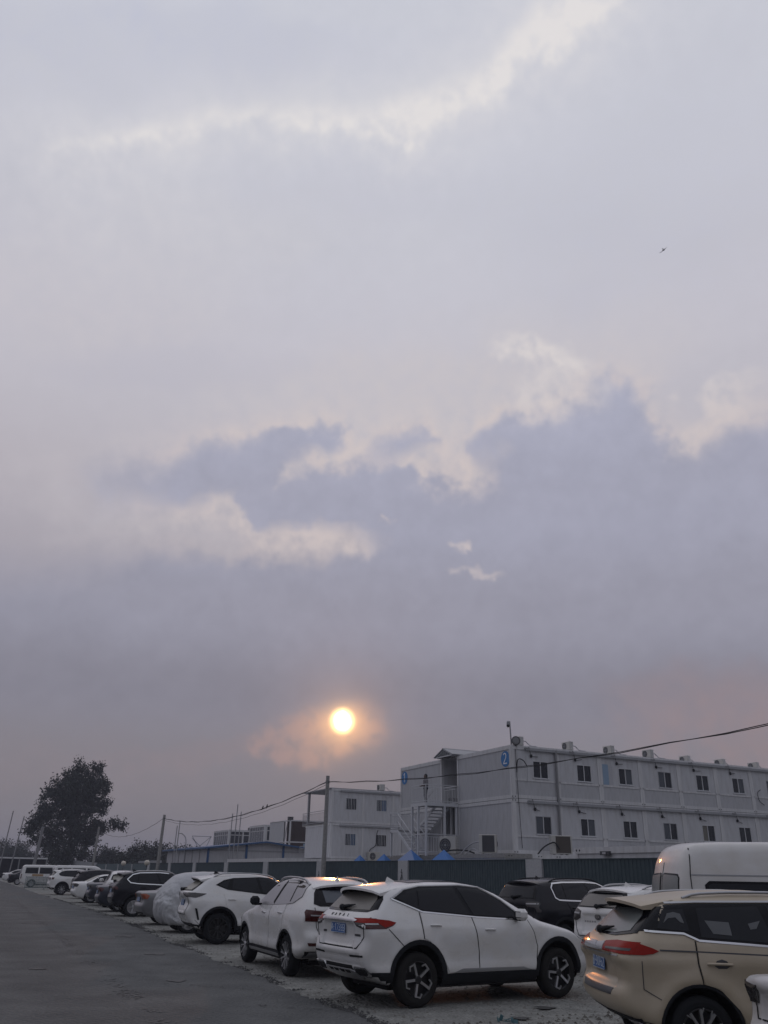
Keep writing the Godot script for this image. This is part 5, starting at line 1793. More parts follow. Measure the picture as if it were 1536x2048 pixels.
func second_row() -> void:
	var sp := suv_spec({"L": 4.85, "H": 1.76, "hw": 0.95, "xf": 3.85, "wheel": "plain", "bow_r": 0.10,
		"side": v2([0.20, 0.42, 0.05, 0.54, 0.0, 0.70, 0.02, 0.86, 0.06, 0.98, 0.05, 1.10, 0.06, 1.20, 0.12, 1.30, 0.30, 1.58, 0.42, 1.665, 0.80, 1.72, 1.40, 1.75, 2.1, 1.745, 2.50, 1.69, 2.85, 1.57, 3.25, 1.36, 3.55, 1.22, 3.95, 1.16, 4.3, 1.08, 4.6, 0.96, 4.78, 0.82, 4.85, 0.66, 4.82, 0.48, 4.70, 0.32, 4.3, 0.25, 0.74, 0.25, 0.45, 0.34])})
	var got := car_base("parked_car", "black SUV with bright window outline parked behind the near white SUV", "car", sp, Vector3(12.95, 0, -19.30), -8.0, M.paint_black, 0.042, "cars parked in the second row")
	var car: Node3D = got[0]
	var cs: CarShape = got[1]
	var dlo := [0.70, 1.28, 0.68, 1.50, 0.76, 1.585, 1.09, 1.61, 1.86, 1.62, 2.24, 1.60, 2.62, 1.45, 2.94, 1.23, 2.86, 1.20, 2.05, 1.20, 1.04, 1.225, 0.80, 1.235]
	suv_trim(car, cs, {"paint": M.paint_black, "dy": 0.02, "lamp": M.lamp_smoke, "tail": [0.45, 1.20, 0.90, 1.21, 0.92, 0.98, 0.80, 0.98, 0.74, 1.08, 0.45, 1.10], "tail_side": [0.0, 1.21, 0.14, 1.20, 0.16, 1.0, 0.0, 0.98], "rear_glass": M.glass_dark, "dlo": dlo,
		"panes": [[0.74, 1.30, 0.73, 1.50, 0.80, 1.56, 1.02, 1.575, 1.0, 1.255, 0.82, 1.265], [1.04, 1.25, 1.06, 1.58, 1.76, 1.595, 1.92, 1.23], [1.99, 1.23, 1.82, 1.595, 2.20, 1.575, 2.58, 1.43, 2.84, 1.235]],
		"strip": [2.96, 1.235, 2.88, 1.195, 2.05, 1.19, 1.04, 1.215, 0.79, 1.225, 0.69, 1.275, 0.665, 1.50, 0.75, 1.597, 1.09, 1.625, 1.86, 1.635, 2.26, 1.615, 2.66, 1.46], "strip_w": 0.032, "rail_mat": M.black_plastic})
	for s in [1, -1]:
		put(car, cs, "chrome_strip", "B", [s * 0.46, 1.165, s * 0.80, 1.17, s * 0.80, 1.15, s * 0.46, 1.145], M.satin_silver, 0.014)

	sp = suv_spec({"L": 4.45, "H": 1.66, "xf": 3.55, "hw": 0.92, "wheel": "plain",
		"side": v2([0.20, 0.42, 0.05, 0.52, 0.0, 0.66, 0.02, 0.80, 0.06, 0.92, 0.05, 1.05, 0.05, 1.15, 0.10, 1.24, 0.28, 1.47, 0.40, 1.565, 0.75, 1.62, 1.25, 1.655, 1.8, 1.655, 2.2, 1.61, 2.5, 1.51, 2.9, 1.31, 3.2, 1.15, 3.6, 1.08, 4.0, 0.99, 4.25, 0.88, 4.38, 0.76, 4.45, 0.60, 4.42, 0.45, 4.3, 0.30, 3.9, 0.24, 0.74, 0.24, 0.45, 0.34])})
	got = car_base("parked_car", "small white SUV with smoked tail lamp between black SUV and high-roof van", "car", sp, Vector3(11.9, 0, -14.75), -3.0, M.paint_white, 0.042, "cars parked in the second row")
	car = got[0]
	cs = got[1]
	suv_trim(car, cs, {"paint": M.paint_white, "dy": -0.03, "lamp": M.lamp_smoke, "tail": [0.52, 1.15, 0.70, 1.20, 0.92, 1.14, 0.92, 0.98, 0.66, 0.97, 0.54, 1.02], "tail_side": [0.0, 1.17, 0.14, 1.14, 0.18, 1.06, 0.08, 0.98, 0.0, 0.98], "rear_glass": M.glass_dusty})
	for s in [1, -1]:
		put(car, cs, "lamp_bar", "B", [s * 0.56, 1.12, s * 0.84, 1.125, s * 0.84, 1.10, s * 0.56, 1.09], M.lamp_clear, 0.014, 0.06)
	var p := cs.hit(Vector3(-0.35, 1.055, -0.02), Vector3.RIGHT)
	var em := node("emblem", car)
	em.position = p + Vector3(-0.006, 0, 0)
	em.rotation.y = -PI / 2
	var b := MB.new()
	b.lathe(Vector3.ZERO, Vector3.BACK, v2([0.075, 0.0, 0.072, 0.010, 0.0, 0.012]), 20)
	obj("emblem_oval", b, M.badge_dark, em).scale = Vector3(1.15, 0.75, 1)
	lettering(em, "emblem_letters", "KIA", 0.055, Vector3(0, 0, 0.012), Vector3.BACK, M.chrome, 0.004)
	for i in 5:
		var q := cs.hit(Vector3(-0.35, 0.965, -0.42 + i * 0.075), Vector3.RIGHT)
		var l := MB.new()
		l.box(q, Vector3(0.012, 0.03, 0.035))
		obj("badge", l, M.satin_silver, car)

	# high-roof van
	sp = {
		"L": 5.6, "H": 2.42, "hw": 0.99, "belt": 1.3, "xr": 1.05, "xf": 4.5, "r": 0.345, "R": 0.40, "ay": 0.37, "track": 0.83, "tw": 0.21, "k": 0.16, "bow_r": 0.10, "bow_f": 0.22, "crown": 0.05, "crown_at": 1.9, "flare": 0.0, "wheel": "plain", "res": 1.6,
		"side": v2([0.10, 0.42, 0.0, 0.55, 0.0, 0.95, 0.02, 1.30, 0.08, 1.75, 0.17, 2.10, 0.30, 2.30, 0.46, 2.37, 0.9, 2.40, 2.2, 2.42, 3.6, 2.40, 3.95, 2.30, 4.3, 2.05, 4.75, 1.55, 4.95, 1.30, 5.35, 1.15, 5.52, 0.95, 5.6, 0.65, 5.55, 0.40, 5.2, 0.30, 0.4, 0.30]),
		"section": [0.10, 0.08, 0.30, 0.05, 0.5, 0.01, 0.9, 0.0, 1.3, 0.01, 1.8, 0.075, 2.1, 0.14, 2.3, 0.20, 2.5, 0.27],
		"plan": [-0.1, 0.16, 0.0, 0.09, 0.2, 0.03, 0.5, 0.0, 4.4, 0.0, 4.9, 0.06, 5.3, 0.16, 5.6, 0.30],
		"gplan": [0.0, 0.0, 4.0, 0.0, 4.8, 0.08],
	}
	got = car_base("high_roof_van", "white high-roof van behind the gold SUV, warm sunset glint on its rear corner", "van", sp, Vector3(11.44, 0, -12.40), 27.0, M.paint_white_dusty, 0.05, "vans in the car park")
	car = got[0]
	cs = got[1]
	both(car, cs, "window_surround", [0.52, 1.30, 0.52, 1.70, 0.60, 1.76, 3.60, 1.76, 3.60, 1.30], M.glass_black, 0.010, 0.12)
	both(car, cs, "window", [0.58, 1.34, 0.58, 1.69, 0.64, 1.72, 1.85, 1.72, 1.85, 1.34], M.glass_dark, 0.015, 0.12)
	both(car, cs, "window", [1.90, 1.34, 1.90, 1.72, 3.54, 1.72, 3.54, 1.34], M.glass_dark, 0.015, 0.12)
	both(car, cs, "window", [3.75, 1.32, 3.75, 1.72, 4.05, 1.72, 4.50, 1.38, 4.45, 1.30], M.glass_dark, 0.012, 0.12)
	stripe(car, cs, "roof_seam", ["R", "L"], [0.32, 1.85, 3.9, 1.86], 0.018, M.gutter_grey, 0.008)
	stripe(car, cs, "corner_seam", ["R", "L"], [0.30, 0.6, 0.30, 1.6, 0.31, 1.85, 0.35, 2.10, 0.38, 2.27], 0.014, M.gap_black, 0.008)
	for s in [1, -1]:
		put(car, cs, "window_surround", "B", [s * 0.84, 1.22, s * 0.78, 1.80, s * 0.72, 1.86, s * 0.10, 1.88, s * 0.06, 1.84, s * 0.06, 1.22], M.glass_black, 0.012)
		put(car, cs, "rear_window", "B", [s * 0.82, 1.25, s * 0.77, 1.79, s * 0.72, 1.83, s * 0.12, 1.85, s * 0.09, 1.82, s * 0.09, 1.25], M.glass_pale, 0.018)
		put(car, cs, "tail_lamp", "B", [s * 0.88, 0.75, s * 0.86, 1.15, s * 0.76, 1.15, s * 0.76, 0.75], M.lamp_dark_red, 0.010)
	stripe(car, cs, "door_gap", ["B"], [0.0, 0.5, 0.0, 2.05], 0.014, M.gap_black, 0.006)
	put(car, cs, "windscreen", "F", [-0.78, 1.35, 0.78, 1.35, 0.68, 2.05, -0.68, 2.05], M.glass_black, 0.008)


func covered_car() -> void:
	# a car under a pale silver cover, its folds hanging to the ground
	var sp := suv_spec({"L": 4.8, "H": 1.74, "hw": 0.98, "k": 0.22, "bow_r": 0.16, "R": 0.2, "crown": 0.14,
		"side": v2([0.25, 0.24, 0.10, 0.40, 0.02, 0.62, 0.0, 0.90, 0.10, 1.16, 0.30, 1.42, 0.55, 1.62, 0.85, 1.70, 1.40, 1.735, 2.0, 1.73, 2.5, 1.66, 3.0, 1.42, 3.5, 1.22, 4.1, 1.10, 4.6, 0.92, 4.78, 0.70, 4.8, 0.45, 4.6, 0.24]),
		"section": [0.10, 0.02, 0.5, 0.0, 0.9, 0.02, 1.2, 0.09, 1.45, 0.19, 1.60, 0.27, 1.75, 0.36], "dents": [], "flare": 0.0})
	var car := thing("covered_car", "car wrapped in a crumpled pale silver cover beside the grey saloon", "car", Vector3(6.12, 0, -28.95), deg_to_rad(-3.0), "cars parked in the row beside the road")
	var cs := CarShape.new(sp)
	var nz := FastNoiseLite.new()
	nz.seed = 12
	nz.frequency = 1.1
	nz.fractal_octaves = 3
	var fold := func(p: Vector3) -> float:
		# taut over the roof, gathered in slanting folds lower down
		var low := 1.0 - smoothstep(0.8, 1.7, p.y)
		var a := nz.get_noise_3d(p.x * 1.6 + p.y * 1.3, p.y * 0.8, p.z * 1.6 - p.y * 1.1)
		var s := (1.0 - absf(nz.get_noise_3d(p.x * 2.2 + p.y * 2.0 + 9.0, p.y * 0.7, p.z * 2.2 - p.y * 1.9)) * 2.2)
		return (0.008 + 0.045 * low) * a + (0.004 + 0.024 * low) * s
	var field := func(x: float, y: float, z: float) -> float:
		return cs.f(x, y, z) - fold.call(Vector3(x, y, z))
	var got := nets(field, Vector3(-0.15, 0.12, -1.15), Vector3(4.95, 1.9, 1.15), 0.045, false)
	var pts: PackedVector3Array = got[0]
	var b := MB.new()
	var nor := PackedVector3Array()
	for p in pts:
		var e := 0.02
		nor.append(Vector3(field.call(p.x + e, p.y, p.z) - field.call(p.x - e, p.y, p.z), field.call(p.x, p.y + e, p.z) - field.call(p.x, p.y - e, p.z), field.call(p.x, p.y, p.z + e) - field.call(p.x, p.y, p.z - e)).normalized())
	var t: PackedInt32Array = got[1]
	for i in range(0, t.size(), 3):
		b.trin(pts[t[i]], pts[t[i + 1]], pts[t[i + 2]], nor[t[i]], nor[t[i + 1]], nor[t[i + 2]])
	obj("cover", b, M.car_cover, car)
	sp.wheel = "plain"
	sp.R = 0.36
	sp.hw = 0.9
	var first: Node3D = null
	for s in [1, -1]:
		for x in [0.93, 3.655]:
			var w: Node3D = node("wheel", car) if first == null else first.duplicate()
			if first == null:
				make_wheel(0.33, 0.21, "plain", M.tyre, w)
				first = w
			else:
				w.name = piece_name("wheel", car)
				car.add_child(w, true)
			w.position = Vector3(x, 0.33, s * 0.80)
			w.rotation = Vector3(0, 0 if s > 0 else PI, 0)


func far_row() -> void:
	var row := "cars parked in the row beside the road"
	# grey saloon with an orange lamp
	var got := car_base("parked_car", "brownish grey saloon with orange-red tail lamp beside the covered car", "car", sedan_spec({"res": 1.5}), Vector3(6.30, 0, -32.95), 0.0, M.paint_grey, 0.06, row)
	sedan_trim(got[0], got[1], M.paint_grey, M.lamp_orange, M.glass_dusty, "A·3E915")
	# black SUV
	got = car_base("parked_car", "black SUV with bright-edged side window behind the grey saloon", "car", suv_spec({"res": 1.6, "H": 1.74, "wheel": "plain", "side": v2([0.20, 0.40, 0.04, 0.52, 0.0, 0.68, 0.04, 0.80, 0.08, 0.95, 0.02, 1.08, 0.03, 1.15, 0.12, 1.22, 0.32, 1.40, 0.50, 1.58, 0.60, 1.645, 0.95, 1.70, 1.40, 1.73, 1.95, 1.73, 2.35, 1.68, 2.7, 1.56, 3.1, 1.35, 3.4, 1.2, 3.8, 1.12, 4.1, 1.03, 4.36, 0.92, 4.53, 0.78, 4.61, 0.62, 4.58, 0.44, 4.44, 0.30, 4.1, 0.24, 0.72, 0.24, 0.4, 0.32])}), Vector3(6.25, 0, -38.75), 2.0, M.paint_black, 0.055, row)
	suv_trim(got[0], got[1], {"paint": M.paint_black, "dy": 0.03, "lamp": M.lamp_dark_red, "tail": [0.50, 1.10, 0.86, 1.12, 0.86, 0.98, 0.56, 1.0], "tail_side": [0.0, 1.12, 0.22, 1.11, 0.26, 1.0, 0.0, 0.98], "rear_glass": M.glass_beige, "plate": "A·Q6602",
		"strip": [2.94, 1.165, 2.05, 1.155, 1.04, 1.19, 0.72, 1.225, 0.585, 1.35, 0.79, 1.53, 1.09, 1.595, 1.86, 1.615, 2.26, 1.585], "strip_w": 0.035})
	# dark saloon
	got = car_base("parked_car", "dark navy saloon with dull red lamps in front of white hatchback", "car", sedan_spec({"res": 1.8}), Vector3(6.35, 0, -43.0), 3.0, M.paint_navy, 0.065, row)
	sedan_trim(got[0], got[1], M.paint_navy, M.lamp_dark_red, M.glass_black, "B·08T51")
	# white hatchback with a sunshade-pale rear window, turned along the road
	got = car_base("parked_car", "white hatchback with pale beige rear window, turned along the road behind dark saloon", "car", suv_spec({"res": 1.8, "wheel": "plain", "L": 4.4, "xf": 3.5}), Vector3(8.2, 0, -46.2), -84.0, M.paint_white, 0.06, row)
	suv_trim(got[0], got[1], {"paint": M.paint_white, "lamp": M.lamp_dark_red, "tail": [0.45, 1.12, 0.86, 1.13, 0.86, 0.96, 0.5, 0.98], "tail_side": [0.0, 1.13, 0.16, 1.12, 0.16, 0.98, 0.0, 0.96], "rear_glass": M.glass_beige, "rails": false, "wiper": false})
	# white saloon
	got = car_base("parked_car", "white saloon with dark slanted tail lamps between two darker cars", "car", sedan_spec({"res": 1.8}), Vector3(6.55, 0, -53.4), 0.0, M.paint_white, 0.065, row)
	sedan_trim(got[0], got[1], M.paint_white, M.lamp_smoke, M.glass_beige, "C·4410D")
	# navy car nose beside it
	got = car_base("parked_car", "dark blue car tucked in beside the white saloon with slanted lamps", "car", sedan_spec({"res": 1.9}), Vector3(6.9, 0, -50.0), 2.0, M.paint_navy, 0.07, row)
	sedan_trim(got[0], got[1], M.paint_navy, M.lamp_smoke, M.glass_black, "D·2F177")
	# white SUV with bright wheels
	got = car_base("parked_car", "white SUV with bright spoked wheel at the far end of the row", "car", suv_spec({"res": 1.9, "wheel": "split", "H": 1.72}), Vector3(6.75, 0, -68.6), 0.0, M.paint_white, 0.065, row)
	suv_trim(got[0], got[1], {"paint": M.paint_white, "dy": 0.0, "lamp": M.lamp_dark_red, "tail": [0.50, 1.12, 0.86, 1.13, 0.86, 0.98, 0.56, 1.0], "tail_side": [0.0, 1.13, 0.36, 1.12, 0.30, 1.0, 0.0, 0.98], "rear_glass": M.glass_dusty})
	# black car whose roof shows behind it
	got = car_base("parked_car", "black SUV whose curved roof rises behind the white saloon", "car", suv_spec({"res": 2.0, "wheel": "plain", "H": 1.78}), Vector3(7.4, 0, -60.5), 0.0, M.paint_black, 0.07, row)
	suv_trim(got[0], got[1], {"paint": M.paint_black, "lamp": M.lamp_dark_red, "rear_glass": M.glass_black})
	# white roof behind the black SUV
	got = car_base("parked_car", "white car with roof bar seen over the black SUV beside the fence", "car", suv_spec({"res": 2.0, "wheel": "plain"}), Vector3(13.2, 0, -71.0), 0.0, M.paint_white, 0.08, "cars parked in the second row")
	suv_trim(got[0], got[1], {"paint": M.paint_white, "lamp": M.lamp_dark_red, "rear_glass": M.glass_beige})
	# vans at the end
	var vs := {
		"L": 4.9, "H": 1.98, "hw": 0.85, "belt": 1.15, "xr": 1.05, "xf": 3.6, "r": 0.33, "R": 0.38, "ay": 0.34, "track": 0.72, "tw": 0.2, "k": 0.10, "bow_r": 0.07, "bow_f": 0.22, "crown": 0.05, "crown_at": 1.6, "flare": 0.0, "wheel": "plain", "res": 2.0,
		"side": v2([0.08, 0.40, 0.0, 0.55, 0.0, 1.0, 0.05, 1.5, 0.15, 1.88, 0.35, 1.96, 2.2, 1.98, 3.6, 1.95, 4.0, 1.80, 4.5, 1.20, 4.8, 1.0, 4.9, 0.7, 4.85, 0.40, 4.5, 0.28, 0.4, 0.28]),
		"section": [0.10, 0.06, 0.3, 0.03, 0.5, 0.0, 1.1, 0.01, 1.6, 0.09, 1.9, 0.16, 2.1, 0.22],
		"plan": [-0.1, 0.12, 0.0, 0.07, 0.3, 0.0, 3.8, 0.0, 4.4, 0.06, 4.9, 0.2], "gplan": [0.0, 0.0, 4.0, 0.0]}
	for q in [[Vector3(6.55, 0, -92.5), 0.0, "white minivan with yellow lettering on its side behind the mesh barrier", true], [Vector3(8.6, 0, -85.0), 0.0, "long white van roof showing behind the white SUV at the row's end", false]]:
		got = car_base("minivan", q[2], "van", vs, q[0], q[1], M.paint_white, 0.075, "vans in the car park")
		var car: Node3D = got[0]
		var cs: CarShape = got[1]
		for w in [[0.35, 1.22, 0.40, 1.72, 1.5, 1.74, 1.5, 1.2], [1.62, 1.2, 1.62, 1.74, 2.75, 1.74, 2.75, 1.2], [2.9, 1.2, 2.9, 1.74, 3.55, 1.70, 4.05, 1.25]]:
			both(car, cs, "window", w, M.glass_dark, 0.014, 0.12)
		put(car, cs, "rear_window", "B", [-0.62, 1.2, -0.55, 1.72, 0.55, 1.72, 0.62, 1.2], M.window_mid, 0.014, 0.12)
		tail_pair(car, cs, [0.66, 0.75, 0.68, 1.15, 0.80, 1.15, 0.80, 0.75], [], M.lamp_dark_red)
		put(car, cs, "windscreen", "F", [-0.66, 1.25, 0.66, 1.25, 0.58, 1.78, -0.58, 1.78], M.glass_black, 0.012, 0.12)
		if q[3]:
			both(car, cs, "side_lettering", [1.0, 0.98, 1.0, 1.16, 2.0, 1.16, 2.0, 0.98], M.label_yellow, 0.014, 0.12)
	# the last cars before the bend
	got = car_base("parked_car", "tiny white saloon at the far left end of the road", "car", sedan_spec({"res": 2.2}), Vector3(6.3, 0, -117.0), 5.0, M.paint_white, 0.09, row)
	sedan_trim(got[0], got[1], M.paint_white, M.lamp_smoke, M.glass_black, "A·5521C")
	got = car_base("parked_car", "tiny dark car just in front of the farthest white saloon", "car", sedan_spec({"res": 2.2}), Vector3(6.2, 0, -104.5), 2.0, M.paint_black, 0.09, row)
	sedan_trim(got[0], got[1], M.paint_black, M.lamp_dark_red, M.glass_black, "A·K8804")

# ---------------------------------------------------------------- stacked site containers
const FLOOR := 2.9

# a sliding window set in a wall that faces +z; x is its left edge, y its sill
func wall_window(house: Node, x: float, y: float, z: float, w: float, h: float, kind: int) -> void:
	var o := node("window", house)
	o.position = Vector3(x + w * 0.5, y + h * 0.5, z)
	var f := MB.new()
	var t := 0.032
	f.bb(Vector3(-w * 0.5, h * 0.5 - t, -0.03), Vector3(w * 0.5, h * 0.5, 0.035))
	f.bb(Vector3(-w * 0.5, -h * 0.5, -0.03), Vector3(w * 0.5, -h * 0.5 + t, 0.035))
	for q in [-w * 0.5, w * 0.5 - t]:
		f.bb(Vector3(q, -h * 0.5 + t, -0.03), Vector3(q + t, h * 0.5 - t, 0.035))
	obj("frame", f, M.rail_white if kind != 2 else M.gutter_grey, o)
	if kind < 4:
		var sl := MB.new()
		sl.bb(Vector3(-w * 0.5 - 0.04, -h * 0.5 - 0.035, -0.01), Vector3(w * 0.5 + 0.04, -h * 0.5, 0.07))
		obj("sill", sl, M.rail_white, o)
	var mull := MB.new()
	var mx := 0.0 if kind != 3 else -0.06
	mull.bb(Vector3(mx - 0.022, -h * 0.5 + t, -0.015), Vector3(mx + 0.022, h * 0.5 - t, 0.028))
	obj("mullion", mull, M.rail_white, o)
	for s in 2:
		var p := MB.new()
		var x0 := -w * 0.5 + t if s == 0 else mx + 0.03
		var x1 := mx - 0.03 if s == 0 else w * 0.5 - t
		p.bb(Vector3(x0, -h * 0.5 + t, -0.02 - 0.015 * s), Vector3(x1, h * 0.5 - t, -0.008 - 0.015 * s))
		var m: Material = M.window_dark
		if kind == 1 and s == 1:
			m = M.window_mid
		if kind == 2 and s == 0:
			m = M.window_mid
		if kind == 3:
			m = M.curtain_pale if s == 0 else M.window_dark
		if kind == 4:
			m = M.window_mid if s == 0 else M.curtain_blue
		obj("pane", p, m, o)
	if kind >= 4:
		# burglar bars in front of the glass
		for i in 7:
			var b := MB.new()
			var bx := lerpf(-w * 0.5 + 0.08, w * 0.5 - 0.08, i / 6.0)
			b.bb(Vector3(bx - 0.012, -h * 0.5 + t, 0.04), Vector3(bx + 0.012, h * 0.5 - t, 0.06))
			obj("bar", b, M.rail_white, o)


func posted(house: Node, called: String, lo: Vector3, hi: Vector3, m: Material) -> MeshInstance3D:
	var b := MB.new()
	b.bb(lo, hi)
	return obj(called, b, m, house)


func wire(house: Node, called: String, pts: Array, r: float, m: Material) -> void:
	var c := Curve3D.new()
	for i in pts.size():
		var a: Vector3 = pts[maxi(i - 1, 0)]
		var b: Vector3 = pts[mini(i + 1, pts.size() - 1)]
		c.add_point(pts[i], -(b - a) * 0.18, (b - a) * 0.18)
	c.bake_interval = 0.12
	var mb := MB.new()
	mb.tube(c.get_baked_points(), r, 5)
	obj(called, mb, m, house)


func castings(house: Node, x: float, y: float, z: float) -> void:
	# the two oval holes of a corner fitting
	for s in [-1, 1]:
		var b := MB.new()
		b.cyl(Vector3(x + s * 0.09, y, z), Vector3(x + s * 0.09, y, z + 0.006), 0.035, 0.035, 8)
		obj("casting_hole", b, M.seam_dark, house).scale = Vector3.ONE


func block_two() -> void:
	var X0 := 28.04
	var Z := -41.14
	var bay := 3.14
	var n := 9
	var h := thing("container_block", "grey-white three-storey container block with blue number 2 and rows of windows", "building", Vector3(X0, 0, Z))
	var D := 6.1
	rng.seed = 21
	var kinds := [2, 1, 0, 2, 3, 0, 1, 2, 0, 0, 0, 1, 2, 0, 1, 2, 0, 3]
	for f in 3:
		var y0 := f * FLOOR
		# the long side, bay by bay
		for i in n:
			var x := i * bay
			var wx := x + 1.43
			var wy := y0 + (1.17 if f == 2 else 1.06)
			var ww := 1.06
			var wh := 0.95
			var band := y0 + (1.02 if f == 2 else 0.93)
			if f == 0:
				posted(h, "wall_panel", Vector3(x + 0.1, y0, -0.1), Vector3(x + bay - 0.1, y0 + FLOOR, 0.0), M.panel_grey)
			else:
				# lower panel, then the wall round the window
				posted(h, "wall_panel", Vector3(x + 0.1, y0 + 0.2, -0.1), Vector3(x + bay - 0.1, band - 0.05, 0.0), M.panel_grey)
				var b := MB.new()
				b.bb(Vector3(x + 0.1, band + 0.05, -0.1), Vector3(wx, y0 + FLOOR - 0.2, 0.0))
				b.bb(Vector3(wx + ww, band + 0.05, -0.1), Vector3(x + bay - 0.1, y0 + FLOOR - 0.2, 0.0))
				b.bb(Vector3(wx, band + 0.05, -0.1), Vector3(wx + ww, wy, 0.0))
				b.bb(Vector3(wx, wy + wh, -0.1), Vector3(wx + ww, y0 + FLOOR - 0.2, 0.0))
				obj("wall_panel", b, M.panel_white, h)
				posted(h, "sill_rail", Vector3(x + 0.1, band - 0.05, -0.08), Vector3(x + bay - 0.1, band + 0.05, 0.03), M.beam_white)
				posted(h, "room_dark", Vector3(wx - 0.02, wy - 0.02, -0.6), Vector3(wx + ww + 0.02, wy + wh + 0.02, -0.12), M.dark_inside)
				wall_window(h, wx, wy, -0.02, ww, wh, kinds[(i + 9 * (f - 1)) % kinds.size()])
				# cable that drops from the roof to the window
				if i != 6 or f == 1:
					var tx := x + 1.05 + rng.randf() * 0.15
					var tip := Vector3(wx + 0.15 + rng.randf() * 0.3, wy + wh + 0.22 + rng.randf() * 0.1, 0.05)
					wire(h, "cable", [Vector3(tx, y0 + FLOOR - 0.02, 0.12), Vector3(tx + 0.10, y0 + FLOOR - 0.30, 0.10), Vector3(tx + 0.22, y0 + FLOOR - 0.52, 0.06), tip], 0.016, M.cable_black)
					var bx := MB.new()
					bx.ball(Vector3(tx + 0.20, y0 + FLOOR - 0.52, 0.05), Vector3(0.09, 0.10, 0.06), 8, 6)
					obj("cable_box", bx, M.cable_black, h)
					var ho := MB.new()
					ho.bb(Vector3(tx - 0.28, y0 + FLOOR - 0.16, 0.10), Vector3(tx + 0.06, y0 + FLOOR - 0.08, 0.17))
					obj("pipe_outlet", ho, M.steel_grey, h)
			# top and bottom beams of this container
			posted(h, "beam", Vector3(x + 0.02, y0 + 0.012, -0.12), Vector3(x + bay - 0.02, y0 + 0.2, 0.05), M.beam_white)
			posted(h, "beam", Vector3(x + 0.02, y0 + FLOOR - 0.2, -0.12), Vector3(x + bay - 0.02, y0 + FLOOR - 0.012, 0.05), M.beam_white)
			if f > 0:
				posted(h, "gutter", Vector3(x + (0.9 if i == 0 else 0.0), y0 + FLOOR - 0.23, 0.05), Vector3(x + bay - 0.004, y0 + FLOOR - 0.09, 0.15), M.gutter_grey)
		for i in n + 1:
			var m: Material = M.beam_white
			posted(h, "corner_post", Vector3(i * bay - (0.10 if i == 0 else 0.16), y0 + 0.02, -0.13), Vector3(i * bay + 0.16, y0 + FLOOR - 0.02, 0.035 if i == 0 else 0.03), m)
			if f > 0:
				castings(h, i * bay, y0 + 0.10, 0.05)
				castings(h, i * bay, y0 - 0.10, 0.05)
		# end wall, facing the road
		posted(h, "end_wall", Vector3(0.0, y0 + 0.2, -D + 0.15), Vector3(0.1, y0 + FLOOR - 0.2, -0.14), M.panel_grey)
		posted(h, "beam", Vector3(-0.04, y0 + 0.012, -D + 0.02), Vector3(0.12, y0 + 0.2, -0.14), M.beam_white)
		posted(h, "beam", Vector3(-0.04, y0 + FLOOR - 0.2, -D + 0.02), Vector3(0.12, y0 + FLOOR - 0.012, -0.14), M.beam_white)
		posted(h, "corner_post", Vector3(-0.05, y0 + 0.02, -D), Vector3(0.16, y0 + FLOOR - 0.02, -D + 0.15), M.beam_white)
		posted(h, "joint", Vector3(-0.02, y0 - 0.012, -D), Vector3(n * bay, y0 + 0.014, 0.02), M.seam_dark)
		# back of the block
		posted(h, "back_wall", Vector3(0.1, y0, -D - 0.1), Vector3(n * bay, y0 + FLOOR, -D), M.panel_grey)
	posted(h, "far_wall", Vector3(n * bay, 0, -D), Vector3(n * bay + 0.1, 3 * FLOOR, 0.0), M.panel_grey)
	posted(h, "roof", Vector3(-0.02, 3 * FLOOR - 0.012, -D), Vector3(n * bay, 3 * FLOOR + 0.03, 0.03), M.beam_white)
	# grey drainpipes down the second joint, as on the real wall
	var dp := MB.new()
	dp.cyl(Vector3(bay - 0.12, FLOOR, 0.10), Vector3(bay - 0.12, 3 * FLOOR - 0.1, 0.10), 0.075, 0.075, 10)
	obj("drainpipe", dp, M.steel_grey, h)
	wire(h, "cable", [Vector3(0.22, 3 * FLOOR - 0.2, 0.06), Vector3(0.26, 7.0, 0.06), Vector3(0.30, 5.6, 0.07), Vector3(0.40, 3.2, 0.07)], 0.014, M.cable_black)
	wire(h, "cable", [Vector3(0.26, 7.2, 0.06), Vector3(0.30, 7.88, 0.14), Vector3(0.62, 7.88, 0.2), Vector3(0.86, 7.55, 0.24)], 0.03, M.cable_black)
	wire(h, "loose_cable", [Vector3(0.9, 7.55, 0.2), Vector3(0.97, 7.1, 0.08), Vector3(1.0, 6.7, 0.06)], 0.012, M.pipe_pale)
	wire(h, "cable", [Vector3(6 * bay + 0.75, 7.3, 0.05), Vector3(6 * bay + 0.45, 7.1, 0.05), Vector3(6 * bay + 0.5, 6.6, 0.05), Vector3(6 * bay + 0.9, 6.35, 0.05)], 0.018, M.cable_black)
	# a faded blue poster and a pale one beside the third window
	posted(h, "poster", Vector3(2 * bay + 0.22, 2 * FLOOR + 1.10, 0.0), Vector3(2 * bay + 0.66, 2 * FLOOR + 2.28, 0.006), M.poster_blue)
	posted(h, "poster", Vector3(2 * bay + 0.68, 2 * FLOOR + 1.10, 0.0), Vector3(2 * bay + 0.98, 2 * FLOOR + 2.22, 0.006), M.poster_pale)
	# the number on the end wall
	number_disc(h, "2", Vector3(-0.006, 8.0, -0.66))
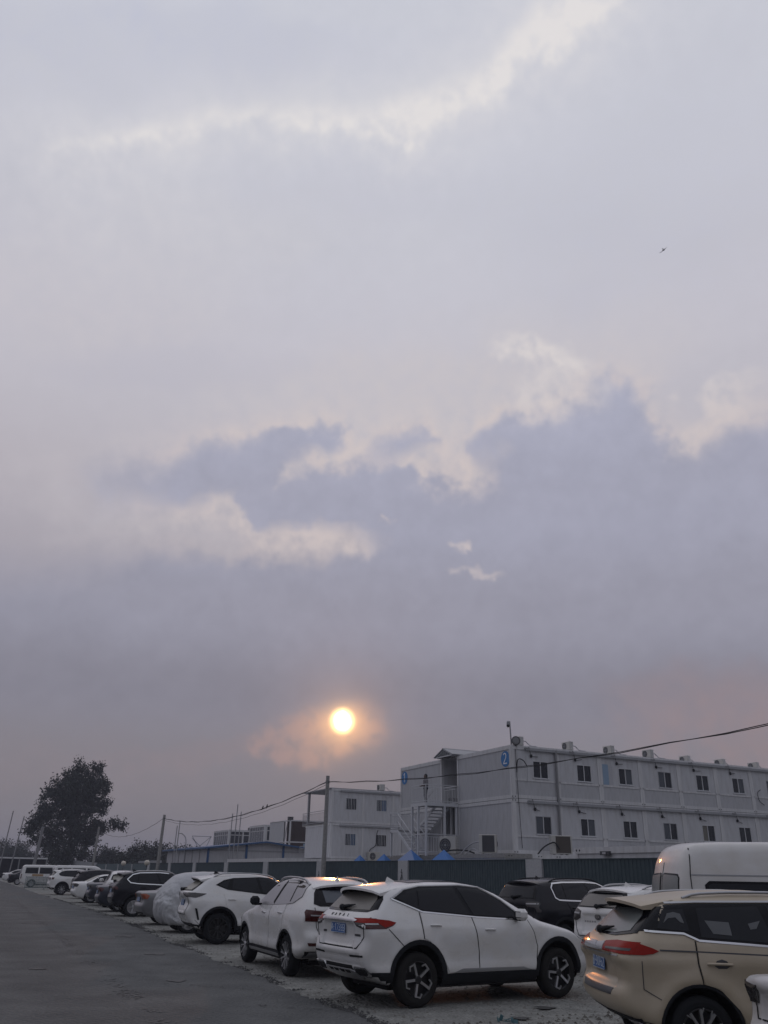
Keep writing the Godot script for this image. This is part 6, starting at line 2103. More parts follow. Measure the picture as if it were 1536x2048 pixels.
	# air conditioners on the roof edge
	for i in 7:
		var words := ["first air conditioner on the roof edge, nearest the camera mast of the block", "second air conditioner along the roof edge of the number 2 block", "third air conditioner along the roof edge, just under the sagging wire", "fourth air conditioner along the roof edge, right of the wire", "fifth air conditioner along the roof edge, low on the roof", "sixth air conditioner along the roof edge, low on the roof", "seventh air conditioner along the roof edge, nearest the right side of the frame"]
		var low := i >= 4
		var x := X0 + 1.3 + i * bay - (0.45 if i == 0 else 0.0) + (0.85 if low else 0.0)
		air_con(words[i], Vector3(x, 3 * FLOOR + 0.03, Z - 0.55 - (0.9 if low else 0.0)), -PI / 2, Vector3(0.76, 0.50, 0.30), "air conditioners on the roof edge", true)
	# rooms stick out at ground level and make a ledge
	h = thing("container_block", "low ground-floor container row whose roof makes a ledge below the stair", "building", Vector3(26.3, 0, -39.6))
	posted(h, "wall_panel", Vector3(0, 0, -14.0), Vector3(1.70, FLOOR - 0.25, 0.0), M.panel_grey)
	posted(h, "wall_panel", Vector3(1.70, 0, -1.44), Vector3(9.0, FLOOR - 0.25, 0.0), M.panel_grey)
	posted(h, "beam", Vector3(-0.05, FLOOR - 0.25, -14.05), Vector3(1.70, FLOOR - 0.03, 0.05), M.concrete)
	posted(h, "beam", Vector3(1.70, FLOOR - 0.25, -1.44), Vector3(9.0, FLOOR - 0.03, 0.05), M.beam_white)
	for x in [0.3, 2.2, 3.4, 6.4]:
		castings(h, x, FLOOR - 0.14, 0.05)


func number_disc(h: Node, digit: String, at: Vector3) -> void:
	var o := node("number_sign", h)
	o.position = at
	o.rotation.y = -PI / 2
	var b := MB.new()
	b.lathe(Vector3.ZERO, Vector3.BACK, v2([0.44, -0.01, 0.44, 0.012, 0.0, 0.012]), 28)
	obj("sign_disc", b, M.sign_blue, o)
	var r := MB.new()
	r.lathe(Vector3.ZERO, Vector3.BACK, v2([0.435, 0.010, 0.435, 0.017, 0.405, 0.017, 0.405, 0.010]), 28)
	obj("sign_ring", r, M.sign_blue, o)
	lettering(o, "sign_digit", digit, 0.62, Vector3(0, 0, 0.016), Vector3.BACK, M.sign_white, 0.01, "Droid Sans")


func air_con(label: String, at: Vector3, turn: float, s: Vector3, group: String, pipe := false, brown := false) -> void:
	# front, with its fan, towards +z
	var o := thing("air_conditioner", label, "air conditioner", at, turn, group)
	var b := MB.new()
	b.rbox(Vector3(0, s.y * 0.5 + 0.05, 0), s, 0.02)
	for x in [-0.3, 0.3]:
		b.bb(Vector3(x * s.x - 0.03, 0, -s.z * 0.5), Vector3(x * s.x + 0.03, 0.05, s.z * 0.5))
	obj("casing", b, M.ac_white, o)
	var fc := Vector3(-s.x * 0.14, s.y * 0.5 + 0.05, s.z * 0.5)
	var r := minf(s.y, s.x) * 0.40
	var g := MB.new()
	g.lathe(fc, Vector3.BACK, v2([r, 0.0, r, 0.012, r - 0.02, 0.014, r - 0.03, 0.004, 0.0, 0.004]), 20)
	obj("fan_opening", g, M.fan_grey, o)
	var k := MB.new()
	for q in [0.45, 0.75]:
		k.lathe(fc, Vector3.BACK, v2([r * q, 0.008, r * q, 0.016, r * q - 0.012, 0.016, r * q - 0.012, 0.008]), 18)
	for i in 4:
		var a := TAU * i / 4.0
		k.bar(fc + Vector3(0, 0, 0.014), fc + Vector3(cos(a) * r, sin(a) * r, 0.014), 0.012, 0.008, Vector3.BACK)
	k.cyl(fc + Vector3(0, 0, 0.006), fc + Vector3(0, 0, 0.022), r * 0.18, r * 0.16, 10)
	obj("fan_guard", k, M.gutter_grey, o)
	# back grille
	var bk := MB.new()
	bk.bb(Vector3(-s.x * 0.42, 0.10, -s.z * 0.5 - 0.006), Vector3(s.x * 0.30, s.y, -s.z * 0.5 - 0.001))
	obj("back_coil", bk, M.ac_brown if brown else M.fan_grey, o)
	for i in 7:
		var l := MB.new()
		var y := lerpf(0.12, s.y, i / 6.0)
		l.bb(Vector3(s.x * 0.5 - 0.002, y - 0.012, -s.z * 0.42), Vector3(s.x * 0.5 + 0.008, y + 0.012, s.z * 0.3))
		obj("slat", l, M.rail_white, o)
	if pipe:
		wire(o, "pipe", [Vector3(s.x * 0.1, 0.25, -s.z * 0.5), Vector3(0.1, 0.34, -s.z * 0.5 - 0.30), Vector3(0.2, 0.10, -s.z * 0.5 - 0.55), Vector3(0.35, 0.06, -s.z * 0.5 - 0.9)], 0.03, M.pipe_pale)


# a railing of posts, rails and thin bars between two points
func railing(house: Node, a: Vector3, b: Vector3, h: float, bars: int, m: Material) -> void:
	var o := node("railing", house)
	for y in [h, 0.12]:
		var r := MB.new()
		r.bar(a + Vector3(0, y, 0), b + Vector3(0, y, 0), 0.045, 0.045)
		obj("rail", r, m, o)
	var top2 := MB.new()
	top2.bar(a + Vector3(0, h - 0.16, 0), b + Vector3(0, h - 0.16, 0), 0.025, 0.025)
	obj("rail", top2, m, o)
	for i in bars + 1:
		var p := a.lerp(b, float(i) / bars)
		var w := 0.022 if (i > 0 and i < bars) else 0.035
		var k := MB.new()
		k.bb(p + Vector3(-w * 0.5, 0.0, -w * 0.5), p + Vector3(w * 0.5, h - (0.16 if w < 0.03 else 0.0), w * 0.5))
		obj("baluster", k, m, o)


func block_one() -> void:
	# end wall at x = 28.04 from z = -49.25 to -55.1, three storeys
	var h := thing("container_block", "grey container block with blue number 1 on its end wall, left of the stair", "building", Vector3(28.04, 0, -49.2))
	var D := 5.9
	for f in 3:
		var y0 := f * FLOOR
		posted(h, "end_wall", Vector3(0, y0 + 0.2, -D + 0.15), Vector3(0.1, y0 + FLOOR - 0.2, -0.16), M.panel_grey)
		posted(h, "beam", Vector3(-0.04, y0 + 0.012, -D + 0.14), Vector3(0.12, y0 + 0.2, -0.15), M.beam_white)
		posted(h, "beam", Vector3(-0.04, y0 + FLOOR - 0.2, -D + 0.14), Vector3(0.12, y0 + FLOOR - 0.012, -0.15), M.beam_white)
		posted(h, "corner_post", Vector3(-0.05, y0 + 0.02, -D), Vector3(0.16, y0 + FLOOR - 0.02, -D + 0.14), M.beam_white)
		posted(h, "corner_post", Vector3(-0.05, y0 + 0.02, -0.15), Vector3(0.16, y0 + FLOOR - 0.02, 0.0), M.beam_white)
		posted(h, "side_wall", Vector3(0.16, y0, -0.1), Vector3(14.0, y0 + FLOOR - 0.01, -0.02), M.panel_grey)
		posted(h, "far_wall", Vector3(0.16, y0, -D), Vector3(14.0, y0 + FLOOR - 0.01, -D + 0.08), M.panel_grey)
		posted(h, "joint", Vector3(-0.02, y0 - 0.012, -D), Vector3(0.14, y0 + 0.014, -0.02), M.seam_dark)
	posted(h, "roof", Vector3(-0.02, 3 * FLOOR - 0.01, -D), Vector3(14.0, 3 * FLOOR + 0.03, 0.0), M.beam_white)
	number_disc(h, "1", Vector3(-0.006, 8.0, -5.35))
	# corridor between the two blocks: floors, dim end, doors
	h = thing("corridor", "dark open corridor between the two numbered container blocks", "passage", Vector3(28.04, 0, -49.2))
	for f in [1, 2]:
		var y0: float = f * FLOOR
		posted(h, "floor_slab", Vector3(0.0, y0 - 0.16, 0.0), Vector3(14.0, y0 - 0.02, 1.94), M.concrete)
		railing(h, Vector3(0.06, y0, 0.10), Vector3(0.06, y0, 1.85), 1.12, 9, M.rail_white)
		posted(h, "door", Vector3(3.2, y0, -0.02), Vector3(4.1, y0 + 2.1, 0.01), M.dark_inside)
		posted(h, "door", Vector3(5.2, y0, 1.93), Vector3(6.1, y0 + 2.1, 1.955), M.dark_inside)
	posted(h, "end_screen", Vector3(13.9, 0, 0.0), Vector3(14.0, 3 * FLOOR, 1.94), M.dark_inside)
	posted(h, "post", Vector3(0.0, FLOOR, 0.95), Vector3(0.12, 2 * FLOOR - 0.16, 1.07), M.beam_white)
	var cr := MB.new()
	cr.rbox(Vector3(0.5, 2 * FLOOR + 0.25, 0.45), Vector3(0.45, 0.5, 0.5), 0.03)
	obj("storage_box", cr, M.cable_black, h)
	# gabled canopy above the corridor
	h = thing("canopy", "small gabled steel canopy above the corridor between the blocks", "canopy", Vector3(28.04, 3 * FLOOR, -48.25))
	for s in [1, -1]:
		var b := MB.new()
		var rot := Basis(Vector3.RIGHT, s * 0.36)
		b.box(Vector3(1.7, 0.34, s * 0.58), Vector3(4.4, 0.05, 1.34), rot)
		obj("roof_sheet", b, M.gutter_grey, h)
	for x in [-0.4, 0.6, 2.0]:
		var b := MB.new()
		b.bar(Vector3(x, 0.08, -1.0), Vector3(x, 0.08, 1.0), 0.06, 0.06)
		b.bar(Vector3(x, 0.10, -1.0), Vector3(x, 0.50, 0.0), 0.05, 0.05)
		b.bar(Vector3(x, 0.50, 0.0), Vector3(x, 0.10, 1.0), 0.05, 0.05)
		for q in [-0.5, -0.25, 0.0, 0.25, 0.5]:
			b.bar(Vector3(x, 0.08, q), Vector3(x, 0.46 - absf(q) * 0.4, q), 0.03, 0.03)
		obj("truss", b, M.rail_white, h)
	for s in [1, -1]:
		var b := MB.new()
		b.bar(Vector3(-0.4, 0.06, s * 0.92), Vector3(2.2, 0.06, s * 0.92), 0.06, 0.06)
		obj("purlin", b, M.rail_white, h)


func stair_tower() -> void:
	var h := thing("outside_stair", "white steel outside stair with zigzag flights and railed landing", "stair", Vector3(25.65, 0, -48.05))
	var R: Material = M.rail_white
	var y2 := 2 * FLOOR
	var y1 := y2 - 1.45
	# top landing in front of the corridor, half landing to its left
	posted(h, "landing", Vector3(0.04, y2 - 0.12, -0.92), Vector3(2.30, y2 - 0.02, 0.92), M.steel_grey)
	posted(h, "landing_edge", Vector3(0.0, y2 - 0.16, -0.96), Vector3(0.04, y2 + 0.02, 0.96), R)
	posted(h, "landing_edge", Vector3(0.04, y2 - 0.16, 0.92), Vector3(2.32, y2 + 0.02, 0.96), R)
	posted(h, "landing", Vector3(0.04, y1 - 0.08, -3.86), Vector3(2.30, y1, -2.86), M.steel_grey)
	posted(h, "landing_edge", Vector3(0.0, y1 - 0.14, -3.9), Vector3(0.04, y1 + 0.03, -2.86), R)
	for q in [Vector2(0.06, -0.90), Vector2(0.06, -0.10), Vector2(0.06, 0.90), Vector2(1.35, 0.90), Vector2(2.2, 0.86), Vector2(0.06, -3.80), Vector2(1.9, -3.80)]:
		var top := y2 - 0.16 if q.y > -2.5 else y1 - 0.08
		posted(h, "post", Vector3(q.x - 0.06, FLOOR - 0.1, q.y - 0.06), Vector3(q.x + 0.06, top, q.y + 0.06), R)
	var steps := 8
	for i in steps:
		var t := (i + 0.5) / steps
		# upper flight beside the wall, lower flight outside it
		posted(h, "tread", Vector3(1.30, lerpf(y1, y2, t) - 0.045, lerpf(-2.86, -0.2, t) - 0.15), Vector3(2.26, lerpf(y1, y2, t), lerpf(-2.86, -0.2, t) + 0.15), R)
		posted(h, "tread", Vector3(0.06, lerpf(y1, FLOOR, t) - 0.045, lerpf(-2.86, -0.7, t) - 0.13), Vector3(0.96, lerpf(y1, FLOOR, t), lerpf(-2.86, -0.7, t) + 0.13), R)
	for x in [1.28, 2.28]:
		var b := MB.new()
		b.bar(Vector3(x, y1 - 0.10, -2.9), Vector3(x, y2 - 0.14, -0.15), 0.04, 0.16)
		obj("stringer", b, R, h)
	for x in [0.03, 0.98]:
		var b := MB.new()
		b.bar(Vector3(x, y1 - 0.06, -2.9), Vector3(x, FLOOR - 0.06, -0.66), 0.04, 0.16)
		obj("stringer", b, R, h)
		var k := MB.new()
		k.bar(Vector3(x, y1 + 1.0, -2.9), Vector3(x, FLOOR + 1.0, -0.66), 0.045, 0.045)
		k.bar(Vector3(x, y1 + 0.55, -2.9), Vector3(x, FLOOR + 0.55, -0.66), 0.028, 0.028)
		obj("handrail", k, R, h)
	var k2 := MB.new()
	k2.bar(Vector3(1.28, y1 + 1.0, -2.9), Vector3(1.28, y2 + 0.9, -0.3), 0.04, 0.04)
	obj("handrail", k2, R, h)
	railing(h, Vector3(0.03, y1, -3.85), Vector3(0.03, y1, -2.9), 1.05, 6, R)
	railing(h, Vector3(0.03, y1, -3.86), Vector3(2.2, y1, -3.86), 1.05, 9, R)
	railing(h, Vector3(0.03, y2, -0.92), Vector3(0.03, y2, 0.92), 1.08, 11, R)
	railing(h, Vector3(0.03, y2, 0.94), Vector3(2.3, y2, 0.94), 1.08, 12, R)
	railing(h, Vector3(0.03, FLOOR, 0.94), Vector3(2.3, FLOOR, 0.94), 1.12, 13, R)
	railing(h, Vector3(0.03, FLOOR, -0.4), Vector3(0.03, FLOOR, 0.9), 1.12, 8, R)


func person() -> void:
	# someone standing on the stair landing, seen from below, hands at the rail
	var o := thing("person", "person in grey shirt and dark trousers standing on the top stair landing", "person", Vector3(26.02, 2 * FLOOR - 0.02, -47.75), deg_to_rad(-100))
	var bones := func(list: Array) -> Callable:
		return func(x: float, y: float, z: float) -> float:
			var p := Vector3(x, y, z)
			var d := 9.0
			for b in list:
				var ab: Vector3 = b[1] - b[0]
				var t := clampf((p - b[0]).dot(ab) / ab.length_squared(), 0.0, 1.0)
				var e: float = (p - (b[0] + ab * t)).length() - lerpf(b[2], b[3], t)
				var k: float = b[4]
				var q := maxf(k - absf(d - e), 0.0) / k
				d = minf(d, e) - q * q * k * 0.25
			return d
	var V := func(x, y, z): return Vector3(x, y, z)
	var body := [
		[Vector3(0, 1.02, 0), Vector3(0, 1.36, 0), 0.135, 0.145, 0.06], [Vector3(-0.15, 1.40, 0), Vector3(0.15, 1.40, 0), 0.065, 0.065, 0.08], [Vector3(0, 1.40, 0), Vector3(0, 1.53, 0.01), 0.06, 0.052, 0.04],
		[Vector3(0, 1.60, 0.02), Vector3(0, 1.66, 0.015), 0.082, 0.095, 0.03], [Vector3(0, 1.54, 0.05), Vector3(0, 1.60, 0.05), 0.05, 0.06, 0.03], [Vector3(0, 1.60, 0.10), Vector3(0, 1.575, 0.118), 0.012, 0.016, 0.02],
		[Vector3(-0.085, 1.60, 0.01), Vector3(-0.085, 1.63, 0.0), 0.018, 0.022, 0.01], [Vector3(0.085, 1.60, 0.01), Vector3(0.085, 1.63, 0.0), 0.018, 0.022, 0.01],
		[Vector3(-0.19, 1.38, 0), Vector3(-0.24, 1.12, -0.02), 0.052, 0.042, 0.03], [Vector3(-0.24, 1.12, -0.02), Vector3(-0.16, 1.05, 0.22), 0.040, 0.028, 0.02],
		[Vector3(0.19, 1.38, 0), Vector3(0.26, 1.12, 0.0), 0.052, 0.042, 0.03], [Vector3(0.26, 1.12, 0.0), Vector3(0.24, 1.06, 0.24), 0.040, 0.028, 0.02],
		[Vector3(0, 0.98, 0), Vector3(0, 1.02, 0), 0.15, 0.14, 0.05], [Vector3(-0.09, 0.95, 0), Vector3(-0.10, 0.50, 0.02), 0.085, 0.058, 0.04], [Vector3(-0.10, 0.50, 0.02), Vector3(-0.10, 0.10, -0.02), 0.056, 0.040, 0.02],
		[Vector3(0.09, 0.95, 0), Vector3(0.11, 0.50, 0.05), 0.085, 0.058, 0.04], [Vector3(0.11, 0.50, 0.05), Vector3(0.12, 0.10, 0.02), 0.056, 0.040, 0.02],
		[Vector3(-0.10, 0.05, -0.03), Vector3(-0.11, 0.035, 0.16), 0.042, 0.036, 0.02], [Vector3(0.12, 0.05, 0.0), Vector3(0.14, 0.035, 0.18), 0.042, 0.036, 0.02]]
	# hands: palm, four fingers curled over the rail, thumb
	for s in [-1, 1]:
		var w := Vector3(-0.16, 1.05, 0.22) if s < 0 else Vector3(0.24, 1.06, 0.24)
		body.append([w, w + Vector3(0, 0.0, 0.07), 0.026, 0.034, 0.015])
		for i in 4:
			var fx := (i - 1.5) * 0.020
			var a := w + Vector3(fx, 0.012, 0.09)
			var l: float = [0.034, 0.040, 0.037, 0.028][i]
			body.append([a, a + Vector3(0, 0.0, l), 0.0095, 0.009, 0.006])
			body.append([a + Vector3(0, 0, l), a + Vector3(0, -0.034, l + 0.012), 0.009, 0.008, 0.006])
		body.append([w + Vector3(-s * 0.028, 0.0, 0.035), w + Vector3(-s * 0.048, -0.012, 0.085), 0.011, 0.009, 0.006])
	var make := func(called: String, list: Array, lo: Vector3, hi: Vector3, cell: float, m: Material) -> void:
		var fld: Callable = bones.call(list)
		var got := nets(fld, lo, hi, cell, false)
		var pts: PackedVector3Array = got[0]
		var t: PackedInt32Array = got[1]
		var b := MB.new()
		var nor := PackedVector3Array()
		for p in pts:
			var e := 0.004
			nor.append(Vector3(fld.call(p.x + e, p.y, p.z) - fld.call(p.x - e, p.y, p.z), fld.call(p.x, p.y + e, p.z) - fld.call(p.x, p.y - e, p.z), fld.call(p.x, p.y, p.z + e) - fld.call(p.x, p.y, p.z - e)).normalized())
		for i in range(0, t.size(), 3):
			b.trin(pts[t[i]], pts[t[i + 1]], pts[t[i + 2]], nor[t[i]], nor[t[i + 1]], nor[t[i + 2]])
		obj(called, b, m, o)
	make.call("body", body, Vector3(-0.40, -0.03, -0.25), Vector3(0.42, 1.82, 0.42), 0.016, M.skin)
	make.call("shirt", [[Vector3(0, 1.00, 0), Vector3(0, 1.36, 0), 0.158, 0.162, 0.06], [Vector3(-0.16, 1.395, 0), Vector3(0.16, 1.395, 0), 0.078, 0.078, 0.08], [Vector3(-0.19, 1.38, 0), Vector3(-0.222, 1.20, -0.015), 0.070, 0.066, 0.03], [Vector3(0.19, 1.38, 0), Vector3(0.234, 1.20, 0.0), 0.070, 0.066, 0.03]], Vector3(-0.35, 0.8, -0.25), Vector3(0.35, 1.55, 0.25), 0.018, M.shirt_grey)
	make.call("trousers", [[Vector3(0, 0.95, 0), Vector3(0, 1.0, 0), 0.165, 0.155, 0.05], [Vector3(-0.09, 0.93, 0), Vector3(-0.10, 0.50, 0.02), 0.100, 0.078, 0.04], [Vector3(-0.10, 0.50, 0.02), Vector3(-0.10, 0.12, -0.02), 0.076, 0.062, 0.02], [Vector3(0.09, 0.93, 0), Vector3(0.11, 0.50, 0.05), 0.100, 0.078, 0.04], [Vector3(0.11, 0.50, 0.05), Vector3(0.12, 0.12, 0.02), 0.076, 0.062, 0.02]], Vector3(-0.32, 0.0, -0.25), Vector3(0.34, 1.2, 0.3), 0.018, M.trousers_dark)
	make.call("hair", [[Vector3(0, 1.665, -0.012), Vector3(0, 1.70, -0.005), 0.098, 0.096, 0.03], [Vector3(0, 1.60, -0.04), Vector3(0, 1.66, -0.03), 0.07, 0.09, 0.03]], Vector3(-0.15, 1.45, -0.2), Vector3(0.15, 1.85, 0.13), 0.016, M.hair_black)


func block_three() -> void:
	# the two-storey-looking block on the left: long side towards us, open gallery at its left end
	var X0 := 29.88
	var Z := -72.17
	var h := thing("container_block", "white container block with barred windows and open upper gallery, behind utility pole", "building", Vector3(X0, 0, Z))
	var bay := 3.03
	for f in 3:
		var y0 := f * FLOOR
		for i in 4:
			var x := i * bay
			var wx := x + 1.30
			var wy := y0 + (1.15 if f == 2 else 1.08)
			var b := MB.new()
			if f == 0:
				b.bb(Vector3(x + 0.1, y0, -0.1), Vector3(x + bay - 0.1, y0 + FLOOR, 0.0))
			else:
				b.bb(Vector3(x + 0.1, y0 + 0.2, -0.1), Vector3(wx, y0 + FLOOR - 0.2, 0.0))
				b.bb(Vector3(wx + 1.1, y0 + 0.2, -0.1), Vector3(x + bay - 0.1, y0 + FLOOR - 0.2, 0.0))
				b.bb(Vector3(wx, y0 + 0.2, -0.1), Vector3(wx + 1.1, wy, 0.0))
				b.bb(Vector3(wx, wy + 1.0, -0.1), Vector3(wx + 1.1, y0 + FLOOR - 0.2, 0.0))
				posted(h, "room_dark", Vector3(wx - 0.02, wy - 0.02, -0.5), Vector3(wx + 1.12, wy + 1.02, -0.12), M.dark_inside)
			obj("wall_panel", b, M.panel_white, h)
			if f > 0:
				wall_window(h, wx, wy, -0.02, 1.1, 1.0, 4 if (i + f) % 2 else 5)
				posted(h, "gutter", Vector3(x + (0.75 if i == 0 else 0.0), y0 + FLOOR - 0.24, 0.05), Vector3(x + bay - 0.004, y0 + FLOOR - 0.10, 0.15), M.gutter_grey)
			posted(h, "beam", Vector3(x + 0.02, y0 + 0.012, -0.12), Vector3(x + bay - 0.02, y0 + 0.2, 0.05), M.beam_white)
			posted(h, "beam", Vector3(x + 0.02, y0 + FLOOR - 0.2, -0.12), Vector3(x + bay - 0.02, y0 + FLOOR - 0.012, 0.05), M.beam_white)
		for i in 5:
			posted(h, "corner_post", Vector3(i * bay - 0.10, y0 + 0.02, -0.13), Vector3(i * bay + 0.10, y0 + FLOOR - 0.02, 0.03), M.beam_white)
		posted(h, "joint", Vector3(0.0, y0 - 0.012, -0.1), Vector3(4 * bay, y0 + 0.014, 0.02), M.seam_dark)
		if f < 2:
			posted(h, "end_wall", Vector3(-0.1, y0 + 0.05, -6.0), Vector3(0.0, y0 + FLOOR - 0.02, -0.14), M.panel_white)
			posted(h, "beam", Vector3(-0.14, y0 + FLOOR - 0.2, -6.0), Vector3(-0.1, y0 + FLOOR - 0.012, -0.14), M.beam_white)
			posted(h, "back_wall", Vector3(0.0, y0, -6.0), Vector3(4 * bay, y0 + FLOOR, -5.9), M.panel_white)
	posted(h, "end_wall", Vector3(-0.1, 2 * FLOOR, -0.95), Vector3(0.0, 3 * FLOOR - 0.05, -0.14), M.panel_white)
	posted(h, "back_wall", Vector3(0.0, 2 * FLOOR, -1.05), Vector3(4 * bay, 3 * FLOOR - 0.05, -0.95), M.panel_white)
	posted(h, "gallery_floor", Vector3(-0.14, 2 * FLOOR - 0.1, -6.9), Vector3(4 * bay, 2 * FLOOR, -0.95), M.concrete)
	posted(h, "roof", Vector3(-0.25, 3 * FLOOR - 0.02, -6.9), Vector3(4 * bay, 3 * FLOOR + 0.05, 0.03), M.gutter_grey)
	posted(h, "post", Vector3(-0.08, 2 * FLOOR, -5.9), Vector3(0.12, 3 * FLOOR - 0.02, -5.7), M.gutter_grey)
	railing(h, Vector3(-0.06, 2 * FLOOR, -5.7), Vector3(-0.06, 2 * FLOOR, -1.0), 1.1, 16, M.gutter_grey)
	railing(h, Vector3(-0.06, 2 * FLOOR - 0.05, -7.0), Vector3(-0.06, 2 * FLOOR - 0.05, -5.9), 1.1, 6, M.gutter_grey)
	railing(h, Vector3(-0.06, FLOOR, -7.4), Vector3(-0.06, FLOOR, -6.1), 1.1, 6, M.gutter_grey)
	wire(h, "cable", [Vector3(bay + 1.5, 5.35, 0.06), Vector3(bay + 1.38, 5.0, 0.07), Vector3(bay + 1.3, 4.1, 0.06), Vector3(bay + 0.8, 3.75, 0.06), Vector3(bay + 0.6, 3.4, 0.2)], 0.03, M.cable_black)
	wire(h, "cable", [Vector3(bay + 2.6, 8.7, 0.12), Vector3(bay + 2.7, 8.4, 0.12), Vector3(bay + 2.4, 8.1, 0.10), Vector3(bay + 2.1, 8.3, 0.08)], 0.02, M.pipe_pale)
	air_con("air conditioner alone on the roof of the block behind the utility pole", Vector3(X0 + 5.1, 3 * FLOOR + 0.05, Z - 0.7), -PI / 2, Vector3(0.8, 0.56, 0.45), "", true)
	air_con("air conditioner at the foot of the barred-window block between two blue tents", Vector3(X0 + bay + 0.95, 2.75, Z + 0.35), 0.0, Vector3(1.1, 0.72, 0.35), "")


func low_units() -> void:
	# single containers along the back of the fence
	var h := thing("low_container", "long white container roof edge above the fence right of the tall gap", "container", Vector3(23.4, 0, -30.0))
	for i in 3:
		var z := i * 6.05
		posted(h, "side_wall", Vector3(0.05, 0.15, z + 0.18), Vector3(0.15, FLOOR - 0.45, z + 5.85), M.panel_grey)
		posted(h, "beam", Vector3(-0.03, FLOOR - 0.23, z + 0.02), Vector3(0.15, FLOOR, z + 6.03), M.beam_white)
		posted(h, "beam", Vector3(0.02, FLOOR - 0.45, z + 0.17), Vector3(0.15, FLOOR - 0.232, z + 5.86), M.panel_white)
		for q in [0.0, 5.87]:
			posted(h, "corner_post", Vector3(-0.02, 0.0, z + q), Vector3(0.16, FLOOR - 0.232, z + q + 0.16), M.beam_white)
		posted(h, "roof", Vector3(0.15, FLOOR - 0.08, z + 0.02), Vector3(2.6, FLOOR - 0.02, z + 6.03), M.gutter_grey)
		for q in [0.12, 0.32]:
			var b := MB.new()
			b.cyl(Vector3(-0.032, FLOOR - 0.11, z + q), Vector3(-0.026, FLOOR - 0.11, z + q), 0.045, 0.045, 8)
			obj("casting_hole", b, M.seam_dark, h)
	posted(h, "end_wall", Vector3(0.15, 0.15, -0.0), Vector3(2.6, FLOOR - 0.2, 0.1), M.panel_grey)
	posted(h, "end_beam", Vector3(0.0, FLOOR - 0.23, -0.06), Vector3(2.6, FLOOR - 0.02, 0.0), M.beam_white)
	posted(h, "wall_lamp", Vector3(-0.16, FLOOR - 0.30, 1.75), Vector3(-0.03, FLOOR - 0.16, 2.25), M.fan_grey)
	posted(h, "lamp_glass", Vector3(-0.175, FLOOR - 0.27, 1.9), Vector3(-0.161, FLOOR - 0.19, 2.1), M.lamp_clear)
	h = thing("low_container", "white flat container roof behind the fence below the blue-roofed shed", "container", Vector3(24.2, 0, -84.0))
	posted(h, "roof_beam", Vector3(-0.05, 2.45, 0.0), Vector3(6.0, 2.78, 16.0), M.beam_white)
	posted(h, "side_wall", Vector3(0.05, 0.0, 0.1), Vector3(0.15, 2.45, 15.9), M.panel_grey)
	posted(h, "end_wall", Vector3(0.15, 0.0, 15.8), Vector3(6.0, 2.45, 15.9), M.panel_grey)
	# the big units on the ledge
	air_con("white air conditioner with round fan standing left on the low ledge", Vector3(26.75, 2.87, -46.2), deg_to_rad(-58), Vector3(1.1, 0.95, 0.42), "air conditioners on the low ledge")
	air_con("air conditioner showing its dark back on the ledge near the block corner", Vector3(26.8, 2.87, -42.0), deg_to_rad(138), Vector3(0.95, 0.95, 0.45), "air conditioners on the low ledge")
	air_con("brown-backed air conditioner with white grille right of the block corner", Vector3(30.2, 2.87, -39.95), deg_to_rad(160), Vector3(1.15, 0.95, 0.50), "air conditioners on the low ledge", false, true)
	var c := thing("cable_bundle", "loose black and pale pipes arching over the low ledge", "pipes", Vector3(26.5, 2.87, -43.5))
	wire(c, "pipe", [Vector3(-0.1, 0.0, -3.4), Vector3(0, 0.22, -2.2), Vector3(0.1, 0.2, -0.6), Vector3(0.2, 0.05, 0.2)], 0.045, M.cable_black)
	wire(c, "pipe", [Vector3(-0.1, -0.1, -0.9), Vector3(0, 0.35, -0.3), Vector3(0.1, 0.6, 0.4), Vector3(0.2, 0.65, 1.1)], 0.04, M.pipe_pale)
	wire(c, "pipe", [Vector3(-0.1, 0.0, -0.2), Vector3(0, 0.28, 0.3), Vector3(0.1, 0.1, 0.9)], 0.03, M.pipe_pale)
	c = thing("cable_bundle", "black pipe with a bent end rising from the ledge below the first window", "pipes", Vector3(28.6, 2.87, -39.75))
	wire(c, "pipe", [Vector3(-0.1, 0.0, 0.0), Vector3(0.3, 0.35, 0.0), Vector3(0.8, 0.58, 0.0), Vector3(1.1, 0.60, 0.0), Vector3(1.35, 0.30, 0.0)], 0.04, M.cable_black)


